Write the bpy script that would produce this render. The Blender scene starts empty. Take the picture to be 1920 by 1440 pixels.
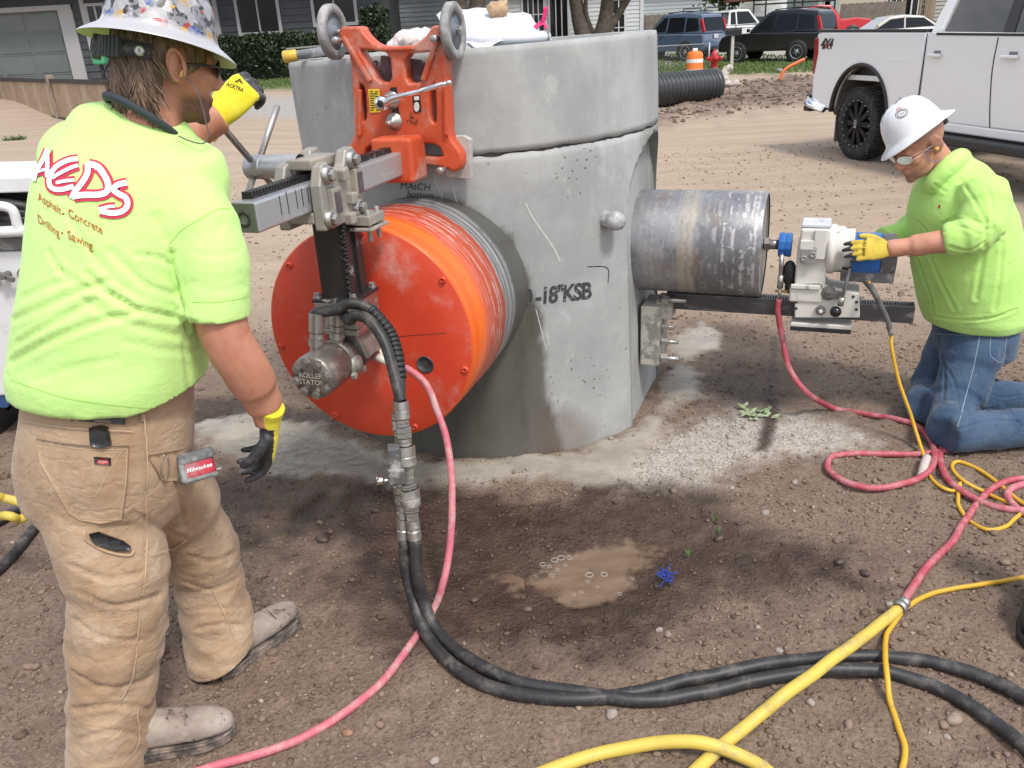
import bpy, bmesh, math, random
import numpy as np
from mathutils import Vector, Matrix, noise
from mathutils.bvhtree import BVHTree
random.seed(7); rng = np.random.default_rng(7)
S = bpy.context.scene
COL = S.collection
# ------------------------------------------------------------------ camera
FPX, HC = 1560.0, 1.65
TH, RO = math.atan(660/1560.0), 0.055
_f = Vector((0, math.cos(TH), -math.sin(TH))); _u = Vector((0, math.sin(TH), math.cos(TH))); _r = Vector((1, 0, 0))
CR = math.cos(RO)*_r - math.sin(RO)*_u
CU = math.cos(RO)*_u + math.sin(RO)*_r
CF = _f
CP = Vector((0, 0, HC))
cam = bpy.data.cameras.new('camera'); camo = bpy.data.objects.new('camera', cam); COL.objects.link(camo)
cam.sensor_fit = 'HORIZONTAL'; cam.sensor_width = 36; cam.lens = FPX/1920*36
cam.clip_start = 0.05; cam.clip_end = 2000
camo.matrix_world = Matrix(((CR.x, CU.x, -CF.x, CP.x), (CR.y, CU.y, -CF.y, CP.y), (CR.z, CU.z, -CF.z, CP.z), (0, 0, 0, 1)))
S.camera = camo
# ------------------------------------------------------------------ light
SUN_AZ, SUN_EL = math.radians(32), math.radians(57)      # from the camera's right shoulder
sd = Vector((math.sin(SUN_AZ)*math.cos(SUN_EL), -math.cos(SUN_AZ)*math.cos(SUN_EL), math.sin(SUN_EL)))
W = bpy.data.worlds.new('World'); S.world = W; W.use_nodes = True
sky = W.node_tree.nodes.new('ShaderNodeTexSky'); sky.sky_type = 'NISHITA'; sky.sun_disc = False
sky.sun_elevation = SUN_EL; sky.sun_rotation = math.pi - SUN_AZ; sky.dust_density = 2.5; sky.air_density = 1.0; sky.ozone_density = 1.0
bg = W.node_tree.nodes['Background']; bg.inputs[1].default_value = 0.15
# broken white cloud over the blue, the same all round the dome
_nt = W.node_tree; _tc = _nt.nodes.new('ShaderNodeTexCoord'); _mp = _nt.nodes.new('ShaderNodeMapping'); _mp.inputs['Scale'].default_value = (1, 1, 2.2); _nt.links.new(_tc.outputs['Generated'], _mp.inputs[0])
_cn = _nt.nodes.new('ShaderNodeTexNoise'); _cn.inputs['Scale'].default_value = 3.2; _cn.inputs['Detail'].default_value = 8; _cn.inputs['Roughness'].default_value = .6; _nt.links.new(_mp.outputs[0], _cn.inputs['Vector'])
_cr = _nt.nodes.new('ShaderNodeMapRange'); _cr.interpolation_type = 'SMOOTHSTEP'; _cr.inputs[1].default_value = .4; _cr.inputs[2].default_value = .6; _nt.links.new(_cn.outputs['Fac'], _cr.inputs[0])
_cx = _nt.nodes.new('ShaderNodeMix'); _cx.data_type = 'RGBA'; _cx.inputs[7].default_value = (8.2, 8.2, 8.3, 1); _nt.links.new(_cr.outputs[0], _cx.inputs[0]); _nt.links.new(sky.outputs[0], _cx.inputs[6])
_nt.links.new(_cx.outputs[2], bg.inputs[0])
sl = bpy.data.lights.new('sun', 'SUN'); sl.energy = 2.2; sl.angle = math.radians(10); sl.color = (1, .97, .92)
so = bpy.data.objects.new('sun', sl); COL.objects.link(so); so.rotation_euler = sd.to_track_quat('Z', 'Y').to_euler()
vs = S.view_settings; vs.view_transform = 'Standard'; vs.look = 'None'; vs.exposure = 0.36; vs.gamma = 1; vs.use_curve_mapping = False

# ------------------------------------------------------------------ picking helpers
def ray(px, py): return FPX*CF + (px-960)*CR - (py-720)*CU
def G(px, py, z=0.0):
    d = ray(px, py); return CP + d*((z-HC)/d.z)
def AY(px, py, y):
    d = ray(px, py); return CP + d*(y/d.y)
def ONP(px, py, o, n):
    d = ray(px, py); return CP + d*((o-CP).dot(n)/d.dot(n))
def V(*a): return Vector(a)

# ------------------------------------------------------------------ materials
MATS = {}
def NT(m):
    m.use_nodes = True; nt = m.node_tree
    return nt, nt.nodes['Principled BSDF']
def nd(nt, t, **k):
    n = nt.nodes.new(t)
    for a, b in k.items():
        if a.startswith('i_'):
            key = a[2:]
            n.inputs[int(key) if key.isdigit() else key].default_value = b
        else: setattr(n, a, b)
    return n
def mixc(nt, fac, a, b, blend='MIX'):
    m = nt.nodes.new('ShaderNodeMix'); m.data_type = 'RGBA'; m.blend_type = blend
    for sck, val in ((m.inputs[0], fac), (m.inputs[6], a), (m.inputs[7], b)):
        if hasattr(val, 'is_output'): nt.links.new(val, sck)
        elif isinstance(val, (int, float)): sck.default_value = val
        else: sck.default_value = (*val[:3], 1)
    return m.outputs[2]
def ramp(nt, src, lo, hi, a=0., b=1.):
    m = nt.nodes.new('ShaderNodeMapRange'); m.interpolation_type = 'SMOOTHSTEP'
    nt.links.new(src, m.inputs[0]); m.inputs[1].default_value = lo; m.inputs[2].default_value = hi
    m.inputs[3].default_value = a; m.inputs[4].default_value = b
    return m.outputs[0]
def tex(nt, scale, detail=5, rough=.6, stretch=None, kind='noise', coord='Object', seed=0.0):
    tc = nt.nodes.new('ShaderNodeTexCoord'); v = tc.outputs[coord]
    if stretch or seed:
        mp = nt.nodes.new('ShaderNodeMapping'); nt.links.new(v, mp.inputs[0])
        mp.inputs['Scale'].default_value = stretch or (1, 1, 1); mp.inputs['Location'].default_value = (seed, seed*1.7, seed*.6); v = mp.outputs[0]
    if kind == 'noise':
        n = nd(nt, 'ShaderNodeTexNoise'); n.inputs['Detail'].default_value = detail; n.inputs['Roughness'].default_value = rough
    else:
        n = nd(nt, 'ShaderNodeTexVoronoi'); n.feature = kind
    n.inputs['Scale'].default_value = scale; nt.links.new(v, n.inputs['Vector'])
    return n.outputs['Fac'] if kind == 'noise' else n.outputs['Distance']
def addbump(nt, b, srcs):
    """srcs: list of (socket, strength, distance)"""
    prev = None
    for s, st, di in srcs:
        bp = nt.nodes.new('ShaderNodeBump'); bp.inputs['Strength'].default_value = st; bp.inputs['Distance'].default_value = di
        nt.links.new(s, bp.inputs['Height'])
        if prev: nt.links.new(prev, bp.inputs['Normal'])
        prev = bp.outputs[0]
    nt.links.new(prev, b.inputs['Normal'])
def M(name, col, rough=.6, metal=0., var=None, dirt=None, bump=None, spec=.5, coat=0., rvar=0., weave=None):
    """var=(colour2, scale, lo, hi); dirt=(colour, scale, lo, hi[, stretch]); bump=(scale, strength, dist)"""
    if name in MATS: return MATS[name]
    m = bpy.data.materials.new(name); nt, b = NT(m)
    c = (*col, 1); b.inputs['Base Color'].default_value = c; b.inputs['Roughness'].default_value = rough
    b.inputs['Metallic'].default_value = metal; b.inputs['Specular IOR Level'].default_value = spec
    b.inputs['Coat Weight'].default_value = coat; b.inputs['Coat Roughness'].default_value = .08
    cur = None
    if var:
        t = tex(nt, var[1], 6, .65); cur = mixc(nt, ramp(nt, t, var[2], var[3]), col, var[0])
    if dirt:
        t = tex(nt, dirt[1], 8, .72, dirt[4] if len(dirt) > 4 else None, seed=3.3); f = ramp(nt, t, dirt[2], dirt[3])
        cur = mixc(nt, f, cur if cur else col, dirt[0])
        nt.links.new(ramp(nt, f, 0, 1, rough, max(rough, .75)), b.inputs['Roughness'])
        if metal:
            nt.links.new(ramp(nt, f, 0, 1, metal, .0), b.inputs['Metallic'])
    if cur: nt.links.new(cur, b.inputs['Base Color'])
    if bump:
        addbump(nt, b, [(tex(nt, bump[0], 6, .6, seed=1.1), bump[1], bump[2])])
    MATS[name] = m; return m

# ------------------------------------------------------------------ mesh helpers
class MB:
    def __init__(s): s.v = []; s.f = []; s.sm = []
    def add(s, vs, fs, smooth=False):
        o = len(s.v); s.v += [tuple(v) for v in vs]; s.f += [tuple(i+o for i in f) for f in fs]; s.sm += [smooth]*len(fs); return s
    def box(s, c, sz, R=None, taper=None):
        c = Vector(c); x, y, z = [a/2 for a in sz]
        P = [V(i*x, j*y, k*z) for k in (-1, 1) for j in (-1, 1) for i in (-1, 1)]
        if taper: P = [V(p.x*taper, p.y*taper, p.z) if p.z > 0 else p for p in P]
        if R is not None: P = [R @ p for p in P]
        return s.add([p+c for p in P], [(0, 2, 3, 1), (4, 5, 7, 6), (0, 1, 5, 4), (2, 6, 7, 3), (0, 4, 6, 2), (1, 3, 7, 5)])
    def cyl(s, a, b, r0, r1=None, n=20, caps=True, smooth=True):
        a = Vector(a); b = Vector(b); r1 = r0 if r1 is None else r1
        d = (b-a).normalized(); x = d.orthogonal().normalized(); y = d.cross(x)
        o = len(s.v)
        for c, r in ((a, r0), (b, r1)):
            for i in range(n):
                t = 2*math.pi*i/n; s.v.append(tuple(c+x*(r*math.cos(t))+y*(r*math.sin(t))))
        for i in range(n):
            j = (i+1) % n; s.f.append((o+i, o+j, o+n+j, o+n+i)); s.sm.append(smooth)
        if caps:
            s.f.append(tuple(o+i for i in reversed(range(n)))); s.f.append(tuple(o+n+i for i in range(n))); s.sm += [False, False]
        return s
    def lathe(s, o, d, prof, n=32, smooth=True, x=None, close=False):
        """prof = [(dist along d, radius)]"""
        o = Vector(o); d = Vector(d).normalized(); x = (x or d.orthogonal()).normalized(); y = d.cross(x); b = len(s.v)
        for h, r in prof:
            for i in range(n):
                t = 2*math.pi*i/n; s.v.append(tuple(o+d*h+x*(r*math.cos(t))+y*(r*math.sin(t))))
        m = len(prof)
        for k in range(m-1 if not close else m):
            k2 = (k+1) % m
            for i in range(n):
                j = (i+1) % n; s.f.append((b+k*n+i, b+k*n+j, b+k2*n+j, b+k2*n+i)); s.sm.append(smooth)
        return s
    def tube(s, pts, r, n=10, caps=True, smooth=True):
        pts = [Vector(p) for p in pts]; m = len(pts); rs = r if isinstance(r, (list, tuple)) else [r]*m
        o = len(s.v); t0 = (pts[1]-pts[0]).normalized(); x = t0.orthogonal().normalized()
        for i, p in enumerate(pts):
            t = (pts[min(i+1, m-1)]-pts[max(i-1, 0)])
            t = t.normalized() if t.length > 1e-9 else t0
            x = (x - t*x.dot(t)).normalized(); y = t.cross(x)
            ra, rb = rs[i] if isinstance(rs[i], tuple) else (rs[i], rs[i])
            for k in range(n):
                a = 2*math.pi*k/n; s.v.append(tuple(p+x*(ra*math.cos(a))+y*(rb*math.sin(a))))
        for i in range(m-1):
            for k in range(n):
                j = (k+1) % n; s.f.append((o+i*n+k, o+i*n+j, o+(i+1)*n+j, o+(i+1)*n+k)); s.sm.append(smooth)
        if caps:
            s.f.append(tuple(o+k for k in reversed(range(n)))); s.f.append(tuple(o+(m-1)*n+k for k in range(n))); s.sm += [False]*2
        return s
    def prism(s, poly, off):
        """poly: 3D points (planar loop), extruded by off"""
        n = len(poly); off = Vector(off); P = [Vector(p) for p in poly]
        nrm = sum(((P[i]-P[0]).cross(P[(i+1) % n]-P[0]) for i in range(1, n-1)), Vector())
        if nrm.dot(off) > 0: P.reverse()
        o = len(s.v); s.v += [tuple(p) for p in P]+[tuple(p+off) for p in P]
        s.f.append(tuple(o+i for i in range(n))); s.f.append(tuple(o+n+i for i in reversed(range(n)))); s.sm += [False]*2
        for i in range(n):
            j = (i+1) % n; s.f.append((o+j, o+i, o+n+i, o+n+j)); s.sm.append(False)
        return s
    def ell(s, c, r, R=None, n=14, m=9):
        c = Vector(c); vs = []; fs = []
        for i in range(m+1):
            ph = math.pi*i/m
            for j in range(n):
                th = 2*math.pi*j/n; p = V(r[0]*math.sin(ph)*math.cos(th), r[1]*math.sin(ph)*math.sin(th), r[2]*math.cos(ph))
                vs.append(c+(R @ p if R is not None else p))
        for i in range(m):
            for j in range(n):
                k = (j+1) % n; fs.append((i*n+j, (i+1)*n+j, (i+1)*n+k, i*n+k))
        return s.add(vs, fs, True)
    def rings(s, rings, n=20, smooth=True, caps=True, p=2.0):
        """rings: (centre, xaxis*ra, yaxis*rb)"""
        o = len(s.v); m = len(rings)
        for c, xa, yb in rings:
            for k in range(n):
                a = 2*math.pi*k/n; ca, sa = math.cos(a), math.sin(a)
                ca = math.copysign(abs(ca)**(2/p), ca); sa = math.copysign(abs(sa)**(2/p), sa)
                s.v.append(tuple(c+xa*ca+yb*sa))
        for i in range(m-1):
            for k in range(n):
                j = (k+1) % n; s.f.append((o+i*n+k, o+i*n+j, o+(i+1)*n+j, o+(i+1)*n+k)); s.sm.append(smooth)
        if caps:
            s.f.append(tuple(o+k for k in reversed(range(n)))); s.f.append(tuple(o+(m-1)*n+k for k in range(n))); s.sm += [False]*2
        return s
    def obj(s, name, mat, parent=None, bevel=0., seg=2, smooth=None):
        me = bpy.data.meshes.new(name); me.from_pydata(s.v, [], s.f)
        me.polygons.foreach_set('use_smooth', s.sm if smooth is None else [smooth]*len(s.f))
        if mat: me.materials.append(mat)
        me.update()
        o = bpy.data.objects.new(name, me); COL.objects.link(o)
        if bevel:
            b = o.modifiers.new('bevel', 'BEVEL'); b.width = bevel; b.segments = seg; b.limit_method = 'ANGLE'; b.angle_limit = math.radians(35); b.harden_normals = False
        if parent is not None: par(o, parent)
        return o
def world_inv(p):
    m = Matrix.Identity(4); q = p; loc = Vector()
    while q is not None:
        if q.type == 'EMPTY': loc = q.location.copy()
        q = q.parent
    return loc
def par(o, p):
    o.parent = p
    if p.type == 'EMPTY': o.matrix_parent_inverse = Matrix.Translation(-p.location)
def tag(o, label, cat, group=None, kind=None):
    if label: o['label'] = label
    if cat: o['category'] = cat
    if group: o['group'] = group
    if kind: o['kind'] = kind
    return o
def thing(name, loc, label, cat, group=None):
    e = bpy.data.objects.new(name, None); COL.objects.link(e); e.location = Vector(loc); e.empty_display_size = .1
    return tag(e, label, cat, group)
def struct(o): o['kind'] = 'structure'; return o
def bake(o):
    """apply modifiers of a temporary object into a plain mesh"""
    bpy.context.view_layer.update()
    dg = bpy.context.evaluated_depsgraph_get(); me = bpy.data.meshes.new_from_object(o.evaluated_get(dg)); old = o.data
    o.modifiers.clear(); o.data = me; bpy.data.meshes.remove(old); return o
def spline(pts, k=8):
    """Catmull-Rom through points"""
    P = [Vector(p) for p in pts if p is not None]; out = []
    P = [P[0]*2-P[1]]+P+[P[-1]*2-P[-2]]
    for i in range(1, len(P)-2):
        a, b, c, d = P[i-1:i+3]
        for t in np.linspace(0, 1, k, endpoint=False):
            out.append(.5*((2*b)+(c-a)*t+(2*a-5*b+4*c-d)*t*t+(3*b-a-3*c+d)*t**3))
    out.append(P[-2]); return out
def basis(x, y, z): return Matrix((x, y, z)).transposed()
def textmesh(txt, size=1., bold=0., align='CENTER', shear=0., maxedge=0., space=1.0):
    cu = bpy.data.curves.new('t', 'FONT'); cu.body = txt; cu.size = size; cu.align_x = align; cu.align_y = 'CENTER'; cu.offset = bold; cu.shear = shear
    cu.resolution_u = 4; cu.space_character = space
    o = bpy.data.objects.new('t', cu); COL.objects.link(o); bpy.context.view_layer.update()
    dg = bpy.context.evaluated_depsgraph_get(); me = bpy.data.meshes.new_from_object(o.evaluated_get(dg))
    bpy.data.objects.remove(o); bpy.data.curves.remove(cu)
    bm = bmesh.new(); bm.from_mesh(me); bpy.data.meshes.remove(me)
    bmesh.ops.triangulate(bm, faces=bm.faces)
    if maxedge:
        for _ in range(6):
            es = [e for e in bm.edges if e.calc_length() > maxedge]
            if not es: break
            bmesh.ops.subdivide_edges(bm, edges=es, cuts=1); bmesh.ops.triangulate(bm, faces=bm.faces)
    bm.verts.ensure_lookup_table(); bm.verts.index_update()
    v = [(p.co.x, p.co.y) for p in bm.verts]; f = [tuple(q.index for q in p.verts) for p in bm.faces]; bm.free()
    return v, f
def textobj(name, txt, fn, mat, parent, **k):
    v, f = textmesh(txt, **k); mb = MB(); mb.add([fn(*p) for p in v], f)
    return mb.obj(name, mat, parent)
def nz(p, s=1., o=0.): return noise.noise(Vector((p[0]*s+o, p[1]*s+o*.7, p[2]*s-o)))

# ================================================================== GROUND
def sst(x, a, b):
    t = np.clip((np.asarray(x, float)-a)/(b-a), 0, 1); return t*t*(3-2*t)
def terr(x, y):
    """large-scale lie of the land"""
    L = sst(-np.asarray(x, float), 1.5, 6); z = .28*sst(y, 7, 20)*L + .32*sst(y, 20.5, 25)*L + .30*sst(y, 34, 43)*sst(x, -4, 4)
    return z
def GT(px, py):
    p = G(px, py)
    for _ in range(8): p = G(px, py, float(terr(p.x, p.y)))
    return p
def gpoly(px): return np.array([[*GT(a, b).xy] for a, b in px])
def sdist(X, Y, poly):
    """signed distance to a polygon, positive inside"""
    n = len(poly); d = np.full(X.shape, 1e9); ins = np.zeros(X.shape, bool)
    for i in range(n):
        ax, ay = poly[i]; bx, by = poly[(i+1) % n]; ex, ey = bx-ax, by-ay
        t = np.clip(((X-ax)*ex+(Y-ay)*ey)/(ex*ex+ey*ey+1e-12), 0, 1)
        d = np.minimum(d, np.hypot(X-ax-t*ex, Y-ay-t*ey))
        c = ((ay > Y) != (by > Y)) & (X < (bx-ax)*(Y-ay)/(by-ay+1e-12)+ax); ins ^= c
    return np.where(ins, d, -d)
lin_x = np.arange(-2.6, 2.6001, .018); gx = [2.6]; st = .018
while gx[-1] < 600: st *= 1.075; gx.append(gx[-1]+st)
XS = np.concatenate([-np.array(gx[1:][::-1]), lin_x, gx[1:]])
lin_y = np.arange(1.1, 4.7001, .018); gy = [4.7]; st = .018
while gy[-1] < 900: st *= 1.065; gy.append(gy[-1]+st)
gb = [1.1]; st = .018
while gb[-1] > -60: st *= 1.15; gb.append(gb[-1]-st)
YS = np.concatenate([np.array(gb[1:][::-1]), lin_y, gy[1:]])
GXX, GYY = np.meshgrid(XS, YS)
FX, FY = GXX.ravel(), GYY.ravel()
Z_puddle = gpoly([(975, 1085), (1000, 1060), (1060, 1030), (1110, 1005), (1180, 992), (1260, 994), (1325, 1010), (1310, 1040), (1255, 1064), (1215, 1090), (1165, 1130), (1080, 1150), (1020, 1145), (985, 1110)])
Z_slur = gpoly([(375, 800), (470, 778), (600, 800), (720, 850), (900, 868), (1080, 852), (1200, 800), (1246, 740), (1250, 660), (1310, 590), (1350, 620), (1300, 700), (1280, 760), (1250, 810), (1180, 880), (1080, 905), (900, 918), (740, 900), (560, 890), (400, 855)])
Z_pool = gpoly([(395, 832), (480, 800), (560, 800), (640, 820), (720, 852), (790, 872), (745, 888), (640, 880), (520, 884), (430, 866)])
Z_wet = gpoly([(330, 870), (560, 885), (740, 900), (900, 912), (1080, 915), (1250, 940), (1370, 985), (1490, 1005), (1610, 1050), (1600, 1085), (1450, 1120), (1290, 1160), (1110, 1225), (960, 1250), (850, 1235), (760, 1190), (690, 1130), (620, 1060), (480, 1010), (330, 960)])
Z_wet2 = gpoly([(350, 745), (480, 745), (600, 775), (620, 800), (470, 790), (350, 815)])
Z_drumshade = gpoly([(1288, 600), (1420, 610), (1470, 640), (1500, 700), (1460, 760), (1330, 765), (1262, 760)])  # the drum's shadow on the dirt, painted in as a darker damp tone
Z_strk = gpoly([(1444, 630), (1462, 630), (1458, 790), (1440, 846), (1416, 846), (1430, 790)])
Z_dust = gpoly([(1130, 900), (1210, 830), (1300, 790), (1420, 775), (1560, 790), (1640, 830), (1560, 855), (1400, 862), (1260, 905), (1160, 930)])
Z_soil = gpoly([(1235, 196), (1340, 160), (1540, 140), (1700, 146), (1900, 190), (1580, 192), (1400, 205), (1235, 232)])
Z_lawnR = gpoly([(1000, 150), (1236, 150), (1345, 140), (1420, 138), (1540, 134), (1700, 128), (1900, 120), (1900, 100), (1500, 108), (1230, 108), (1000, 112)])
Z_lawnL = gpoly([(330, 196), (480, 190), (560, 193), (700, 189), (700, 143), (480, 145), (330, 150)])
Z_walk = gpoly([(300, 236), (470, 218), (560, 220), (700, 212), (700, 194), (560, 198), (480, 195), (330, 201)])
Z_drive = np.array([[2, 37.5], [30, 35.2], [60, 34], [60, 47], [2, 47]])
def fbm(x, y, s, o=0., k=3): return noise.fractal(Vector((x*s+o, y*s-o, o)), 1.0, 2.0, k)
def micro(x, y, fine=True):
    d = math.hypot(x, y-2.5)
    if d > 40: return 0.
    a = .009*fbm(x, y, 3.1, 4.) + .0055*fbm(x, y, 15, 9.)
    if fine: a += .0036*fbm(x, y, 44, 2., 2)
    if d > 6: a += .016*min(1, (d-6)/8)*fbm(x, y*1.5, .55, 1.)
    return a
micro_v = np.array([micro(x, y) for x, y in zip(FX, FY)])
wob = np.array([fbm(x, y, 2.3, 17., 4) if abs(x) < 30 and y < 80 else 0 for x, y in zip(FX, FY)])
wobf = np.array([fbm(x, y, 14., 31., 3) if abs(x) < 4 and 0 < y < 6 else 0 for x, y in zip(FX, FY)])
near = (np.abs(FX) < 6) & (FY < 8)
def zone(poly, soft, w1=.06, w2=.03, sc=1.):
    d = sdist(FX, FY, poly)+w1*wob+w2*wobf; return sst(d, -soft, soft)*sc
z_wetshade = np.maximum.reduce([zone(Z_wet, .13, .2, .08), zone(Z_wet2, .08), zone(Z_drumshade, .13)*.75, zone(Z_strk, .02, .015, .015)])
z_slur = zone(Z_slur, .05, .09, .05); z_dust = zone(Z_dust, .12, .12, .12)
z_pud = zone(Z_puddle, .04, .03, .02); z_pool = zone(Z_pool, .04, .03, .02)
z_pud2 = zone(Z_puddle, .10, .05, .03); z_pool2 = zone(Z_pool, .09, .05, .03)
rd = sst(FY+.4*wob+.25*FX*(FX > 0)*.3, 3.4, 6.5)
z_soil = zone(Z_soil, 1.2, 1.5, 0); z_grass = np.maximum(zone(Z_lawnR, .9, 1.6, 0), zone(Z_lawnL, .25, .3, 0))
z_conc = np.maximum(zone(Z_walk, .15, .1, 0), zone(Z_drive, .15, 0, 0))
far_g = sst(FY, 44, 46); z_grass = np.maximum(z_grass, far_g)
dent = np.zeros(len(FX)); dr = np.random.default_rng(11)
for _ in range(70):      # boot prints and scuffs trodden into the soft dirt
    cx_, cy_, an = dr.uniform(-1.8, 2.4), dr.uniform(1.4, 3.6), dr.uniform(0, 3.14); k = (np.abs(FX-cx_) < .25) & (np.abs(FY-cy_) < .25)
    u = (FX[k]-cx_)*math.cos(an)+(FY[k]-cy_)*math.sin(an); v = -(FX[k]-cx_)*math.sin(an)+(FY[k]-cy_)*math.cos(an); d = np.sqrt((u/.13)**2+(v/.05)**2); dent[k] += -.007*sst(1.25-d, 0, .5)+.004*np.exp(-((d-1.45)/.25)**2)
for y0, w_, x0, x1 in ((6.2, .12, -9, 9), (7.9, .14, -9, 12), (9.4, .15, -12, 12), (11.6, .15, -12, 14)):   # wheel ruts along the road
    yy = y0+.35*np.sin(FX*.3+y0)+.12*FX; dent += -.02*np.exp(-((FY-yy)/w_)**2)*(np.abs(FX) < 30)+.012*np.exp(-((np.abs(FY-yy)-w_*1.7)/w_)**2)*(np.abs(FX) < 30)
zz = terr(FX, FY) + dent*(1-z_slur) + micro_v*(1-.85*np.maximum(z_slur*.8, z_conc)) - .026*z_pud2 - .016*z_pool2 + .012*z_slur*(1-z_pool) + z_soil*.1*(.4+wob)
def gh(x, y):
    """height of the built ground near the camera (bilinear)"""
    i = np.clip(np.searchsorted(XS, x)-1, 0, len(XS)-2); j = np.clip(np.searchsorted(YS, y)-1, 0, len(YS)-2)
    Zg = zz.reshape(GXX.shape); a = (x-XS[i])/(XS[i+1]-XS[i]); b = (y-YS[j])/(YS[j+1]-YS[j])
    return (Zg[j, i]*(1-a)+Zg[j, i+1]*a)*(1-b)+(Zg[j+1, i]*(1-a)+Zg[j+1, i+1]*a)*b
nx, ny = len(XS), len(YS)
gme = bpy.data.meshes.new('ground')
gi = np.arange(nx*ny).reshape(ny, nx); q = np.stack([gi[:-1, :-1], gi[:-1, 1:], gi[1:, 1:], gi[1:, :-1]], -1).reshape(-1, 4)
gme.vertices.add(nx*ny); gme.vertices.foreach_set('co', np.stack([FX, FY, zz], 1).ravel().astype(np.float32))
gme.loops.add(q.size); gme.loops.foreach_set('vertex_index', q.ravel().astype(np.int32))
gme.polygons.add(len(q)); gme.polygons.foreach_set('loop_start', np.arange(0, q.size, 4, dtype=np.int32))
gme.update(calc_edges=True); gme.polygons.foreach_set('use_smooth', [True]*len(q)); gme.validate()
for nm, arr in (('wet', z_wetshade), ('slurry', z_slur), ('dust', z_dust), ('road', rd), ('soil', z_soil), ('grass', z_grass), ('conc', z_conc)):  # the wet mask also carries the painted drum shadow
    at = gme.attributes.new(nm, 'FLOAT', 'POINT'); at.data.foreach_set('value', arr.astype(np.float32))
def at(nt, n):
    a = nt.nodes.new('ShaderNodeAttribute'); a.attribute_name = n; return a.outputs['Fac']
def mth(nt, op, a, b=None):
    m = nt.nodes.new('ShaderNodeMath'); m.operation = op
    for i, v in enumerate((a, b)):
        if v is None: continue
        if hasattr(v, 'is_output'): nt.links.new(v, m.inputs[i])
        else: m.inputs[i].default_value = v
    return m.outputs[0]
gm = bpy.data.materials.new('dirt_ground'); nt, b = NT(gm)
big = tex(nt, .9, 6, .6); mid = tex(nt, 9, 6, .65); fine = tex(nt, 70, 5, .7); grit = tex(nt, 230, 2, .6)
peb = tex(nt, 95, kind='F1'); pebb = tex(nt, 45, kind='F1', seed=4.)
strk = tex(nt, 1.0, 6, .65, (.55, 3.2, 1), seed=7.)
base = mixc(nt, ramp(nt, mid, .35, .68), (.17, .12, .087), (.238, .173, .128))
base = mixc(nt, ramp(nt, big, .35, .7, 0, .6), base, (.215, .16, .12))
base = mixc(nt, ramp(nt, fine, .36, .66, 0, .65), base, (.105, .074, .056))
base = mixc(nt, ramp(nt, grit, .55, .75, 0, .5), base, (.30, .25, .21))
road = mixc(nt, ramp(nt, strk, .36, .66), (.395, .31, .235), (.335, .258, .193))
road = mixc(nt, ramp(nt, fine, .5, .75, 0, .4), road, (.26, .195, .15))
cur = mixc(nt, at(nt, 'road'), base, road)
cur = mixc(nt, mth(nt, 'MULTIPLY', at(nt, 'dust'), ramp(nt, fine, .34, .58, .25, .95)), cur, (.46, .42, .375))
soil = mixc(nt, ramp(nt, tex(nt, 2.2, 7, .7), .38, .62), (.12, .083, .06), (.25, .185, .14))
cur = mixc(nt, at(nt, 'soil'), cur, soil)
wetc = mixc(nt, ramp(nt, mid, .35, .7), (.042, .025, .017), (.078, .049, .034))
cur = mixc(nt, mth(nt, 'MULTIPLY', at(nt, 'wet'), ramp(nt, fine, .2, .45, .85, 1)), cur, wetc)  # wet mud tone, laid in for the drum's shadow as well
slc = mixc(nt, ramp(nt, tex(nt, 7, 5, .6), .35, .65), (.275, .245, .2), (.36, .325, .27))
cur = mixc(nt, at(nt, 'slurry'), cur, slc)
grs = mixc(nt, ramp(nt, tex(nt, 1.6, 6, .7), .35, .65), (.06, .1, .024), (.12, .145, .05))
cur = mixc(nt, at(nt, 'grass'), cur, grs)
cnc = mixc(nt, ramp(nt, mid, .3, .7), (.36, .34, .31), (.29, .27, .25))
cur = mixc(nt, at(nt, 'conc'), cur, cnc)
nt.links.new(cur, b.inputs['Base Color'])
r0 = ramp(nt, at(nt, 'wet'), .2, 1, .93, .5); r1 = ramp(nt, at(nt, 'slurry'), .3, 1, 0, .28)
nt.links.new(mth(nt, 'SUBTRACT', r0, r1), b.inputs['Roughness']); b.inputs['Specular IOR Level'].default_value = .35
inv = mth(nt, 'SUBTRACT', 1.0, mth(nt, 'MULTIPLY', at(nt, 'slurry'), .85))
pb = mth(nt, 'MULTIPLY', ramp(nt, peb, 0, .6, 1, 0), inv); pbb = mth(nt, 'MULTIPLY', ramp(nt, pebb, 0, .55, 1, 0), inv)
addbump(nt, b, [(mth(nt, 'MULTIPLY', mid, inv), .5, .02), (pbb, .5, .008), (pb, .55, .005), (fine, .5, .006)])
gme.materials.append(gm)
ground = bpy.data.objects.new('ground', gme); COL.objects.link(ground); struct(ground)

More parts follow.
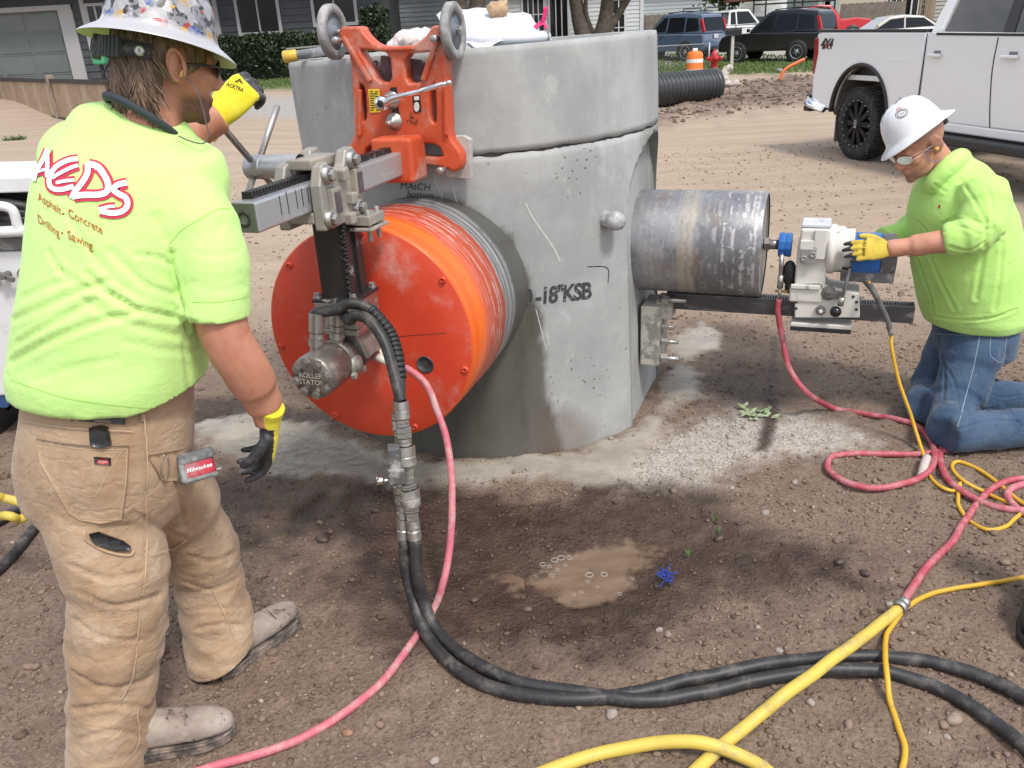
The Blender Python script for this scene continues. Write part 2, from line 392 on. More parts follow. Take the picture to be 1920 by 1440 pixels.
# puddles: water sheets lying in the hollows; the shallow rim lets the mud show through
def water(name, poly, z, mat, step=.008, deep=.017):
    lo, hi = poly.min(0)-.05, poly.max(0)+.05; X, Yv = np.meshgrid(np.arange(lo[0], hi[0], step), np.arange(lo[1], hi[1], step)); H = gh(X.ravel(), Yv.ravel()).reshape(X.shape)
    dp = z-H; ins = sdist(X.ravel(), Yv.ravel(), poly).reshape(X.shape) > -.06; ok = (dp > -.004) & ins; idx = -np.ones(X.shape, int); idx[ok] = np.arange(ok.sum())
    vs_ = [(x, y, z) for x, y in zip(X[ok], Yv[ok])]; fs = []
    for i in range(X.shape[0]-1):
        for j in range(X.shape[1]-1):
            q4 = (idx[i, j], idx[i, j+1], idx[i+1, j+1], idx[i+1, j])
            if min(q4) >= 0: fs.append(tuple(int(k) for k in q4))
    mb = MB(); mb.add(vs_, fs, True); o = mb.obj(name, mat); a_ = o.data.attributes.new('depth', 'FLOAT', 'POINT'); a_.data.foreach_set('value', np.clip(dp[ok]/deep, 0, 1).astype(np.float32)); struct(o); return o
wm = bpy.data.materials.new('muddy_water'); nt, b = NT(wm); b.inputs['Roughness'].default_value = .06
nt.links.new(mixc(nt, ramp(nt, tex(nt, 6, 6, .65, (1, 2.5, 1)), .35, .68), (.15, .1, .067), (.205, .145, .1)), b.inputs['Base Color'])
addbump(nt, b, [(tex(nt, 22, 3, .5), .06, .004)]); nt.links.new(ramp(nt, mth(nt, 'ADD', at(nt, 'depth'), ramp(nt, tex(nt, 30, 4, .6), .3, .7, -.15, .15)), .05, .75, .0, .97), b.inputs['Alpha'])
sm_ = bpy.data.materials.new('grey_slurry_water'); nt, b = NT(sm_); b.inputs['Roughness'].default_value = .42; b.inputs['Specular IOR Level'].default_value = .12
nt.links.new(mixc(nt, ramp(nt, tex(nt, 5, 5, .6), .35, .65), (.3, .283, .23), (.36, .335, .28)), b.inputs['Base Color'])
addbump(nt, b, [(tex(nt, 18, 3, .5), .08, .004)]); nt.links.new(ramp(nt, mth(nt, 'ADD', at(nt, 'depth'), ramp(nt, tex(nt, 30, 4, .6), .3, .7, -.15, .15)), .05, .8, .0, .97), b.inputs['Alpha'])
def grow(poly, d):
    c = poly.mean(0); v = poly-c; L = np.linalg.norm(v, axis=1)[:, None]; return c+v*(L+d)/L
PZ = float(np.percentile(zz[z_pud > .9], 50))+.0105; PZ2 = float(np.percentile(zz[z_pool > .9], 50))+.0075
def cen(poly): return float(np.mean([gh(*p) for p in poly]))
water('puddle', grow(Z_puddle, .05), PZ, wm)
water('puddle', gpoly([(915, 1105), (935, 1090), (958, 1098), (950, 1120), (925, 1124)]), cen(gpoly([(930, 1105)]))-.0015, wm)
water('slurry_puddle', grow(Z_pool, .04), PZ2, sm_)
# froth bubbles on the puddle
bub = bpy.data.materials.new('water_bubble'); nt, b = NT(bub); b.inputs['Roughness'].default_value = .1; b.inputs['Alpha'].default_value = .42
b.inputs['Base Color'].default_value = (.6, .57, .53, 1)
mb = MB(); zp = PZ+.001
for px, py, r in [(1018, 1058, 8), (1030, 1062, 6), (1040, 1050, 9), (1052, 1046, 10), (1068, 1046, 7), (1035, 1080, 7), (1105, 1078, 10), (1133, 1077, 9), (1102, 1090, 6), (1076, 1115, 5), (1090, 1110, 5), (1162, 1113, 6), (1185, 1085, 6), (1045, 1068, 5), (1005, 1080, 5), (1120, 1100, 4), (1060, 1060, 5), (1015, 1072, 4)]:
    p = G(px, py, zp); R_ = r*p.y/1500*.8
    mb.lathe(p, (0, 0, 1), [(0, R_*1.15), (R_*.12, R_*1.08), (R_*.16, R_), (R_*.1, R_*.9), (0, R_*.84)], 14)
fo = mb.obj('froth', bub); tag(fo, 'clear froth bubbles floating on the brown puddle', 'bubbles', kind='stuff')

# loose gravel over the dirt: thousands of grains, one mass
ico_v = []; ph = (1+5**.5)/2
for a, c in ((-1, ph), (1, ph), (-1, -ph), (1, -ph)): ico_v += [(a, c, 0)]
for a, c in ((-1, ph), (1, ph), (-1, -ph), (1, -ph)): ico_v += [(0, a, c)]
for a, c in ((ph, -1), (ph, 1), (-ph, -1), (-ph, 1)): ico_v += [(a, 0, c)]
ICO = np.array(ico_v)/math.sqrt(1+ph*ph)
ICF = np.array([(0, 11, 5), (0, 5, 1), (0, 1, 7), (0, 7, 10), (0, 10, 11), (1, 5, 9), (5, 11, 4), (11, 10, 2), (10, 7, 6), (7, 1, 8), (3, 9, 4), (3, 4, 2), (3, 2, 6), (3, 6, 8), (3, 8, 9), (4, 9, 5), (2, 4, 11), (6, 2, 10), (8, 6, 7), (9, 8, 1)])
def pebbles(name, n, xr, yr, r0, r1, mat, keep=None, flat=.62):
    x = rng.uniform(*xr, n); y = yr[0]+(yr[1]-yr[0])*rng.uniform(0, 1, n)**1.35
    if keep is not None:
        k = keep(x, y) > rng.uniform(0, 1, n); x, y = x[k], y[k]
    n = len(x); r = r0*(r1/r0)**(rng.uniform(0, 1, n)**2.1); z = gh(x, y)
    sh = 1+.33*rng.normal(size=(n, 12, 1)).clip(-1.6, 1.6)*.7
    P = ICO[None]*sh*r[:, None, None]; P[:, :, 1] *= rng.uniform(.6, 1, n)[:, None]; P[:, :, 2] *= flat*rng.uniform(.7, 1.1, n)[:, None]
    a = rng.uniform(0, 6.28, n); ca, sa = np.cos(a)[:, None], np.sin(a)[:, None]
    X = P[:, :, 0]*ca-P[:, :, 1]*sa+x[:, None]; Yv = P[:, :, 0]*sa+P[:, :, 1]*ca+y[:, None]; Zv = P[:, :, 2]+z[:, None]+r[:, None]*.22
    co = np.stack([X, Yv, Zv], -1).reshape(-1, 3).astype(np.float32); f = (ICF[None]+12*np.arange(n)[:, None, None]).reshape(-1, 3).astype(np.int32)
    me = bpy.data.meshes.new(name); me.vertices.add(len(co)); me.vertices.foreach_set('co', co.ravel()); me.loops.add(f.size); me.loops.foreach_set('vertex_index', f.ravel())
    me.polygons.add(len(f)); me.polygons.foreach_set('loop_start', np.arange(0, f.size, 3, dtype=np.int32)); me.update(calc_edges=True)
    ca_ = me.attributes.new('tone', 'FLOAT', 'POINT'); ca_.data.foreach_set('value', np.repeat(rng.uniform(0, 1, n), 12).astype(np.float32))
    for nm, arr in (('wet', z_wetshade), ('slurry', z_slur), ('dust', z_dust)):
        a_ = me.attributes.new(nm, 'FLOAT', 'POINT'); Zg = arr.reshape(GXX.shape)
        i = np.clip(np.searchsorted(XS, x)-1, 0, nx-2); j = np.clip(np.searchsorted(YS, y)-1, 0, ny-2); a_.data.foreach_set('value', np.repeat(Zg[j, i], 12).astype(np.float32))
    me.materials.append(mat); o = bpy.data.objects.new(name, me); COL.objects.link(o); return o
pm = bpy.data.materials.new('gravel'); nt, b = NT(pm); b.inputs['Specular IOR Level'].default_value = .3
tn = at(nt, 'tone')
c_ = mixc(nt, ramp(nt, tn, 0, .8), (.125, .086, .062), (.235, .172, .128)); c_ = mixc(nt, ramp(nt, tn, .95, 1), c_, (.36, .3, .25))
c_ = mixc(nt, mth(nt, 'MULTIPLY', at(nt, 'dust'), .8), c_, (.43, .4, .36))
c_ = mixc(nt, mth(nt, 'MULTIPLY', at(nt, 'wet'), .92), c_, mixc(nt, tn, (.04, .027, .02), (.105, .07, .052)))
c_ = mixc(nt, mth(nt, 'MULTIPLY', at(nt, 'slurry'), .8), c_, (.31, .28, .23))
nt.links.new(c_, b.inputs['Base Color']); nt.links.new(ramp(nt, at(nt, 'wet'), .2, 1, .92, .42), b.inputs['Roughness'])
def kp(x, y):
    j = np.clip(np.searchsorted(YS, y)-1, 0, ny-2); i = np.clip(np.searchsorted(XS, x)-1, 0, nx-2)
    k = 1-.97*np.maximum(z_slur.reshape(GXX.shape)[j, i], np.maximum(z_pud.reshape(GXX.shape)[j, i], z_pool.reshape(GXX.shape)[j, i]))
    patch = np.array([.62+.75*fbm(a, c, 1.1, 51., 3) for a, c in zip(x, y)]).clip(.08, 1)
    k = k*np.where(y > 4.2, .5, 1)*patch*(1-.55*z_wetshade.reshape(GXX.shape)[j, i])
    return k*np.where(np.hypot(x+.044, y-3.887) < .8, 0, 1)
gv = pebbles('gravel', 74000, (-2.4, 3.0), (1.25, 5.2), .0022, .0105, pm, kp)
tag(gv, 'small brown gravel grains strewn over the dirt', 'gravel', kind='stuff')
gvb = pebbles('gravel', 1300, (-2.4, 3.0), (1.25, 5.0), .009, .021, pm, kp)
tag(gvb, 'coarser pebbles and soil crumbs among the fine gravel', 'gravel', kind='stuff')
gv2 = pebbles('gravel', 9000, (-6, 7), (4.4, 12), .005, .018, pm, lambda x, y: np.where(np.abs(x+.04) < .8, 0, .9))
gv3 = pebbles('soil_clods', 5000, (2.5, 16), (13.5, 27), .02, .075, M('soil_clod', (.14, .1, .075), .95), lambda x, y: sst(sdist(x, y, Z_soil), -.6, .3))
tag(gv3, 'dark clods of dug soil on the bank by the black pipe', 'soil', kind='stuff')
tag(gv2, 'loose clods and pebbles scattered over the dirt road', 'gravel', kind='stuff')
# larger stones one can pick out
stm = [M('stone_brown', (.2, .145, .11), .85, var=((.3, .24, .19), 30, .35, .7), bump=(40, .5, .01)), M('stone_pale', (.34, .29, .25), .85, var=((.24, .2, .17), 30, .35, .7), bump=(40, .5, .01)),
       M('stone_red', (.25, .12, .07), .8, var=((.33, .2, .14), 30, .35, .7), bump=(40, .5, .01)), M('stone_wet', (.06, .042, .032), .4, bump=(40, .5, .01))]
def stone(px, py, wpx, m, label, hgt=.6):
    p = G(px, py); r = wpx/2*p.y*1.13/FPX*.95
    bm = bmesh.new(); bmesh.ops.create_icosphere(bm, subdivisions=2, radius=1); s0 = random.random()*50; a = random.random()*6
    for v in bm.verts:
        k = 1+.35*noise.noise(v.co*1.3+Vector((s0,)*3))+.12*noise.noise(v.co*3+Vector((s0,)*3)); v.co *= k
    R_ = Matrix.Rotation(a, 3, 'Z'); z0 = float(gh(p.x, p.y))
    for v in bm.verts: v.co = R_ @ Vector((v.co.x*r, v.co.y*r*.75, v.co.z*r*hgt))+Vector((p.x, p.y, z0+r*hgt*.3))
    me = bpy.data.meshes.new('stone'); bm.to_mesh(me); bm.free(); me.materials.append(stm[m])
    me.polygons.foreach_set('use_smooth', [True]*len(me.polygons))
    o = bpy.data.objects.new('stone', me); COL.objects.link(o); tag(o, label, 'stone', 'loose stones on the dirt'); return o
for a in [(1146, 1342, 34, 1, 'pale stone just below the twin black hoses, bottom centre'), (1790, 1352, 44, 0, 'large brown clod inside the bend of the black hoses, bottom right'),
          (1776, 1378, 20, 1, 'small pale stone beside the large clod at bottom right'), (652, 1374, 26, 2, 'reddish stone left of the pink hose near the bottom'),
          (605, 1012, 34, 3, 'dark wet clod in the mud right of the tan trouser leg'), (890, 1127, 24, 3, 'dark wet stone between the small puddle and the pink hose'),
          (304, 1220, 30, 0, 'brown stone beside the tan trouser leg at the ankle'), (492, 1348, 22, 0, 'brown stone right of the nearer boot toe'),
          (852, 1212, 22, 2, 'reddish stone just right of the black hoses where they land'), (1460, 1225, 20, 1, 'pale round stone above the yellow hose near its middle'),
          (1236, 1180, 18, 1, 'small pale stone in the gravel below the puddle'), (1252, 1188, 22, 0, 'brown stone below the puddle beside a paler one'),
          (1435, 962, 20, 1, 'pale stone in the gravel left of the pink hose loop'), (1565, 868, 22, 0, 'brown stone just inside the pink hose loop at its left'),
          (1350, 1010, 26, 3, 'dark wet clod right of the puddle end'), (1620, 1075, 24, 3, 'dark wet stone left of the pink hose, right half'),
          (1575, 1058, 30, 3, 'dark wet clod on the wet patch right of the puddle'), (1490, 905, 16, 1, 'small pale stone below the pink hose loop'),
          (1870, 840, 18, 1, 'pale stone beside the denim knee at right'), (690, 1310, 16, 0, 'small brown stone left of the pink hose'),
          (930, 905, 16, 0, 'small stone on the slurry edge before the concrete base'), (965, 890, 14, 0, 'tiny stone resting on the pale slurry rim'),
          (815, 1425, 26, 1, 'pale stone at the bottom edge left of the yellow hose'), (1520, 1320, 24, 1, 'pale stone between the yellow hose and the thin yellow cable'),
          (1085, 1330, 20, 0, 'small brown stone under the black hoses bend'), (1605, 1400, 20, 0, 'brown stone left of the thin yellow cable at the bottom')]:
    stone(*a)

# ================================================================== CONCRETE MANHOLE
MC = Vector((-.044, 3.887, 0)); MR = .787; MH = 1.605; MT = .028
TILT = Matrix.Translation(MC) @ Matrix.Rotation(-MT, 4, 'Y') @ Matrix.Translation(-MC)
def conc_mat():
    m = bpy.data.materials.new('precast_concrete'); nt, b = NT(m)
    a = tex(nt, 2.2, 7, .65); st = tex(nt, 3., 6, .7, (1, 1, .28)); sp = tex(nt, 26, 4, .6)
    c = mixc(nt, ramp(nt, a, .36, .64), (.29, .297, .293), (.395, .402, .395))
    c = mixc(nt, ramp(nt, st, .48, .7, 0, .55), c, (.47, .478, .47))
    c = mixc(nt, ramp(nt, tex(nt, .8, 6, .7, seed=12.), .42, .62, 0, .5), c, (.27, .275, .27)); c = mixc(nt, ramp(nt, tex(nt, 5.5, 7, .75, (1, 1, .5), seed=21.), .56, .7, 0, .5), c, (.52, .53, .52)); c = mixc(nt, ramp(nt, sp, .5, .8, 0, .3), c, (.29, .29, .28))
    scr = tex(nt, 8, 3, .5, (1, 1, .06), seed=5.); c = mixc(nt, ramp(nt, scr, .62, .72, 0, .4), c, (.6, .6, .59))
    pore = tex(nt, 34, kind='F1'); dens = tex(nt, 3.1, 4, .6, seed=9.)
    pm_ = mth(nt, 'MULTIPLY', ramp(nt, pore, .1, .17, 1, 0), ramp(nt, dens, .56, .7)); c = mixc(nt, pm_, c, (.1, .1, .098))
    w = at(nt, 'wet'); wc = mixc(nt, ramp(nt, tex(nt, 5, 6, .6, (1, 1, .25), seed=2.), .35, .65), (.066, .064, .054), (.115, .11, .094))
    c = mixc(nt, w, c, wc); c = mixc(nt, at(nt, 'mud'), c, (.16, .12, .095))
    nt.links.new(c, b.inputs['Base Color']); nt.links.new(ramp(nt, w, 0, 1, .88, .5), b.inputs['Roughness'])
    addbump(nt, b, [(sp, .25, .004), (tex(nt, 130, 3, .6), .3, .0015), (mth(nt, 'SUBTRACT', 0., pm_), .8, .004)])
    return m
CONC = conc_mat()
mhole = thing('concrete_manhole', MC, 'tall round grey precast concrete manhole standing on the dirt', 'manhole')
AXR = .377
ax = Vector((math.cos(AXR), -math.sin(AXR), 0)); axt = Vector((math.sin(AXR), math.cos(AXR), 0)); ZU = Vector((0, 0, 1))
def shell(z0, z1, nz_, bot=0., chips=0., top=0.):
    n = 300; mb = MB(); ri = MR-.14
    for k in range(nz_+1):
        z = z0+(z1-z0)*k/nz_
        for i in range(n):
            t = 2*math.pi*i/n; r = MR; zz_ = z; p = Vector((math.cos(t), math.sin(t), 0))
            if k == 0 and bot: zz_ += bot*noise.noise(p*9)+bot*.6*noise.noise(p*27)
            if k == nz_ and top: zz_ -= top*max(0, noise.noise(p*7+Vector((3, 3, 3))))+top*.7*abs(noise.noise(p*30))
            if k == nz_: r -= .004
            r += .0022*noise.noise(Vector((p.x*4, p.y*4, z*4)))
            mb.v.append((MC.x+p.x*r, MC.y+p.y*r, zz_))
    for k in range(nz_):
        for i in range(n):
            j = (i+1) % n; mb.f.append((k*n+i, k*n+j, (k+1)*n+j, (k+1)*n+i)); mb.sm.append(True)
    o = len(mb.v)
    for z in (z1-.002, z0):
        for i in range(n):
            t = 2*math.pi*i/n; mb.v.append((MC.x+ri*math.cos(t), MC.y+ri*math.sin(t), z))
    for i in range(n):
        j = (i+1) % n
        mb.f += [(nz_*n+i, nz_*n+j, o+j, o+i), (o+i, o+j, o+n+j, o+n+i), (o+n+i, o+n+j, j, i)]; mb.sm += [False, True, False]
    return mb
JZ = 1.247
base = shell(-.04, JZ-.006, 46, 0, 0, .012).obj('base_barrel', CONC)
riser = shell(JZ, MH, 16, .006, 0, .004).obj('riser_ring', CONC)
# knock-out recess on the right side (arched)
cut = MB(); arch = [(-.29, -.2), (.29, -.2)]+[(.29*math.cos(a), .925+.29*math.sin(a)) for a in np.linspace(0, math.pi, 25)]
o0 = MC+ax*.721
cut.prism([o0+axt*u+ZU*z for u, z in arch], ax*.3)
cuto = cut.obj('cutter', None)
md = base.modifiers.new('b', 'BOOLEAN'); md.object = cuto; md.operation = 'DIFFERENCE'; md.solver = 'EXACT'
bake(base); bpy.data.objects.remove(cuto)
for o in (base, riser):
    o.data.transform(TILT)
    if not o.data.materials: o.data.materials.append(CONC)
def cproj(p):
    v = p-CP; w = v.dot(CF); return 960+FPX*v.dot(CR)/w, 720-FPX*v.dot(CU)/w
def stain(o, name, polys, soft=10):
    X, Yv = np.array([cproj(v.co) for v in o.data.vertices]).T
    wn = np.array([noise.noise(v.co*9)*12+noise.noise(v.co*30)*5 for v in o.data.vertices])
    nrm = np.array([(CP-v.co).dot(v.normal) > -.2 for v in o.data.vertices])
    r = np.zeros(len(X))
    for p, k, s in polys: r = np.maximum(r, k*sst(sdist(X, Yv, np.array(p, float))+wn, -s, s))
    a = o.data.attributes.get(name) or o.data.attributes.new(name, 'FLOAT', 'POINT'); a.data.foreach_set('value', (r*nrm).astype(np.float32))
# remesh density for stains: subdivide is already fine on the barrel grid
WETP = [([(620, 470), (700, 400), (800, 372), (880, 385), (955, 440), (1000, 530), (1016, 620), (1022, 710), (1045, 810), (1075, 870), (1000, 900), (600, 900)], 1., 6),
        ([(1204, 200), (1275, 200), (1275, 860), (1200, 860)], .55, 8), ([(760, 395), (830, 360), (900, 392), (880, 420), (760, 420)], .7, 12)]
MUDP = [([(1010, 790), (1060, 770), (1120, 800), (1090, 870), (1020, 880)], .55, 25), ([(1180, 780), (1250, 640), (1260, 850), (1180, 850)], .0, 10)]
stain(base, 'wet', WETP); stain(base, 'mud', MUDP); stain(riser, 'wet', []); stain(riser, 'mud', [])
par(base, mhole); par(riser, mhole)
base['label'] = 'lower barrel with arched recess and wet dark cutting stain'
# dark gap between the two rings: mortar bed set back
j = MB(); j.lathe(MC+ZU*(JZ-.04), ZU, [(0, MR-.12), (0, MR-.02), (.06, MR-.02), (.06, MR-.12)], 120, close=True)
jo = j.obj('joint_bed', M('joint_dark', (.14, .135, .13), .9), mhole); jo.data.transform(TILT)
def bvh_of(o):
    bm = bmesh.new(); bm.from_mesh(o.data); t = BVHTree.FromBMesh(bm); bm.free(); return t
def hitpx(bv, px, py, off=.0015):
    loc, nrm, i, d = bv.ray_cast(CP, ray(px, py).normalized())
    if loc is None: return None
    if nrm.dot(CP-loc) < 0: nrm = -nrm
    return loc+nrm*off
def decal(bv, cx, cy, ux, uy, off=.0015):
    """(u,v) -> surface point; ux, uy are the pixel steps of one unit of u and v"""
    last = [None]
    def f(u, v):
        p = hitpx(bv, cx+ux[0]*u+uy[0]*v, cy+ux[1]*u+uy[1]*v, off)
        if p is None: p = last[0] or hitpx(bv, cx, cy, off) or CP+ray(cx, cy).normalized()*50
        last[0] = p; return p
    return f
bvB = bvh_of(base); bvR = bvh_of(riser)
INK = M('black_marker', (.02, .02, .022), .6); STEN = M('stencil_paint', (.035, .035, .037), .75, dirt=((.3, .3, .3), 60, .52, .7))
textobj('stencil_lettering', '0 -18"KSB', decal(bvB, 1045, 553, (.88, -.1), (0.05, -1.08)), STEN, mhole, size=40, bold=1.3, space=.88, maxedge=14)
for t, x, y, s in (('MAtCH', 779, 350, 17), ('bottom', 789, 365, 16), ('core', 781, 380, 15)):
    textobj('handwriting', t, decal(bvB, x, y, (1, .06), (.12, -1)), INK, mhole, size=s*1.05, bold=-.02, maxedge=8)
for t, x, y, s in (('2', 705, 122, 22), ('19', 708, 140, 20), ('40', 704, 156, 18)):
    textobj('handwriting', t, decal(bvR, x, y, (1, .0), (.1, -1)), INK, mhole, size=s, maxedge=8)
# lifting-eye plug: a crumpled grey plastic-wrapped stub, with its wet streak
hp = hitpx(bvB, 1136, 411, 0); hn = (hp-MC); hn.z = 0; hn.normalize()
mb = MB(); mb.lathe(hp-hn*.02, hn, [(0, .03), (.025, .034), (.045, .03), (.06, .036), (.085, .037), (.1, .03), (.105, .012), (.106, .001)], 22)
for i, v in enumerate(mb.v):
    v = Vector(v); mb.v[i] = tuple(v+hn.cross(ZU)*.006*noise.noise(v*45)+ZU*.006*noise.noise(v*52))
mb.obj('lifting_plug', M('plug_plastic', (.3, .31, .32), .25, var=((.5, .5, .5), 40, .4, .7), bump=(60, .4, .01)), mhole)
# pale drip marks below the frame's foot
sp = MB(); SPM = M('lime_drip', (.47, .475, .465), .9)
def streak(bv, pts, w, mat, name='drip_mark', k=6):
    P = spline([Vector((x, y, 0)) for x, y in pts], k); m = MB(); L = []; R_ = []
    for i, p in enumerate(P):
        d = (P[min(i+1, len(P)-1)]-P[max(i-1, 0)]).normalized(); n = Vector((-d.y, d.x, 0))*w*(.5+.5*abs(math.sin(i*1.7)))
        a, c = hitpx(bv, p.x+n.x, p.y+n.y, .001), hitpx(bv, p.x-n.x, p.y-n.y, .001)
        if a is not None and c is not None: L.append(a); R_.append(c)
    if len(L) < 2: return
    n = len(L); m.add(L+R_, [(i, i+1, n+i+1, n+i) for i in range(n-1)]); return m.obj(name, mat, mhole)
for p, w in (([(815, 325), (818, 345), (828, 365), (830, 385)], 1.3), ([(848, 335), (850, 352), (856, 378)], 1.3), ([(985, 380), (1000, 410), (1035, 460), (1050, 490)], 2.2), ([(865, 340), (868, 355)], 1.), ([(1005, 580), (1015, 620), (1024, 655)], 1.)):
    streak(bvB, p, w, SPM)
streak(bvB, [(1100, 500), (1138, 502), (1140, 530)], 1.0, INK, 'marker_line')

# ================================================================== ORANGE DRILL STAND (left)
PH = .328
rn = Vector((-math.sin(PH), -math.cos(PH), 0)); rt = Vector((math.cos(PH), -math.sin(PH), 0))
def Q(r, u, z): return MC+rn*r+rt*u+ZU*z
RB = basis(rn, rt, ZU)          # local x = outward, y = right, z = up
ORG = M('orange_cast_paint', (.5, .07, .022), .42, var=((.58, .1, .035), 6, .4, .7), dirt=((.42, .3, .25), 6, .47, .72), bump=(160, .12, .001))
STEEL = M('bare_steel', (.42, .41, .39), .38, .9, dirt=((.3, .27, .23), 14, .48, .72), bump=(120, .15, .001))
CHROME = M('chrome', (.75, .75, .76), .14, 1.)
ALU = M('aluminium_dull', (.52, .53, .55), .42, .75, dirt=((.36, .35, .34), 9, .5, .75, (1, 1, 3)), bump=(90, .1, .001))
CASTA = M('cast_aluminium', (.36, .345, .315), .55, .5, dirt=((.36, .3, .23), 12, .45, .7), bump=(70, .3, .003))
DARKST = M('dark_steel', (.055, .05, .052), .35, .6, dirt=((.3, .29, .27), 7, .56, .66), bump=(50, .2, .002))
RUB = M('grey_rubber', (.2, .2, .2), .75, dirt=((.42, .41, .4), 12, .42, .66), bump=(60, .3, .003))
BLKR = M('black_rubber', (.018, .018, .019), .5, dirt=((.12, .11, .1), 20, .55, .8), bump=(90, .2, .001))
def plate(name, outer, holes, depth, bev, fn, mat, parent, res=1):
    """cast plate with real openings: 2-D outline (u,z) -> bevelled solid; fn maps (u, z, d) to the world"""
    cu = bpy.data.curves.new('p', 'CURVE'); cu.dimensions = '2D'; cu.fill_mode = 'BOTH'; cu.extrude = depth/2-bev; cu.bevel_depth = bev; cu.bevel_resolution = 2; cu.offset = -bev
    for L in [outer]+holes:
        s = cu.splines.new('POLY'); s.points.add(len(L)-1); s.use_cyclic_u = True
        for p, c in zip(s.points, L): p.co = (c[0], c[1], 0, 1)
    o = bpy.data.objects.new('p', cu); COL.objects.link(o); bpy.context.view_layer.update()
    me = bpy.data.meshes.new_from_object(o.evaluated_get(bpy.context.evaluated_depsgraph_get())); bpy.data.objects.remove(o); bpy.data.curves.remove(cu)
    for v in me.vertices: v.co = fn(v.co.x, v.co.y, v.co.z)
    bm = bmesh.new(); bm.from_mesh(me); bmesh.ops.remove_doubles(bm, verts=bm.verts, dist=1e-5); bmesh.ops.recalc_face_normals(bm, faces=bm.faces); bm.to_mesh(me); bm.free()
    me.name = name; me.materials.clear(); me.materials.append(mat); o = bpy.data.objects.new(name, me); COL.objects.link(o)
    if parent is not None: par(o, parent)
    return o
def rounder(L, k=3, it=1):
    """corner-cutting of a closed outline"""
    for _ in range(it):
        out = []
        n = len(L)
        for i in range(n):
            a, b_ = L[i], L[(i+1) % n]; out += [(a[0]*.8+b_[0]*.2, a[1]*.8+b_[1]*.2), (a[0]*.2+b_[0]*.8, a[1]*.2+b_[1]*.8)]
        L = out
    return L
stand = thing('drill_stand', Q(.8, 0, 1.25), 'orange cast drill stand with two grey wheels hung on the concrete manhole', 'drill stand')
FR = .885   # plane of the front face
fo_ = Q(FR, 0, 0)
def fpx(px, py):
    p = ONP(px, py, fo_, rn); d = p-fo_; return d.dot(rt), p.z
outer = [fpx(*p) for p in [(634, 50), (676, 49), (679, 60), (697, 79), (713, 87), (749, 87), (780, 83), (799, 66), (809, 48), (831, 47), (833, 76), (838, 99), (837, 142), (841, 212), (842, 258), (865, 288), (865, 314), (850, 324), (838, 315), (780, 307), (700, 312), (655, 322), (640, 322), (630, 308), (634, 290), (664, 262), (661, 189), (657, 106), (636, 74)]]
holes = [[fpx(*p) for p in L] for L in ([(672, 92), (688, 94), (730, 99), (735, 155), (708, 154), (690, 122)], [(757, 101), (802, 98), (818, 94), (808, 118), (790, 156), (760, 156)],
         [(671, 152), (684, 165), (687, 220), (680, 231), (676, 226)], [(806, 165), (815, 152), (818, 226), (814, 233), (805, 222)], [(782, 268), (821, 271), (833, 296), (782, 293)], [(690, 272), (722, 270), (722, 296), (676, 302)])]
plate('base_frame', rounder(outer), [rounder(h) for h in holes], .062, .009, lambda u, z, d: Q(FR-.031+d, u, z), ORG, stand)
# raised web ribs on the casting
mb = MB()
for a, c, w in (((640, 62), (700, 160), .018), ((826, 58), (792, 158), .018), ((676, 160), (676, 262), .014), ((836, 150), (838, 262), .014), ((712, 92), (784, 90), .014)):
    p, q_ = [Vector(Q(FR+.001, *fpx(*k))) for k in (a, c)]; d = (q_-p); L = d.length; d.normalize(); s = rn.cross(d)
    mb.box((p+q_)/2+rn*.004, (L*.86, w, .016), basis(d, s, rn))
mb.obj('rib', ORG, stand, .005)
# column socket
mb = MB(); z_c = 1.262
mb.box(Q(.945, 0, z_c), (.13, .15, .15), RB); mb.obj('column_socket', ORG, stand, .012, 3)
# wheels with axle
for sx, cp in ((-1, (624, 60)), (1, (850, 58))):
    c0 = ONP(*cp, Q(FR-.03, 0, 0), rn); wt = .03
    mb = MB(); mb.lathe(c0-rt*wt/2*1, rt, [(0, .062), (0, .084), (.005, .0905), (wt-.005, .0905), (wt, .084), (wt, .062), (wt*.6, .06), (wt*.4, .06)], 40, close=True)
    w = mb.obj('wheel', RUB, stand)
    mb = MB(); mb.lathe(c0-rt*.01, rt, [(-.004, .0005), (-.004, .02), (.004, .022), (.004, .06), (.016, .06), (.016, .022), (.024, .02), (.024, .0005)], 32)
    mb.obj('hub', M('wheel_hub', (.17, .19, .22), .45, .3, dirt=((.42, .42, .43), 15, .5, .75)), w)
    mb = MB(); mb.cyl(c0-rt*.05*sx, c0+rt*.022*sx, .009, n=12); mb.lathe(c0+rt*.018*sx, rt*sx, [(0, .016), (.01, .016), (.012, .012), (.013, .0005)], 6, smooth=False); mb.obj('axle_bolt', STEEL, w)
# levelling screws
for px, py in ((641, 75), (824, 72), (834, 316), (646, 318)):
    u, z = fpx(px, py); mb = MB(); mb.cyl(Q(FR-.05, u, z), Q(FR+.055, u, z), .0075, n=10); mb.lathe(Q(FR+.03, u, z), rn, [(0, .012), (.024, .0125), (.026, .009), (.027, .0005)], 12); mb.obj('levelling_screw', STEEL, stand)
# anchor slot, washer and nut
u, z = fpx(741, 195); slot = MB(); slot.box(Q(FR+.002, u, z), (.004, .024, .11), RB); slot.obj('anchor_slot', M('slot_dark', (.02, .016, .014), .8), stand)
u, z = fpx(740, 228); mb = MB(); mb.lathe(Q(FR, u, z), rn, [(0, .03), (.006, .03), (.006, .024), (.014, .024), (.014, .02), (.03, .019), (.03, .010), (.055, .0095), (.058, .0005)], 18); mb.obj('anchor_nut', STEEL, stand)
u2, z2 = fpx(735, 188); mb = MB(); mb.lathe(Q(FR, u2, z2), rn, [(0, .03), (.006, .03), (.006, .022), (.05, .02), (.05, .0005)], 18); mb.obj('anchor_nut', STEEL, stand)
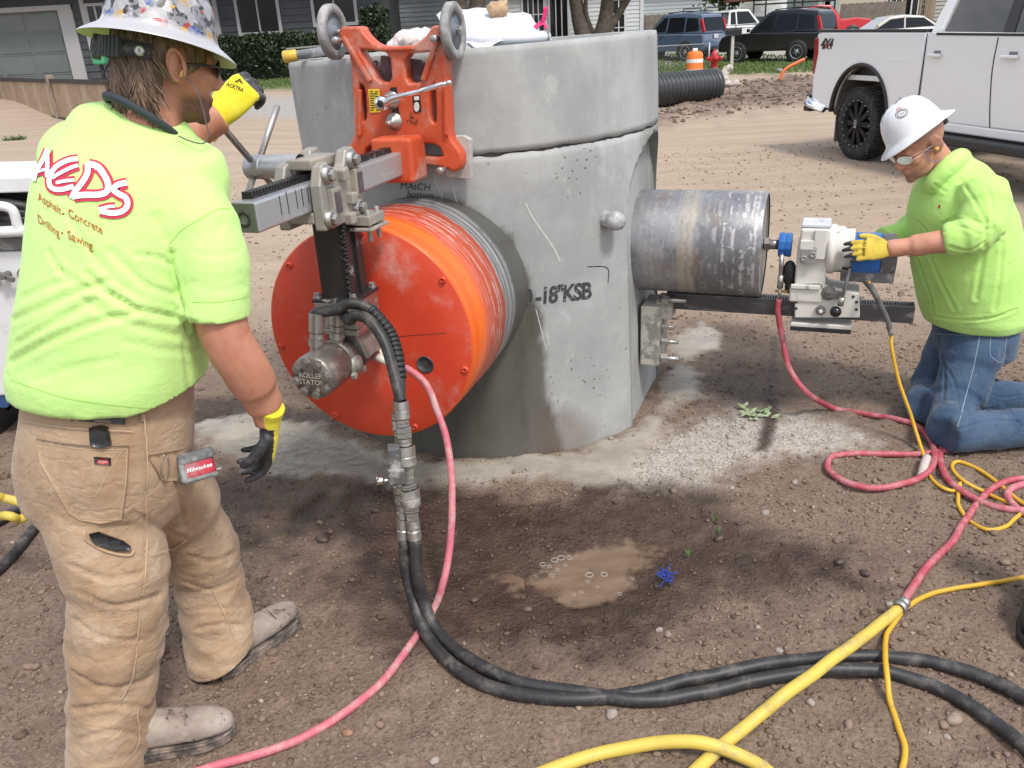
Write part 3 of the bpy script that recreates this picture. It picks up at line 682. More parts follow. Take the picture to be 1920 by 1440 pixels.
# stickers on the plate
def sticker(px4, mat, name, off=.0025, lines=None):
    P = [Q(FR+off, *fpx(*p)) for p in px4]; m = MB(); m.prism(P, rn*.0008); return m.obj(name, mat, stand)
yl = M('label_yellow', (.75, .55, .02), .5); bk = M('label_black', (.02, .02, .02), .5); wh = M('label_white', (.7, .7, .68), .5, dirt=((.4, .37, .34), 20, .5, .8))
sticker([(691, 167), (712, 167), (714, 210), (695, 211)], yl, 'warning_label')
for k in range(9):
    y0 = 170+k*4.4; sticker([(694+k*.25, y0), (700+(k*7) % 9, y0), (700+(k*7) % 9, y0+1.8), (694+k*.25, y0+1.8)], bk, 'label_line', .0036)
    sticker([(704+k*.25, y0+.6), (710, y0+.6), (710, y0+2.2), (704+k*.25, y0+2.2)], bk, 'label_line', .0036)
sticker([(774, 180), (788, 178), (791, 210), (777, 211)], bk, 'maker_label')
el = [(782+5.0*math.cos(a), 200+9*math.sin(a)) for a in np.linspace(0, 2*math.pi, 20, endpoint=False)]; sticker(el, wh, 'label_oval', .0036)
sticker([(777, 181), (786, 180), (787, 187), (778, 188)], wh, 'label_patch', .0036)
def fdec(cx, cy, ux, uy, off=.0025): return lambda a, c: Q(FR+off, *fpx(cx+ux[0]*a+uy[0]*c, cy+ux[1]*a+uy[1]*c))
textobj('handwriting', '24"', fdec(772, 222, (.45, -.9), (-.9, -.4)), INK, stand, size=15)
textobj('handwriting', 'B+', fdec(781, 228, (.45, -.9), (-.9, -.4)), INK, stand, size=11)
# column and rack
mb = MB(); mb.box(Q(1.405, 0, z_c-.01), (.95, .074, .078), RB); col = mb.obj('column', ALU, stand, .006)
mb = MB(); mb.box(Q(1.8805, 0, z_c-.01), (.004, .07, .074), RB); mb.obj('column_end_plate', M('end_plate', (.17, .19, .16), .55, .4, dirt=((.3, .3, .28), 20, .5, .8)), col, .002)
mb = MB(); mb.lathe(Q(1.8835, 0, z_c-.012), rn, [(0, .02), (.0015, .02), (.0015, .0135), (-.03, .0135), (-.03, .0005)], 24); mb.obj('end_hole', M('hole_dark', (.05, .05, .045), .6), col)
mb = MB()
for k in range(60): mb.box(Q(.99+k*.0143, -.012, z_c+.0385), (.0085, .03, .017), RB)
mb.box(Q(1.41, -.012, z_c+.031), (.86, .03, .008), RB); mb.obj('rack', DARKST, col)
for k, s in ((1.66, .05), (1.69, .05), (1.735, .06), (1.77, .05), (1.63, .04)):
    mb = MB(); mb.box(Q(k, .0375, z_c), (.0025, .001, s), RB); mb.obj('depth_mark', INK, col)
# carriage casting: cheeks, roller bosses, gib plates
carr = MB(); ca0, ca1 = 1.40, 1.60
for sgn in (-1, 1):
    prof = [(1.385, 1.16), (1.625, 1.16), (1.625, 1.285), (1.60, 1.335), (1.57, 1.345), (1.545, 1.318), (1.48, 1.318), (1.455, 1.36), (1.41, 1.365), (1.385, 1.33)]
    carr.prism([Q(r, sgn*.041, z) for r, z in prof], rt*sgn*.034)
carr.box(Q(1.505, 0, 1.195), (.238, .0815, .034), RB); carr.box(Q(1.505, -.01, 1.335), (.15, .08, .03), RB)
cg = carr.obj('carriage', CASTA, stand, .006, 3)
for r, z in ((1.585, 1.31), (1.435, 1.33), (1.43, 1.19), (1.6, 1.19)):
    mb = MB(); mb.lathe(Q(r, .074, z), rt, [(0, .027), (.014, .025), (.016, .018)], 20); mb.lathe(Q(r, .088, z), rt, [(0, .0165), (.013, .0165), (.015, .013), (.0155, .0005)], 6, smooth=False); mb.obj('roller_bolt', STEEL, cg)
for r, z, a, c in ((1.567, 1.235, .05, .075), (1.425, 1.265, .045, .08)):
    mb = MB(); mb.box(Q(r, .083, z), (a, .02, c), RB); g = mb.obj('gib_block', CASTA, cg, .004)
    mb = MB(); mb.box(Q(r, .094, z-.002), (a*.68, .004, c*.78), RB); mb.obj('gib_plate', M('gib_plum', (.11, .08, .095), .4, .3, dirt=((.2, .18, .17), 20, .5, .8)), g, .002)
for r, z in ((1.49, 1.17), (1.505, 1.30), (1.47, 1.225)):
    mb = MB(); mb.box(Q(r, .082, z), (.034, .03, .034), RB @ Matrix.Rotation(.3*(r-1.48)*20, 3, 'Y')); mb.obj('set_screw_boss', CASTA, cg, .005)
mb = MB(); mb.box(Q(1.415, .1, 1.155), (.1, .06, .028), RB); mb.box(Q(1.415, .1, 1.13), (.12, .075, .01), RB)
for k in (-.03, .03): mb.cyl(Q(1.415+k, .115, 1.09), Q(1.415+k, .115, 1.185), .008, n=8)
mb.obj('clamp_bracket', CASTA, cg, .003)
# feed shaft, hub and four-spoke capstan handle
zh, rh = 1.325, 1.535
mb = MB(); mb.lathe(Q(rh, -.03, zh), -rt, [(0, .036), (.09, .036), (.095, .032), (.13, .032)], 24); mb.obj('pinion_housing', ALU, cg)
hb = MB(); hb.lathe(Q(rh, -.152, zh), -rt, [(0, .001), (0, .032), (.004, .035), (.05, .035), (.055, .03), (.055, .001)], 24); hub = hb.obj('capstan_hub', ALU, stand)
for a, L in ((45, .235), (135, .22), (225, .2), (315, .2)):
    d = rn*math.cos(math.radians(a))+ZU*math.sin(math.radians(a)); p = Q(rh, -.178, zh)
    mb = MB(); mb.tube([p+d*.02, p+d*(L-.004), p+d*L], [.0095, .0095, .007], 12); mb.obj('handle_rod', STEEL, hub)
# spacer post and flange, motor
mb = MB(); mb.box(Q(1.455, .012, 1.045), (.115, .1, .25), RB); post = mb.obj('spacer_post', DARKST, stand, .004)
mb = MB(); mb.box(Q(1.455+.0, .064, 1.045), (.006, .012, .22), RB @ Matrix.Rotation(.0, 3, 'X'))
for k in range(40):
    p = Q(1.512+.003*math.sin(k*2.), .06+.004*math.sin(k*3.1), .94+k*.0056); mb.ell(p, (.008, .008, .006), n=6, m=4)
mb.obj('weld_bead', M('weld_black', (.03, .03, .03), .6, .5, bump=(80, .6, .004)), post)
mb = MB(); mb.box(Q(1.455, .012, .924), (.165, .15, .012), RB); fl = mb.obj('flange_plate', DARKST, stand, .003)
mb = MB(); mb.box(Q(1.455, .012, .8765), (.155, .14, .083), RB); mb.obj('mount_block', STEEL, stand, .004)
mb = MB(); mb.box(Q(1.456, .012, .826), (.16, .145, .018), RB); mb.obj('mount_plate', STEEL, stand, .003)
for r in (1.39, 1.52):
    for u in (-.05, .072):
        mb = MB(); mb.lathe(Q(r, u, .929), ZU, [(0, .014), (.004, .014), (.004, .01), (.016, .01), (.016, .0005)], 8, smooth=False); mb.obj('flange_bolt', STEEL, fl)
mb = MB(); mb.prism([Q(1.40, -.05, .819), Q(1.40, .05, .819), Q(1.40, .085, .73), Q(1.40, -.06, .73)], rn*.1); mb.obj('neck', M('neck_grey', (.2, .19, .175), .5, .5, dirt=((.3, .28, .25), 12, .45, .7)), stand, .004)
mz = .738; mb = MB()
mb.lathe(Q(1.325, 0, mz), rn, [(0, .001), (0, .05), (.06, .05), (.06, .062), (.13, .066), (.13, .058), (.19, .058), (.19, .066), (.235, .066), (.235, .06), (.245, .06), (.245, .069), (.36, .069), (.372, .062), (.372, .0005)], 40)
mot = mb.obj('hydraulic_motor', M('motor_cast', (.22, .2, .18), .42, .7, dirt=((.3, .26, .21), 11, .45, .72), bump=(60, .25, .002)), stand)
mot['label'] = 'dull steel hydraulic motor with cast lettering on its end'
mb = MB(); mb.lathe(Q(1.332, 0, mz), rn, [(0, .075), (.05, .07), (.065, .052)], 32); mb.obj('spindle_collar', M('collar_red', (.45, .12, .1), .5, dirt=((.5, .4, .38), 9, .4, .7)), mot)
rE = 1.6975
for k in range(8):
    a = 2*math.pi*k/8+.2; c0 = Q(rE, .052*math.cos(a), mz+.052*math.sin(a))
    mb = MB(); mb.lathe(c0, rn, [(-.01, .0145), (.004, .0145), (.004, .009), (.012, .009), (.012, .0005)], 8, smooth=False); mb.obj('end_bolt', STEEL, mot)
CASTL = M('cast_letter', (.5, .46, .4), .5, .2)
for t_, dz in (('ROLLER', .009), ('STATOR', -.012)):
    ob = textobj('cast_lettering', t_, lambda a, c, dz=dz: Q(rE+.0015, -a*-1, mz+dz+c), CASTL, mot, size=.0225, bold=.0004)
mb = MB(); mb.lathe(Q(1.545, .062, mz-.01), rt, [(0, .03), (.012, .03), (.012, .02), (.02, .018), (.02, .0005)], 16)
for k in (-.03, .03): mb.lathe(Q(1.545+k, .068, mz-.035), rt, [(0, .012), (.012, .011), (.0125, .0005)], 6, smooth=False)
mb.obj('port_block', CASTA, mot)
# hose ports on the motor
PORT = []
for r, u in ((1.615, -.02), (1.545, .012)):
    p = Q(r, u, mz+.062); d = (ZU*1.+rt*.12+rn*-.1).normalized(); mb = MB()
    mb.lathe(p, d, [(-.01, .019), (.012, .019), (.012, .024), (.03, .024), (.03, .018), (.034, .021), (.05, .021), (.05, .019), (.055, .0235), (.11, .0235), (.112, .017)], 16, smooth=False); mb.obj('hose_fitting', STEEL, mot)
    PORT.append(p+d*.1)
# ------------------------------------------------ orange core barrel
bar = thing('core_barrel', Q(1.05, 0, .36), 'large orange painted core drill barrel biting into the front of the manhole', 'core drill bit')
BR = .3735
BM = bpy.data.materials.new('barrel_paint'); nt, b = NT(BM)
tc = nt.nodes.new('ShaderNodeTexCoord'); dt = nt.nodes.new('ShaderNodeVectorMath'); dt.operation = 'DOT_PRODUCT'; nt.links.new(tc.outputs['Object'], dt.inputs[0]); dt.inputs[1].default_value = rn
r_ = mth(nt, 'SUBTRACT', dt.outputs['Value'], MC.dot(rn))          # distance from the manhole axis
ang = tex(nt, 3.2, 4, .6); wav = mth(nt, 'ADD', r_, ramp(nt, ang, .2, .8, -.02, .02))
# swept slurry streaks run round the barrel
mpn = nt.nodes.new('ShaderNodeMapping'); mpn.inputs['Rotation'].default_value = (0, 0, 0)
cmb = nt.nodes.new('ShaderNodeCombineXYZ'); nt.links.new(mth(nt, 'MULTIPLY', r_, 34.), cmb.inputs[0]); nt.links.new(mth(nt, 'MULTIPLY', ang, 2.2), cmb.inputs[1])
sn = nd(nt, 'ShaderNodeTexNoise'); sn.inputs['Scale'].default_value = 1.3; sn.inputs['Detail'].default_value = 5; nt.links.new(cmb.outputs[0], sn.inputs['Vector'])
sn2 = nd(nt, 'ShaderNodeTexNoise'); sn2.inputs['Scale'].default_value = 3.5; sn2.inputs['Detail'].default_value = 4; nt.links.new(cmb.outputs[0], sn2.inputs['Vector'])
org = mixc(nt, ramp(nt, sn.outputs['Fac'], .35, .65), (.72, .105, .012), (.8, .15, .02))
c_ = mixc(nt, ramp(nt, wav, 1.16, 1.2), (.62, .085, .03), org)
c_ = mixc(nt, mth(nt, 'MULTIPLY', ramp(nt, sn2.outputs['Fac'], .52, .6), ramp(nt, wav, 1.0, 1.24, .7, .0)), c_, (.72, .62, .58))
stl = mixc(nt, ramp(nt, sn.outputs['Fac'], .38, .62), (.2, .2, .2), (.68, .68, .68))
f_ = ramp(nt, wav, .975, 1.0, 1, 0); c_ = mixc(nt, f_, c_, stl)
c_ = mixc(nt, ramp(nt, wav, .84, .875, 1, 0), c_, (.17, .165, .155))
nt.links.new(c_, b.inputs['Base Color']); nt.links.new(ramp(nt, f_, 0, 1, 0, .45), b.inputs['Metallic']); nt.links.new(ramp(nt, sn2.outputs['Fac'], .4, .7, .32, .55), b.inputs['Roughness'])
mb = MB(); mb.lathe(Q(.60, 0, mz), rn, [(0, BR-.006), (.37, BR-.006), (.37, BR), (.717, BR), (.722, BR-.004), (.722, BR-.02)], 110); tubeo = mb.obj('barrel_tube', BM, bar)
RED = M('barrel_face_red', (.6, .052, .02), .4, var=((.66, .085, .04), 3.0, .4, .75), dirt=((.6, .3, .26), 6., .5, .82), bump=(30, .08, .002))
mb = MB(); mb.lathe(Q(1.3095, 0, mz), rn, [(0, BR-.0045), (.012, BR-.0045), (.0135, BR-.007), (.014, .2), (.0135, .0005)], 110); face = mb.obj('face_plate', RED, bar)
for k in range(7):
    a = 2*math.pi*k/7+.62; c0 = Q(1.3225, (BR-.022)*math.cos(a), mz+(BR-.022)*math.sin(a)); mb = MB()
    mb.lathe(c0, rn, [(0, .0125), (.007, .0105), (.009, .006), (.004, .0058), (.004, .0005)], 14); mb.obj('cap_screw', RED, face)
mb = MB(); cH = Q(1.3235, .155, mz-.06)
hpx = ONP(797, 684, Q(1.3235, 0, 0), rn); mb.lathe(hpx, rn, [(0, .031), (.002, .03), (.002, .026), (.0007, .025), (.0007, .0005)], 28); mb.obj('view_port', M('port_dark', (.035, .04, .045), .35, dirt=((.25, .25, .25), 20, .5, .8)), face)
P = [ONP(x, y, Q(1.3235, 0, 0), rn) for x, y in ((737, 633), (770, 629), (800, 627), (836, 624))]; mb = MB(); mb.tube(P, .0011, 5); mb.obj('scratch', INK, face)
# ------------------------------------------------ grey timber shim behind the frame's foot
shim = MB(); fo2 = Q(MR+.012, 0, 0)
shp = [(838, 262), (848, 255), (868, 255), (881, 262), (882, 336), (840, 332), (835, 325)]
shim.prism([ONP(x, y, Q(MR+.048, 0, 0), rn) for x, y in shp], -rn*.03)
o = shim.obj('shim_board', M('weathered_wood', (.36, .34, .32), .85, var=((.5, .48, .45), 9, .35, .7), bump=(40, .4, .003)), None, .002)
tag(o, 'weathered grey board wedged behind the right foot of the orange stand', 'board')
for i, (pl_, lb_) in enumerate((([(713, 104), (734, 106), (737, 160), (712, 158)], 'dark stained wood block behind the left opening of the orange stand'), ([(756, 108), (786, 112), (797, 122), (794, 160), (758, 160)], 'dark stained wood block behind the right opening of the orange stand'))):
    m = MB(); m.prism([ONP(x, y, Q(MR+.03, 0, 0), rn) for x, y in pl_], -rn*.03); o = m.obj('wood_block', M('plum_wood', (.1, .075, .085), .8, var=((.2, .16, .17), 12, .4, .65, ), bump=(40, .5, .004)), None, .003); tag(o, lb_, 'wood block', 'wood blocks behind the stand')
# ------------------------------------------------ chrome ratchet on the anchor nut
rat = thing('ratchet_wrench', Q(FR+.05, u2, z2), 'chrome ratchet wrench fitted on the nut of the orange stand', 'wrench')
def rq(px, py, off): return ONP(px, py, Q(FR+off, 0, 0), rn)
h0 = rq(716, 194, .07); h1 = rq(735, 183, .075); h2 = rq(783, 172, .08); h3 = rq(838, 156, .085)
mb = MB(); mb.lathe(h0-rn*.012, rn, [(0, .001), (0, .02), (.006, .025), (.02, .025), (.025, .02), (.025, .0005)], 24); hd = mb.obj('ratchet_head', CHROME, rat)
mb = MB(); mb.lathe(h0+rn*.013, rn, [(0, .012), (.003, .011), (.003, .0005)], 16); mb.obj('head_cap', M('slot_dark', (0, 0, 0)), hd)
mb = MB(); mb.tube([h0, h0.lerp(h1, .5), h1, h1.lerp(h2, .5), h2, h2.lerp(h3, .06), h2.lerp(h3, .12), h2.lerp(h3, .9), h3], [(.016, .012), (.017, .012), (.011, .008), (.0085, .007), (.0085, .007), (.007, .006), (.01, .009), (.0095, .0085), (.006, .006)], 12); mb.obj('handle', CHROME, rat)
mb = MB(); mb.ell(rq(842, 155, .085), (.009, .009, .009)); mb.obj('handle_end', CHROME, rat)
mb = MB(); mb.cyl(Q(FR+.02, u2, z2), Q(FR+.07, u2, z2), .017, n=18); mb.obj('socket', CHROME, rat)

# ================================================================== RIGHT-HAND CORE DRILL
def QR(r, u, z): return MC+ax*r+axt*u+ZU*z
RR = basis(ax, axt, ZU)
def rpx(px, py, u=0.):
    p = ONP(px, py, MC+axt*u, axt); return (p-MC).dot(ax), p.z
WHP = M('chipped_white_paint', (.6, .58, .53), .5, var=((.66, .645, .6), 5, .35, .7), dirt=((.2, .18, .15), 13, .58, .7), bump=(60, .2, .002))
BLU = M('motor_blue', (.02, .13, .42), .4, dirt=((.3, .32, .34), 14, .58, .74))
GRYP = M('grey_plastic', (.1, .1, .1), .55, dirt=((.4, .39, .37), 16, .5, .68))
RAIL = M('rail_steel', (.1, .1, .105), .38, .7, dirt=((.27, .26, .25), 8, .5, .75, (1, 1, 4)), bump=(90, .15, .001))
BST = bpy.data.materials.new('worn_barrel_steel'); nt, b = NT(BST)
tc = nt.nodes.new('ShaderNodeTexCoord'); dt = nt.nodes.new('ShaderNodeVectorMath'); dt.operation = 'DOT_PRODUCT'; nt.links.new(tc.outputs['Object'], dt.inputs[0]); dt.inputs[1].default_value = ax
r_ = mth(nt, 'SUBTRACT', dt.outputs['Value'], MC.dot(ax)); blot = tex(nt, 4, 6, .65)
cmb = nt.nodes.new('ShaderNodeCombineXYZ'); nt.links.new(mth(nt, 'MULTIPLY', r_, 30.), cmb.inputs[0]); nt.links.new(mth(nt, 'MULTIPLY', tex(nt, 9, 3, .5), 5.), cmb.inputs[1])
sn = nd(nt, 'ShaderNodeTexNoise'); sn.inputs['Scale'].default_value = 1.6; sn.inputs['Detail'].default_value = 6; nt.links.new(cmb.outputs[0], sn.inputs['Vector'])
c_ = mixc(nt, ramp(nt, blot, .33, .68), (.13, .135, .145), (.3, .3, .31))
c_ = mixc(nt, ramp(nt, tex(nt, 6, 5, .6, seed=6.), .55, .75, 0, .55), c_, (.24, .15, .11))
c_ = mixc(nt, mth(nt, 'MULTIPLY', ramp(nt, sn.outputs['Fac'], .5, .64), ramp(nt, r_, 1.0, 1.1, .15, .6)), c_, (.64, .62, .62))
band = mth(nt, 'MULTIPLY', ramp(nt, r_, .885, .9), ramp(nt, r_, .955, .97, 1, 0)); c_ = mixc(nt, mth(nt, 'MULTIPLY', band, ramp(nt, sn.outputs['Fac'], .3, .6, .2, .7)), c_, (.42, .38, .31))
nt.links.new(c_, b.inputs['Base Color']); b.inputs['Metallic'].default_value = .35; b.inputs['Roughness'].default_value = .4
addbump(nt, b, [(sn.outputs['Fac'], .15, .003)])
sb = thing('core_barrel', QR(.95, 0, .55), 'worn grey steel core drill barrel entering the right side of the manhole', 'core drill bit')
r2, zA = .2185, .772
mb = MB(); mb.lathe(QR(.60, 0, zA), ax, [(0, r2), (.622, r2), (.627, r2-.002), (.627, r2-.012)], 90); mb.obj('barrel_tube', BST, sb)
mb = MB(); mb.lathe(QR(1.222, 0, zA), ax, [(0, r2-.01), (0, r2-.018), (-.006, r2-.02), (-.004, .1), (-.002, .05), (-.002, .0005)], 90); mb.obj('end_plate', M('end_steel', (.3, .28, .26), .4, .5, dirt=((.55, .53, .5), 7, .5, .75)), sb)
dr = thing('core_drill', QR(.8, 0, .2), 'white and blue electric core drill on a horizontal rail, held by the kneeling man', 'core drill')
mb = MB(); mb.cyl(QR(1.215, 0, zA), QR(1.30, 0, zA), .021, n=16); mb.lathe(QR(1.225, 0, zA), ax, [(0, .03), (.02, .03), (.022, .022)], 6, smooth=False); mb.obj('spindle', M('spindle_steel', (.28, .26, .25), .35, .8), dr)
mb = MB(); mb.lathe(QR(1.283, 0, zA), ax, [(0, .02), (0, .05), (.012, .052), (.022, .052), (.022, .046), (.04, .05), (.052, .05), (.052, .02)], 10, smooth=False); mb.obj('water_swivel', BLU, dr, .002)
mb = MB(); mb.cyl(QR(1.30, -.045, zA-.03), QR(1.303, -.05, .655), .0095, n=12); mb.cyl(QR(1.303, -.05, .655), QR(1.303, -.05, .60), .013, n=8); mb.cyl(QR(1.303, -.05, .6), QR(1.303, -.05, .55), .007, n=8); mb.obj('water_inlet', STEEL, dr)
mb = MB(); mb.box(QR(1.31, -.045, .585), (.05, .012, .012), RR); mb.obj('inlet_tap', M('brass', (.5, .36, .14), .35, .9), dr)
mb = MB(); mb.ell(QR(1.335, -.03, .66), (.03, .03, .055)); mb.ell(QR(1.345, -.03, .6), (.025, .025, .03)); mb.obj('rubber_boot', BLKR, dr)
gb_ = MB(); gb_.box(QR(1.42, 0, .70), (.12, .15, .20), RR); gb_.box(QR(1.425, 0, .80), (.115, .17, .12), RR); gb_.box(QR(1.41, -.002, .58), (.135, .16, .06), RR); g = gb_.obj('gearbox', WHP, dr, .01, 3)
for a_, s_ in ((QR(1.40, -.09, .775), (.06, .012, .08)), (QR(1.445, -.09, .80), (.045, .014, .12)), (QR(1.405, -.085, .62), (.115, .014, .018))): MB().box(a_, s_, RR).obj('cover_plate', WHP, g, .003)
mb = MB(); mb.box(QR(1.405, -.099, .752), (.06, .008, .06), RR)
for k in (-.017, .017): mb.lathe(QR(1.405+k, -.10, .752+k*.5), -axt, [(0, .013), (.008, .012), (.008, .006), (.002, .0005)], 12)
mb.obj('selector_plate', M('plate_grey', (.3, .3, .29), .5, .3), g, .002)
mb = MB(); mb.box(QR(1.425, 0, .8685), (.11, .14, .012), RR); mb.obj('top_shield', M('shield_clear', (.55, .56, .58), .35, dirt=((.35, .33, .3), 12, .5, .7)), g, .003)
mb = MB(); mb.lathe(QR(1.475, 0, zA-.01), ax, [(0, .02), (0, .098), (.012, .101), (.03, .101), (.03, .094), (.06, .094), (.065, .085), (.1, .085), (.1, .02)], 36); mh = mb.obj('motor_housing', WHP, dr)
for k in range(2):
    a = math.pi*1.25+k*.3; mb = MB(); mb.box(QR(1.555, math.cos(a)*.087, zA-.01+math.sin(a)*.087), (.035, .006, .006), RR); mb.obj('cooling_slot', M('slot_dark', (0, 0, 0)), mh)
mb = MB(); zB = .742; mb.lathe(QR(1.572, 0, zB), ax, [(0, .02), (0, .086), (.004, .09), (.10, .09), (.105, .087), (.105, .02)], 36); mb.obj('motor_body', BLU, dr)
mb = MB(); mb.lathe(QR(1.677, 0, zB), ax, [(0, .02), (0, .089), (.05, .089), (.06, .08), (.06, .0005)], 36); mb.box(QR(1.635, -.01, zB-.072), (.2, .12, .05), RR); mb.obj('motor_end_cap', GRYP, dr, .006)
# rail, rack, anchor foot
mb = MB(); mb.box(QR(1.325, 0, .508), (1.01, .065, .074), RR); rail = mb.obj('rail', RAIL, dr, .004)
mb = MB()
for k in range(96): mb.box(QR(.83+k*.0104, -.012, .5495), (.0055, .022, .011), RR)
mb.obj('rail_rack', DARKST, rail)
for z in ():
    mb = MB(); mb.box(QR(1.325, -.0335, z), (1.0, .003, .004), RR); mb.obj('rail_groove', M('groove_pale', (.3, .3, .3), .5, .4), rail)
mb = MB(); mb.box(QR(.768, -.02, .365), (.085, .2, .28), RR); mb.box(QR(.82, -.02, .48), (.07, .12, .09), RR); ft = mb.obj('anchor_foot', M('foot_chipped', (.42, .4, .35), .7, var=((.2, .19, .17), 12, .45, .6), bump=(40, .4, .004)), dr, .006)
for z, L, rr in ((.53, .16, .011), (.405, .1, .006), (.335, .12, .009), (.255, .13, .012)):
    mb = MB(); mb.cyl(QR(.80, -.085, z), QR(.80+L*.75, -.085, z), rr, n=10); mb.lathe(QR(.815, -.085, z), ax, [(0, rr*1.9), (.03, rr*1.9), (.031, rr)], 6, smooth=False); mb.obj('levelling_screw', STEEL, ft)
# carriage on the rail
prof = [rpx(*p, -.075) for p in [(1490, 531), (1536, 529), (1556, 541), (1612, 551), (1612, 596), (1490, 596)]]
mb = MB(); mb.prism([QR(r, -.075, z) for r, z in prof], axt*.035); mb.prism([QR(r, .04, z) for r, z in prof], axt*.035)
mb.box(QR(1.478, 0, .4475), (.24, .145, .02), RR); cz = mb.obj('carriage', WHP, dr, .004)
mb = MB(); mb.box(QR(1.478, -.07, .4335), (.24, .02, .018), RR); mb.obj('wiper_strip', BLKR, cz, .002)
for px, py in ((1493, 566), (1493, 578), (1606, 566), (1606, 580), (1600, 556)):
    r, z = rpx(px, py, -.075); mb = MB(); mb.lathe(QR(r, -.075, z), -axt, [(0, .006), (.003, .006), (.0035, .0005)], 8); mb.obj('screw', DARKST, cz)
r, z = rpx(1539, 581, -.075); mb = MB(); mb.lathe(QR(r, -.075, z), -axt, [(0, .022), (.012, .022), (.013, .012), (.02, .011), (.02, .0005)], 6, smooth=False); mb.obj('lock_nut', M('nut_grey', (.2, .19, .18), .5, .5), cz)
mb = MB(); mb.lathe(QR(r, -.096, z), -axt, [(0, .0085), (.002, .0005)], 12); mb.obj('white_plug', M('label_white', (1, 1, 1)), cz)
r, z = rpx(1567, 581, -.09); mb = MB(); mb.ell(QR(r, -.115, z), (.023, .023, .023)); mb.cyl(QR(r, -.075, z), QR(r, -.1, z), .008, n=10); mb.obj('ball_knob', M('gloss_black', (.012, .012, .013), .15), cz)
r, z = rpx(1563, 552, -.09); mb = MB(); mb.lathe(QR(r-.02, -.075, z), -axt, [(0, .03), (.01, .029), (.011, .014), (.02, .012), (.02, .0005)], 22); mb.box(QR(r, -.085, z-.002), (.06, .02, .03), RR); mb.obj('crank_hub', M('nut_grey', (0, 0, 0)), cz, .004)
p0, p1 = QR(*[(a, -.115, c) for a, c in [rpx(1577, 566, -.115)]][0]), QR(*[(a, -.115, c) for a, c in [rpx(1594, 503, -.115)]][0])
mb = MB(); mb.tube([p0, p0.lerp(p1, .5), p1], [.0075, .0068, .0065], 12); hdl = mb.obj('feed_lever', M('lever_grey', (.2, .19, .19), .45, .4), dr)
mb = MB(); mb.cyl(p0+(p0-p1).normalized()*.016, p0+(p1-p0).normalized()*.02, .0125, n=14); mb.obj('lever_end', STEEL, hdl)
# ================================================================== HOSES AND CABLES
def hz(px, py, r): return float(gh(*G(px, py).xy))
def hpath(L, r, k=8):
    out = []
    for a in L:
        if len(a) == 2: out.append(G(a[0], a[1], hz(*a, r)+r*.95))
        elif isinstance(a, Vector): out.append(a)
        elif a[2] < .5: out.append(G(a[0], a[1], hz(a[0], a[1], r)+r*.95+a[2]))
        else: out.append(AY(*a))
    S_ = spline(out, k); return [p+V(.0035*noise.noise(p*11), .0035*noise.noise(p*11+V(9, 9, 9)), .0015*noise.noise(p*17)) for p in S_]
def hose(name, L, r, mat, label, cat='hose', group=None, n=12, k=8, parent=None):
    o = MB().tube(hpath(L, r, k), r, n).obj(name, mat, parent)
    if parent is None: tag(o, label, cat, group)
    return o
def hosemat(name, c, dust, rough=.55, lo=.5, hi=.78): return M(name, c, rough, dirt=(dust, 16, lo, hi), bump=(70, .15, .001))
PINK = hosemat('faded_pink_rubber', (.5, .12, .16), (.5, .33, .3), .6, .42, .7); REDH = hosemat('red_rubber', (.4, .06, .085), (.5, .25, .26), .55, .4, .75)
YEL = hosemat('yellow_pvc', (.6, .45, .08), (.36, .27, .14), .55, .5, .75); YELC = hosemat('yellow_cable', (.62, .36, .03), (.25, .17, .1), .5, .58, .75)
BLKH = hosemat('black_hydraulic_hose', (.022, .022, .024), (.17, .15, .135), .5, .46, .8)
# pink hose of the front core drill
pv = Q(1.40, .10, .735)
hose('water_hose', [AY(757, 690, 2.5), AY(772, 696, 2.48), AY(800, 722, 2.46), AY(822, 775, 2.42), AY(838, 835, 2.37), AY(847, 900, 2.31), AY(848, 965, 2.25), AY(843, 1030, 2.2), AY(832, 1088, 2.14), (808, 1150), (768, 1212), (705, 1288), (625, 1350), (540, 1395), (450, 1424), (360, 1450), (250, 1500)], .0115, PINK, 'faded pink water hose looping from the orange core barrel to the near boot', group='water hoses')
mb = MB(); mb.tube([Q(1.335, .05, .735), AY(716, 674, 2.53), AY(737, 682, 2.51)], .009, 10); mb.cyl(AY(704, 669, 2.54), AY(728, 678, 2.52), .014, n=12)
vo = mb.obj('water_valve', M('valve_white', (.62, .58, .5), .4)); tag(vo, 'small white and brass water valve on the red barrel face', 'valve')
mb = MB(); mb.cyl(AY(738, 683, 2.51), AY(760, 692, 2.495), .0115, n=8); mb.obj('brass_fitting', M('brass', (0, 0, 0)), vo)
a, c = AY(737, 680, 2.505), AY(751, 669, 2.49); mb = MB(); mb.tube([a, a.lerp(c, .6), c], [(.004, .004), (.007, .003), (.006, .003)], 8); mb.obj('valve_lever', STEEL, vo)
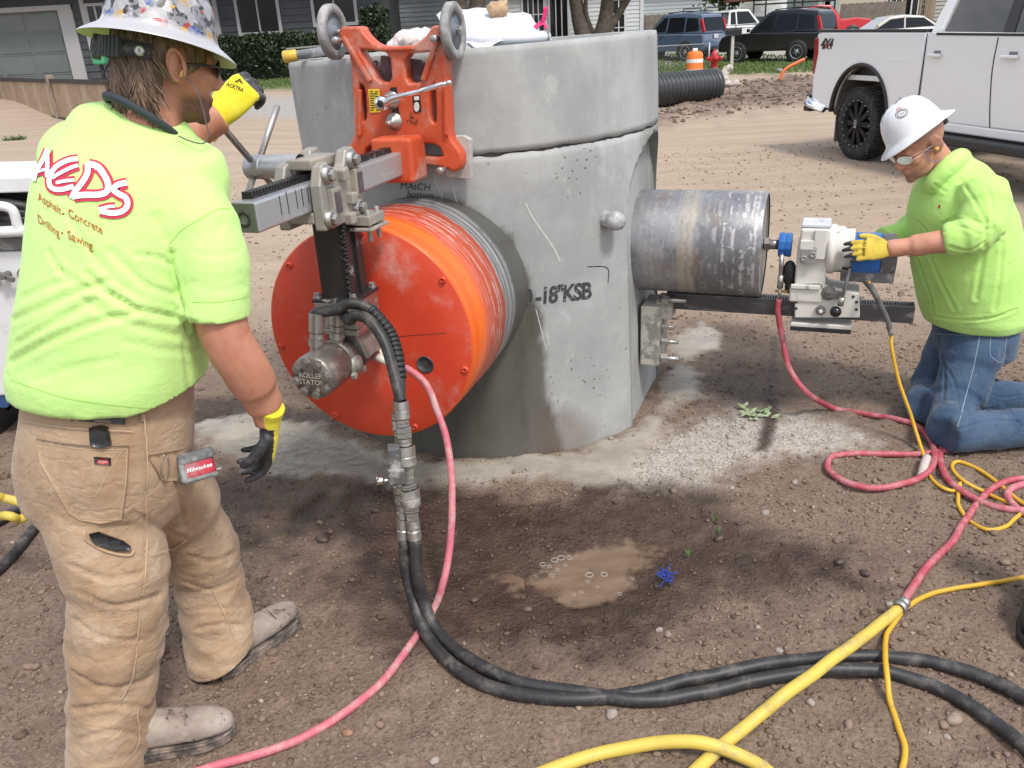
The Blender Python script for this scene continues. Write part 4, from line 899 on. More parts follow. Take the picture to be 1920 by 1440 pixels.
# twin hydraulic hoses
for i, (P0, up, cpl, low) in enumerate(((PORT[0], [(632, 581, 2.37), (656, 569, 2.37), (694, 580, 2.36), (728, 621, 2.33), (743, 662, 2.29), (750, 712, 2.25), (749, 750, 2.20)], [(748, 750, 2.20), (751, 850, 2.165), (757, 1012, 2.11)],
        [(757, 1012, 2.11), (760, 1058, 2.095), (774, 1125, 2.07), (802, 1192), (850, 1249), (930, 1291), (1050, 1309), (1170, 1303), (1300, 1273), (1430, 1247), (1560, 1232), (1690, 1234), (1800, 1254), (1880, 1286), (1960, 1325), (2200, 1420)]),
       (PORT[1], [(654, 600, 2.36), (668, 591, 2.34), (694, 602, 2.31), (720, 640, 2.27), (736, 690, 2.23), (748, 738, 2.19), (752, 752, 2.18)], [(752, 752, 2.18), (763, 880, 2.135), (778, 1012, 2.09)],
        [(778, 1012, 2.09), (783, 1075, 2.065), (796, 1135, 2.05), (822, 1187), (880, 1236), (970, 1278), (1080, 1297), (1200, 1313), (1300, 1302), (1420, 1276), (1540, 1257), (1640, 1257), (1730, 1279), (1810, 1317), (1880, 1366), (1950, 1430), (2050, 1560)]))):
    ht = thing('hydraulic_hose', G(*low[-3]), ['black hydraulic hose with steel couplings, the farther of the twin pair', 'black hydraulic hose with steel couplings, the nearer of the twin pair'][i], 'hose', 'twin hydraulic hoses')
    MB().tube(spline([P0-ZU*.005, P0+ZU*.012]+[AY(*p) for p in up], 8), .0165, 14).obj('upper_hose', BLKH, ht)
    C = spline([AY(*p) for p in cpl], 6); a, c = C[0], C[-1]
    L = sum((C[k+1]-C[k]).length for k in range(len(C)-1))
    def along(s, C=C):
        s *= len(C)-1; k = min(int(s), len(C)-2); return C[k].lerp(C[k+1], s-k)
    segs = ([(0, .13, .0215), (.13, .19, .019), (.19, .27, .024), (.27, .33, .021), (.33, .47, .0295), (.47, .5, .02), (.5, .6, .02), (.6, .64, .024), (.64, .76, .03), (.76, .8, .024), (.8, .86, .02), (.86, 1., .0205)] if i else
            [(0, .12, .019), (.12, .2, .022), (.2, .3, .024), (.3, .36, .019), (.36, .6, .016), (.6, .65, .021), (.65, .74, .026), (.74, .8, .022), (.8, .88, .018), (.88, 1., .0195)])
    for s0, s1, r in segs:
        p, q_ = along(s0), along(s1); d = (q_-p).normalized(); h = (q_-p).length; nn = 6 if r in (.019, .02, .024) else 30
        mb = MB(); mb.lathe(p, d, [(0, r-.004), (.002, r), (h*.45, r), (h*.5, r-.0025), (h*.55, r), (h-.002, r), (h, r-.004)], nn, smooth=False); mb.obj('coupling', STEEL, ht)
    MB().tube(hpath(low, .0185, 8), .0185, 14).obj('lower_hose', BLKH, ht)
    if i == 0:   # spiral guard wrap and black flow valve with its knob
        mb = MB()
        W_ = spline([AY(*p) for p in up[2:6]], 5)
        for k in range(0, len(W_)-1): mb.cyl(W_[k], W_[k].lerp(W_[k+1], .8), .0205, n=10)
        mb.obj('hose_guard', BLKR, ht)
        mb = MB(); c0 = AY(741, 868, 2.13); mb.box(c0, (.035, .04, .11), Matrix.Rotation(.1, 3, 'Z')); mb.box(c0+V(.005, 0, -.03), (.05, .045, .04)); mb.box(AY(745, 890, 2.12), (.05, .04, .05)); mb.obj('flow_valve', GRYP, ht, .005)
        k0, k1 = AY(738, 900, 2.12), AY(713, 901, 2.11); mb = MB(); mb.cyl(k0, k1, .0065, n=10); mb.lathe(k1, (k1-k0), [(-.006, .012), (.01, .0135), (.012, .009), (.0125, .0005)], 16); mb.obj('valve_knob', CHROME, ht)
# red / pink hose of the right-hand drill
A0 = QR(1.303, -.05, .55)
hose('water_hose', [A0, A0-ZU*.06, AY(1468, 640, 3.36), AY(1479, 690, 3.33), AY(1512, 735, 3.30), (1562, 765), (1622, 776), (1680, 786), (1724, 802), (1750, 840), (1747, 878), (1705, 904), (1640, 915), (1588, 905), (1553, 880), (1560, 857), (1605, 850), (1680, 852), (1740, 850), (1790, 840), (1820, 822), (1806, 806), (1778, 814), (1763, 848), (1770, 888), (1800, 918), (1850, 945), (1905, 956), (1990, 950), (2010, 925), (1970, 905), (1925, 897), (1880, 905), (1843, 932), (1812, 972), (1785, 1015), (1742, 1058), (1712, 1100), (1692, 1134)], .0125, REDH, 'red water hose curling over itself below the kneeling man', group='water hoses')
cl = thing('hose_coupling', G(1690, 1138), 'metal coupling joining the red hose to the thick yellow hose', 'coupling')
p, q_ = G(1697, 1128, .02), G(1680, 1147, .02); d = (q_-p).normalized(); mb = MB(); mb.lathe(p, d, [(0, .012), (.004, .019), (.014, .019), (.016, .016), (.024, .016), (.026, .0215), (.044, .0215), (.046, .017)], 16); mb.obj('sleeve', STEEL, cl)
mb = MB(); mb.box(G(1667, 1134, .03), (.02, .012, .018)); mb.obj('clamp_screw', STEEL, cl, .002)
hose('yellow_hose', [(1684, 1143), (1640, 1178, .01), (1590, 1215, .036), (1530, 1260, .042), (1470, 1304, .036), (1430, 1336, .01), (1395, 1365), (1340, 1410), (1290, 1460), (1240, 1520)], .0165, YEL, 'thick yellow hose running straight from the coupling to the bottom edge', 'hose', 'yellow hoses')
hose('yellow_hose', [(900, 1500), (1035, 1443), (1130, 1412), (1220, 1396, .012), (1310, 1392, .034), (1380, 1414, .012), (1440, 1448), (1500, 1520)], .0165, YEL, 'thick yellow hose arching across the bottom edge over the straight one', 'hose', 'yellow hoses')
hose('yellow_cable', [(2060, 1050), (1920, 1082), (1840, 1096), (1750, 1112), (1700, 1140), (1668, 1180), (1659, 1204, .02), (1660, 1228, .04), (1663, 1262, .04), (1668, 1310, .005), (1684, 1362), (1696, 1405), (1690, 1450), (1650, 1540)], .0075, YELC, 'thin yellow cable bending round the hose coupling towards the bottom edge', 'cable', 'yellow cables')
pw = QR(1.635, -.03, .655)
hose('electric_cable', [pw, AY(1637, 545, 3.16), AY(1650, 570, 3.15), AY(1664, 600, 3.14), AY(1672, 630, 3.13), AY(1672, 650, 3.12), AY(1682, 700, 3.1), AY(1698, 750, 3.07), AY(1716, 805, 3.03), (1733, 858), (1742, 892), (1765, 913), (1790, 920), (1801, 906), (1796, 928), (1799, 952), (1818, 977), (1850, 993), (1888, 986), (1914, 962), (1960, 930)], .0072, YELC, 'yellow power cord hanging from the blue drill motor to the dirt', 'cable', 'yellow cables')
pcs = spline([pw+ZU*.02, pw-ZU*.012, AY(1637, 545, 3.16), AY(1650, 570, 3.15), AY(1664, 600, 3.14), AY(1671, 628, 3.13)], 8)
o = MB().tube(pcs, [.0155-.005*min(1, i/14)+(.0025 if i % 2 and i < 20 else 0) for i in range(len(pcs))], 12).obj('cord_sleeve', GRYP); tag(o, 'grey ribbed strain-relief sleeve on the drill motor cord', 'sleeve')
hose('yellow_cable', [(2000, 985), (1920, 945), (1868, 903), (1835, 880), (1800, 866), (1786, 870), (1788, 884), (1810, 904), (1850, 925), (1895, 945), (1950, 975)], .0075, YELC, 'yellow cable looped flat on the dirt beside the red hose coils', 'cable', 'yellow cables')
hose('water_hose', [(2000, 990), (1925, 965), (1898, 945), (1890, 925), (1905, 912), (1940, 905), (2000, 900)], .0125, PINK, 'pink hose coil cut by the right edge of the picture', group='water hoses')
mb = MB(); p = G(1733, 872, .02); mb.tube(spline([G(1738, 858, .02), G(1733, 872, .024), G(1727, 895, .015)], 5), .0165, 10); o = mb.obj('cloth_wrap', M('rag_pale', (.52, .45, .42), .9, dirt=((.4, .2, .22), 30, .5, .7), bump=(60, .6, .006))); tag(o, 'pale rag taped round the yellow cord under the red hose', 'rag')
# hoses at the left edge
hose('supply_hose', [(-200, 1180), (-60, 1110), (5, 1062), (60, 995), (112, 932), (150, 880)], .019, BLKH, 'lower black hose on the dirt behind the tan trousers', group='supply hoses')
hose('supply_hose', [(-200, 1100), (-60, 1010), (5, 972), (55, 938), (100, 908), (150, 876)], .019, BLKH, 'upper black hose on the dirt behind the tan trousers', group='supply hoses')
hose('yellow_hose', [(-120, 930), AY(-40, 925, 2.4), AY(10, 935, 2.36), AY(42, 945, 2.35), AY(50, 962, 2.34), AY(36, 974, 2.33), AY(5, 968, 2.33), (-60, 980)], .0145, YEL, 'loop of yellow hose at the left edge over the black hoses', 'hose', 'yellow hoses')
# thin black lead beyond the kneeling man
hose('black_lead', [(1840, 700), (1870, 712), (1900, 720), (1980, 735)], .006, BLKH, 'thin black lead on the dirt behind the kneeling man', 'cable')
# ================================================================== WHITE HYDRAULIC POWER UNIT (left edge)
pu = thing('power_unit', AY(-60, 760, 3.75), 'white hydraulic power unit with gauge and rail, partly behind the standing man', 'power unit')
WM = M('unit_white', (.68, .68, .68), .4, dirt=((.42, .37, .32), 7, .55, .8)); YU = 3.55
def AU(px, py, d=0.): return AY(px, py, YU+d)
mb = MB(); pz = [AU(-190, 478), AU(78, 470), AU(60, 740), AU(-190, 756)]; mb.prism(pz, V(0, .55, 0)); body = mb.obj('body_panel', WM, pu, .015, 3)
mb = MB(); mb.prism([AU(-190, 337), AU(72, 331), AU(76, 360), AU(-190, 368)], V(0, .5, -.0)); mb.obj('top_tray', WM, pu, .006)
mb = MB(); mb.prism([AU(-190, 452), AU(80, 443), AU(80, 468), AU(-190, 477)], V(0, .5, 0)); mb.obj('sill', M('sill_grey', (.18, .18, .18), .5, .3, dirt=((.4, .38, .36), 10, .5, .7)), pu, .006)
mb = MB(); rl = lambda x, y: AU(x, y, -.04); mb.tube(spline([rl(-190, 452), rl(-60, 447), rl(-30, 438), rl(-26, 405), rl(-12, 389), rl(6, 387), rl(24, 395), rl(32, 420), rl(36, 438)], 8), .02, 12); mb.tube([rl(-190, 443), rl(-60, 438), rl(90, 431)], .024, 12); mb.obj('rail', WM, pu)
mb = MB(); mb.prism([AU(-190, 372, .05), AU(80, 380, .05), AU(80, 446, .05), AU(-190, 452, .05)], V(0, .4, 0)); mb.obj('hose_bay', M('bay_dark', (.02, .02, .022), .6), pu)
for k in range(4):
    mb = MB(); mb.tube(spline([AU(-150, 385+k*13, .02), AU(-30, 381+k*13, .01), AU(40, 386+k*12, .02), AU(74, 398+k*12, .06)], 6), .022, 10); mb.obj('coiled_hose', BLKH, pu)
g0 = AU(50, 514, -.005); mb = MB(); mb.lathe(g0, V(0, -1, 0), [(0, .032), (.014, .034), (.016, .03), (.01, .029), (.01, .0005)], 28); gg = mb.obj('gauge', CHROME, pu)
mb = MB(); mb.lathe(g0, V(0, -1, 0), [(.0112, .0285), (.0113, .0005)], 24); mb.obj('dial', M('dial_white', (.72, .71, .68), .5), gg); mb = MB(); mb.box(g0+V(.004, -.013, .004), (.028, .001, .003), Matrix.Rotation(-.7, 3, 'Y')); mb.obj('needle', INK, gg)
v0 = AU(14, 514, -.01); mb = MB(); mb.cyl(v0+V(0, .03, 0), v0-V(0, .05, 0), .014, n=14); mb.box(v0-V(0, .03, 0), (.09, .016, .02), Matrix.Rotation(.5, 3, 'Y')); mb.lathe(v0-V(.06, .0, .02), V(0, -1, 0), [(0, .022), (.02, .02), (.021, .0005)], 12); mb.obj('control_valve', M('nut_grey', (0, 0, 0)), pu, .002)
mb = MB(); mb.box(AU(62, 492, -.01), (.04, .04, .05)); mb.obj('switch', GRYP, pu, .004)
mb = MB(); mb.prism([AU(33, 556, -.003), AU(72, 552, -.003), AU(72, 605, -.003), AU(35, 608, -.003)], V(0, -.002, 0)); lb = mb.obj('sign_plate', M('label_white', (1, 1, 1)), pu)
RT = M('sign_red', (.5, .02, .03), .5); textobj('sign_letter', 'C', lambda a, c: AU(42+a, 570-c, -.007), RT, lb, size=26, bold=1.)
for (x0, y0, x1, y1) in ((33, 556, 35, 608), (33, 556, 72, 554)):
    mb = MB(); mb.prism([AU(x0, y0, -.0062), AU(x1 if x1 > 40 else x0+1.6, y1 if x1 > 40 else y0, -.0062), AU(x1, y1+1.6 if x1 > 40 else y1, -.0062), AU(x0, y0+1.6 if x1 > 40 else y1, -.0062)], V(0, -.0008, 0)); mb.obj('sign_border', RT, lb)
mb = MB(); wc = AU(-10, 752, .2); mb.lathe(wc-V(.06, 0, .02), V(1, 0, 0), [(0, .03), (0, .15), (.02, .17), (.1, .17), (.12, .15), (.12, .03)], 28); w_ = mb.obj('wheel', BLKR, pu)
mb = MB(); mb.prism([AU(-190, 740, .01), AU(30, 735, .01), AU(14, 765, .01), AU(-190, 775, .01)], V(0, .4, 0)); mb.obj('chassis', M('chassis_blue', (.03, .07, .2), .5), pu, .005)

# ================================================================== PEOPLE
def remesh(mbs, vox, smooth=6, name='m', fac=.6):
    allv, allf = [], []
    for m in (mbs if isinstance(mbs, list) else [mbs]):
        o = len(allv); allv += m.v; allf += [tuple(i+o for i in f) for f in m.f]
    me = bpy.data.meshes.new(name); me.from_pydata(allv, [], allf); o = bpy.data.objects.new(name, me); COL.objects.link(o)
    r = o.modifiers.new('r', 'REMESH'); r.mode = 'VOXEL'; r.voxel_size = vox; r.use_smooth_shade = True
    if smooth:
        s = o.modifiers.new('s', 'SMOOTH'); s.iterations = smooth; s.factor = fac
    bake(o); o.data.polygons.foreach_set('use_smooth', [True]*len(o.data.polygons)); return o
def vco(o):
    n = len(o.data.vertices); c = np.zeros(n*3, np.float32); o.data.vertices.foreach_get('co', c)
    m = np.zeros(n*3, np.float32); o.data.vertices.foreach_get('normal', m); return c.reshape(-1, 3), m.reshape(-1, 3)
def setco(o, c): o.data.vertices.foreach_set('co', c.astype(np.float32).ravel()); o.data.update()
def segdist(C, P):
    d = np.full(len(C), 1e9)
    for a, b_ in zip(P[:-1], P[1:]):
        a, b_ = np.array(a), np.array(b_); e = b_-a; t = np.clip(((C-a)@e)/(e@e+1e-12), 0, 1); d = np.minimum(d, np.linalg.norm(C-a-t[:, None]*e, axis=1))
    return d
def folds(o, lines, bv=None):
    """lines: (pixel polyline, depth, width): a crease with raised lips, pressed into the cloth"""
    bv = bv or bvh_of(o); C, N = vco(o); D = np.zeros(len(C))
    for L, A, w in lines:
        P = [hitpx(bv, p.x, p.y, 0) for p in spline([Vector((x, y, 0)) for x, y in L], 5)]; P = [p for p in P if p is not None]
        if len(P) < 2: continue
        w2 = w*FOLD[1]; d = segdist(C, P)/w2; t_ = segdist(C, [P[0]]*2)+segdist(C, [P[-1]]*2); D += FOLD[0]*A*(-np.exp(-d*d)+.55*np.exp(-((d-1.6)/.9)**2))
    setco(o, C+N*D[:, None])
FOLD = [.55, .6]
def cutopen(o, co, no, near=.3, th=.003, axis=None, lat=Vector((0, 0, 0))):
    """open a cloth tube with a clean hem at a plane"""
    bm = bmesh.new(); bm.from_mesh(o.data); fs = [f for f in bm.faces if (f.calc_center_median()-co).length < near]
    if axis is not None:
        a0, ad = axis; ad = ad.normalized()
        def outw(f):
            c = f.calc_center_median(); w = c-a0; w -= ad*w.dot(ad); return w.length < .1 and w.dot(lat) > -.03 and (f.normal.dot(w.normalized()) > .1 or f.normal.dot(ad) > .5)
        fs = [f for f in fs if outw(f)]
    es = {e for f in fs for e in f.edges}; vv = {v for f in fs for v in f.verts}
    bmesh.ops.bisect_plane(bm, geom=list(vv)+list(es)+fs, plane_co=co, plane_no=no, clear_outer=True); bm.to_mesh(o.data); bm.free(); o.data.update()
    if not o.modifiers.get('th'): m = o.modifiers.new('th', 'SOLIDIFY'); m.thickness = th; m.offset = -1
def ruffle(o, fn):
    C, N = vco(o); D = np.array([fn(Vector(c)) for c in C]); setco(o, C+N*D[:, None])
def ridged(p, sx, sy, sz, off=0.):
    return 1-2*abs(noise.noise(Vector((p.x*sx+off, p.y*sy+off, p.z*sz-off))))
def patch(bv, poly, mat, name, parent, th=.003, edge=14, inset=0.):
    bm = bmesh.new(); f = bm.faces.new([bm.verts.new((x, y, 0)) for x, y in poly]); bmesh.ops.triangulate(bm, faces=[f])
    for _ in range(5):
        es = [e for e in bm.edges if e.calc_length() > edge]
        if not es: break
        bmesh.ops.subdivide_edges(bm, edges=es, cuts=1); bmesh.ops.triangulate(bm, faces=bm.faces)
    bm.verts.index_update(); mb = MB(); top = [hitpx(bv, v.co.x, v.co.y, th) for v in bm.verts]; bot = [hitpx(bv, v.co.x, v.co.y, -.002) for v in bm.verts]
    ok = [v for v in bm.verts if top[v.index] is not None]
    if not ok: bm.free(); return None
    for v in bm.verts:
        if top[v.index] is None:
            q_ = min(ok, key=lambda w: (w.co-v.co).length); top[v.index] = top[q_.index]; bot[v.index] = bot[q_.index]
    n = len(top); fs = [tuple(v.index for v in f.verts) for f in bm.faces]
    bd = [(e.verts[0].index, e.verts[1].index) for e in bm.edges if e.is_boundary]; bm.free()
    mb.add(top+bot, fs+[(a, c, n+c, n+a) for a, c in bd], True)
    return mb.obj(name, mat, parent)
def ribbon(bv, pts, w, mat, name, parent, off=.0015, k=6, rnd=0.):
    P = spline([Vector((x, y, 0)) for x, y in pts], k); L = []; R_ = []
    for i, p in enumerate(P):
        d = (P[min(i+1, len(P)-1)]-P[max(i-1, 0)]).normalized(); ww = w[min(len(w)-1, int(i/len(P)*len(w)))] if isinstance(w, (list, tuple)) else w
        n = Vector((-d.y, d.x, 0))*ww/2; a, c = hitpx(bv, p.x+n.x, p.y+n.y, off), hitpx(bv, p.x-n.x, p.y-n.y, off)
        if a is not None and c is not None: L.append(a); R_.append(c)
    if len(L) < 2: return None
    n = len(L); m = MB(); m.add(L+R_, [(i, i+1, n+i+1, n+i) for i in range(n-1)], True); return m.obj(name, mat, parent)
def skinmat(name, c1, c2, beard=None):
    m = bpy.data.materials.new(name); nt, b = NT(m)
    c = mixc(nt, ramp(nt, tex(nt, 9, 5, .6), .35, .7), c1, c2); c = mixc(nt, ramp(nt, tex(nt, 17, 6, .7, seed=4.), .5, .68, 0, .5), c, (c1[0]*.92, c1[1]*.68, c1[2]*.65)); c = mixc(nt, ramp(nt, tex(nt, 5, 7, .75, seed=14.), .62, .72, 0, .35), c, (.3, .24, .2)); c = mixc(nt, ramp(nt, tex(nt, 60, 4, .6), .55, .75, 0, .3), c, (c1[0]*.75, c1[1]*.6, c1[2]*.55))
    if beard: c = mixc(nt, mth(nt, 'MULTIPLY', at(nt, 'beard'), ramp(nt, tex(nt, 420, 2, .6), .3, .6, .55, 1)), c, beard)
    nt.links.new(c, b.inputs['Base Color']); b.inputs['Roughness'].default_value = .5; b.inputs['Subsurface Weight'].default_value = .12; b.inputs['Subsurface Radius'].default_value = (.01, .004, .002)
    b.inputs['Specular IOR Level'].default_value = .4; addbump(nt, b, [(tex(nt, 220, 3, .6), .12, .0008), (tex(nt, 34, 3, .6), .12, .003)]); return m
def clothmat(name, c1, c2, scale, dirt, weave=900, rough=.9, dl=.6, dh=.76, b2=.25, k1=.1, k2=.06):
    m = bpy.data.materials.new(name); nt, b = NT(m)
    c = mixc(nt, ramp(nt, tex(nt, scale, 6, .65), .35, .68), c1, c2); c = mixc(nt, ramp(nt, tex(nt, 11, 7, .72, seed=8.), dl, dh, 0, .8), c, dirt)
    nt.links.new(c, b.inputs['Base Color']); b.inputs['Roughness'].default_value = rough; b.inputs['Specular IOR Level'].default_value = .2
    b.inputs['Sheen Weight'].default_value = .15
    cr = mth(nt, 'ABSOLUTE', mth(nt, 'SUBTRACT', tex(nt, 9, 4, .55, (1, 1, 1.7), seed=5.), .5)); cr2 = mth(nt, 'ABSOLUTE', mth(nt, 'SUBTRACT', tex(nt, 21, 3, .5, (1.2, 1.2, 1), seed=15.), .5))
    addbump(nt, b, [(tex(nt, weave, 2, .5), .18, .0006), (tex(nt, 24, 5, .6), b2, .006), (ramp(nt, cr, 0, .07, 0, 1), k1, .004), (ramp(nt, cr2, 0, .08, 0, 1), k2, .002)]); return m
SKIN1 = skinmat('skin_tanned', (.46, .2, .125), (.55, .27, .18), (.075, .045, .028)); SKIN2 = skinmat('skin_fair', (.5, .235, .155), (.6, .31, .215), (.2, .115, .07))
SHIRT = clothmat('lime_cotton', (.5, .77, .235), (.55, .81, .27), 4, (.3, .45, .12), dl=.68, dh=.8)
HOOD = clothmat('lime_fleece', (.42, .7, .18), (.49, .78, .22), 5, (.24, .36, .1), dl=.6, dh=.78)
DUCK = clothmat('tan_duck_canvas', (.32, .207, .123), (.43, .305, .2), 7, (.54, .43, .34), 700, dl=.52, dh=.8, k1=.3, k2=.2)
DENIM = clothmat('blue_denim', (.032, .062, .115), (.065, .105, .17), 6, (.19, .22, .25), 900, dl=.56, dh=.8, k1=.28, k2=.18)
YGL = clothmat('yellow_knit', (.72, .6, .03), (.78, .68, .06), 20, (.5, .4, .08), 900, dl=.62, dh=.8); YGL2 = clothmat('dirty_yellow_knit', (.5, .37, .05), (.6, .46, .08), 20, (.3, .22, .08), 900, dl=.5, dh=.75)
GBK = M('glove_black_nitrile', (.03, .031, .035), .5, dirt=((.16, .16, .16), 25, .5, .75), bump=(120, .3, .002))
LEATH = M('muddy_leather', (.35, .3, .25), .8, var=((.24, .19, .155), 12, .38, .66), dirt=((.075, .05, .04), 16, .55, .62), bump=(60, .4, .003)); SOLE = M('boot_sole', (.06, .05, .045), .85, dirt=((.28, .22, .18), 20, .4, .65), bump=(60, .5, .005))
def head_mb(T, earmb=None):
    """skull, face and ears in a local frame (x right, y forward, z up), mapped by T"""
    m = MB(); m.ell((0, -.014, .03), (.076, .098, .09), n=24, m=16); m.ell((0, .035, -.03), (.061, .062, .088), n=24, m=16); m.ell((0, .036, -.088), (.054, .056, .036), n=20, m=12)
    m.ell((0, .083, -.106), (.022, .017, .018)); m.ell((0, .084, .018), (.046, .017, .013))
    for s in (-1, 1):
        m.ell((s*.043, .064, -.02), (.02, .028, .022)); m.ell((s*.03, .078, -.004), (.014, .012, .009))
        m.ell((s*.082, -.006, -.004), (.011, .022, .037), Matrix.Rotation(s*.3, 3, 'Z') @ Matrix.Rotation(-.2, 3, 'X'))
        m.ell((s*.089, -.018, .006), (.009, .013, .031), Matrix.Rotation(s*.5, 3, 'Z') @ Matrix.Rotation(-.2, 3, 'X')); m.ell((s*.077, .004, -.032), (.007, .009, .012))
    m.tube([(0, .09, .014), (0, .108, -.012), (0, .119, -.032)], [.008, .0105, .0125], 10); m.ell((0, .108, -.037), (.0175, .011, .009))
    m.ell((0, .094, -.064), (.023, .010, .007)); m.ell((0, .092, -.077), (.02, .010, .008))
    m.v = [tuple(T @ Vector(v)) for v in m.v]; return m
def hand_mb(T, curl, spread=.1, thumb=(.75, .62, -.25), tcurl=.5, side=1, sc=1.0, cuff=True):
    """palm, five fingers and a thumb; x towards the thumb (times side), y to the finger tips, z the back of the hand"""
    parts = []; m = MB()
    m.rings([(V(0, y, 0), V(a, 0, 0), V(0, 0, c)) for y, a, c in ((-.055, .034, .03), (-.03, .031, .025), (0, .033, .0225), (.03, .041, .0205), (.065, .0445, .018), (.09, .0425, .0155), (.1, .035, .01))], 18); parts.append(m)
    for i, (x, L, r) in enumerate(((.033, .073, .0098), (.0115, .081, .0102), (-.0115, .076, .0098), (-.032, .06, .0088))):
        p = V(x, .082, 0); a = -spread*(i-1.3)*-1*.0; d0 = (1.3-i)*spread; pts = [p]; ang = 0; rs = [r*1.05]
        for k, seg in enumerate((.45, .31, .24)):
            ang += curl[i]*(.75, 1.1, .8)[k]; dv = V(math.sin(d0)*math.cos(ang), math.cos(d0)*math.cos(ang), -math.sin(ang)); pts.append(pts[-1]+dv*L*seg*1.12); rs.append(r*(1, .94, .8)[k])
        S_ = spline(pts, 4); m = MB(); m.tube(S_, [float(np.interp(j/(len(S_)-1)*3, range(4), rs)) for j in range(len(S_))], 10); m.ell(pts[-1], (rs[-1],)*3, n=10, m=6); parts.append(m)
    t = Vector(thumb).normalized(); p = V(.026, .012, -.004); pts = [p, p+t*.036]; t2 = (t+V(-.35, .35, -.25)*tcurl*2).normalized(); pts.append(pts[-1]+t2*.032); t3 = (t2+V(-.5, .2, -.25)*tcurl*1.6).normalized(); pts.append(pts[-1]+t3*.026)
    S_ = spline(pts, 4); m = MB(); m.tube(S_, [float(np.interp(j/(len(S_)-1)*3, range(4), [.017, .0145, .0125, .0105])) for j in range(len(S_))], 10); m.ell(pts[-1], (.0105,)*3, n=10, m=6); parts.append(m)
    for m in parts: m.v = [tuple(T @ (Vector((v[0]*side, v[1], v[2]))*sc)) for v in m.v]
    return parts
def glove(name, T, mats, parent, black, vox=.0036, **k):
    """two-tone glove; black(local point) says where the dipped palm is"""
    o = remesh(hand_mb(T, **k), vox, 4, name); Ti = T.inverted(); o.data.materials.append(mats[0]); o.data.materials.append(mats[1])
    s = k.get('side', 1); sc = k.get('sc', 1)
    for p in o.data.polygons:
        l = (Ti @ p.center)/sc; l.x *= s; p.material_index = 1 if black(l) else 0
    if parent is not None: par(o, parent)
    return o
def frame(o, y, z):
    y = Vector(y).normalized(); z = Vector(z); z = (z-y*z.dot(y)).normalized(); x = y.cross(z); M_ = basis(x, y, z).to_4x4(); M_.translation = Vector(o); return M_
def boot(T, parent, h=.2, lean=(0, 0, 1)):
    m = MB(); R_ = [(-.012, .02, .05), (0, .032, .085), (.03, .039, .11), (.08, .039, .112), (.12, .041, .094), (.17, .047, .073), (.22, .049, .062), (.255, .042, .053), (.28, .028, .045), (.292, .012, .035)]
    m.rings([(V(0, y, .022+t/2), V(w, 0, 0), V(0, 0, t/2)) for y, w, t in R_], 18, p=2.4); l = Vector(lean); m2 = MB(); m2.tube([V(0, .045, .07), V(0, .045, .1), V(0, .045, .1)+l*max(.01, h-.1)], [(.042, .05), (.042, .05), (.042, .046)], 18)
    for q_ in (m, m2): q_.v = [tuple(T @ Vector(v)) for v in q_.v]
    o = remesh([m, m2], .006, 5, 'boot'); C, N = vco(o); o.data.materials.append(LEATH); ruffle(o, lambda p: .002*noise.noise(p*30)+.001*noise.noise(p*80)); par(o, parent)
    out = [(w*1.1, y) for y, w, t in R_]+[(-w*1.1, y) for y, w, t in reversed(R_)]; out[0] = (.025, -.02); s = MB()
    def lug(x, y): return .012 if .085 < y < .125 else 0.
    w_ = MB(); w_.tube([T @ V(x*.985, y, .028) for x, y in out+out[:1]], .0032, 6); w_.obj('welt', SOLE, o)
    for yy, ww, zz_ in ((.2, .046, .088), (.075, .04, .12)): k_ = MB(); k_.tube([T @ V(ww*math.cos(a), yy-.02*math.sin(a), .03+zz_*.92*math.sin(a)) for a in np.linspace(.15, math.pi-.15, 14)], .0016, 5); k_.obj('boot_seam', SOLE, o)
    s.prism([T @ V(x, y, .0) for x, y in out], (T.to_3x3() @ V(0, 0, .026))); so_ = s.obj('sole', SOLE, o, .004); return o
# ------------------------------------------------------------------ hard hats
def hardhat(T, mat, inner, parent, ridge=True, sc=.83):
    prof = [(.158, .002), (.157, .02), (.151, .045), (.138, .072), (.115, .095), (.085, .11), (.05, .119), (.02, .124), (.008, .1275), (.001, .135), (-.007, .152), (-.015, .166), (-.019, .171), (-.0215, .1715)]
    inn = [(-.0215, .1705), (-.017, .166), (-.0095, .151), (-.002, .133), (.004, .1225), (.02, .1195), (.05, .1145), (.085, .105), (.115, .089), (.138, .066), (.15, .03), (.153, .002)]
    def lo(P, n=64):
        m = MB(); m.lathe((0, 0, 0), (0, 0, 1), P, n, x=Vector((1, 0, 0)))
        for i, v in enumerate(m.v):
            x, y, z = v; a = math.atan2(y, x); r = math.hypot(x, y)
            if r > .128: z -= .010*(abs(math.sin(a))**2)*(r-.128)/.04
            y *= 1.13
            if ridge and z > .02 and r > .01:
                for cx in (-.032, 0, .032): z += .005*math.exp(-((x-cx)/.009)**2)*min(1, (z-.02)/.06)
            m.v[i] = tuple(T @ (V(x, y, z)*sc))
        return m
    h = lo(prof).obj('hard_hat', mat, parent); lo(inn).obj('hat_lining', inner, h); return h
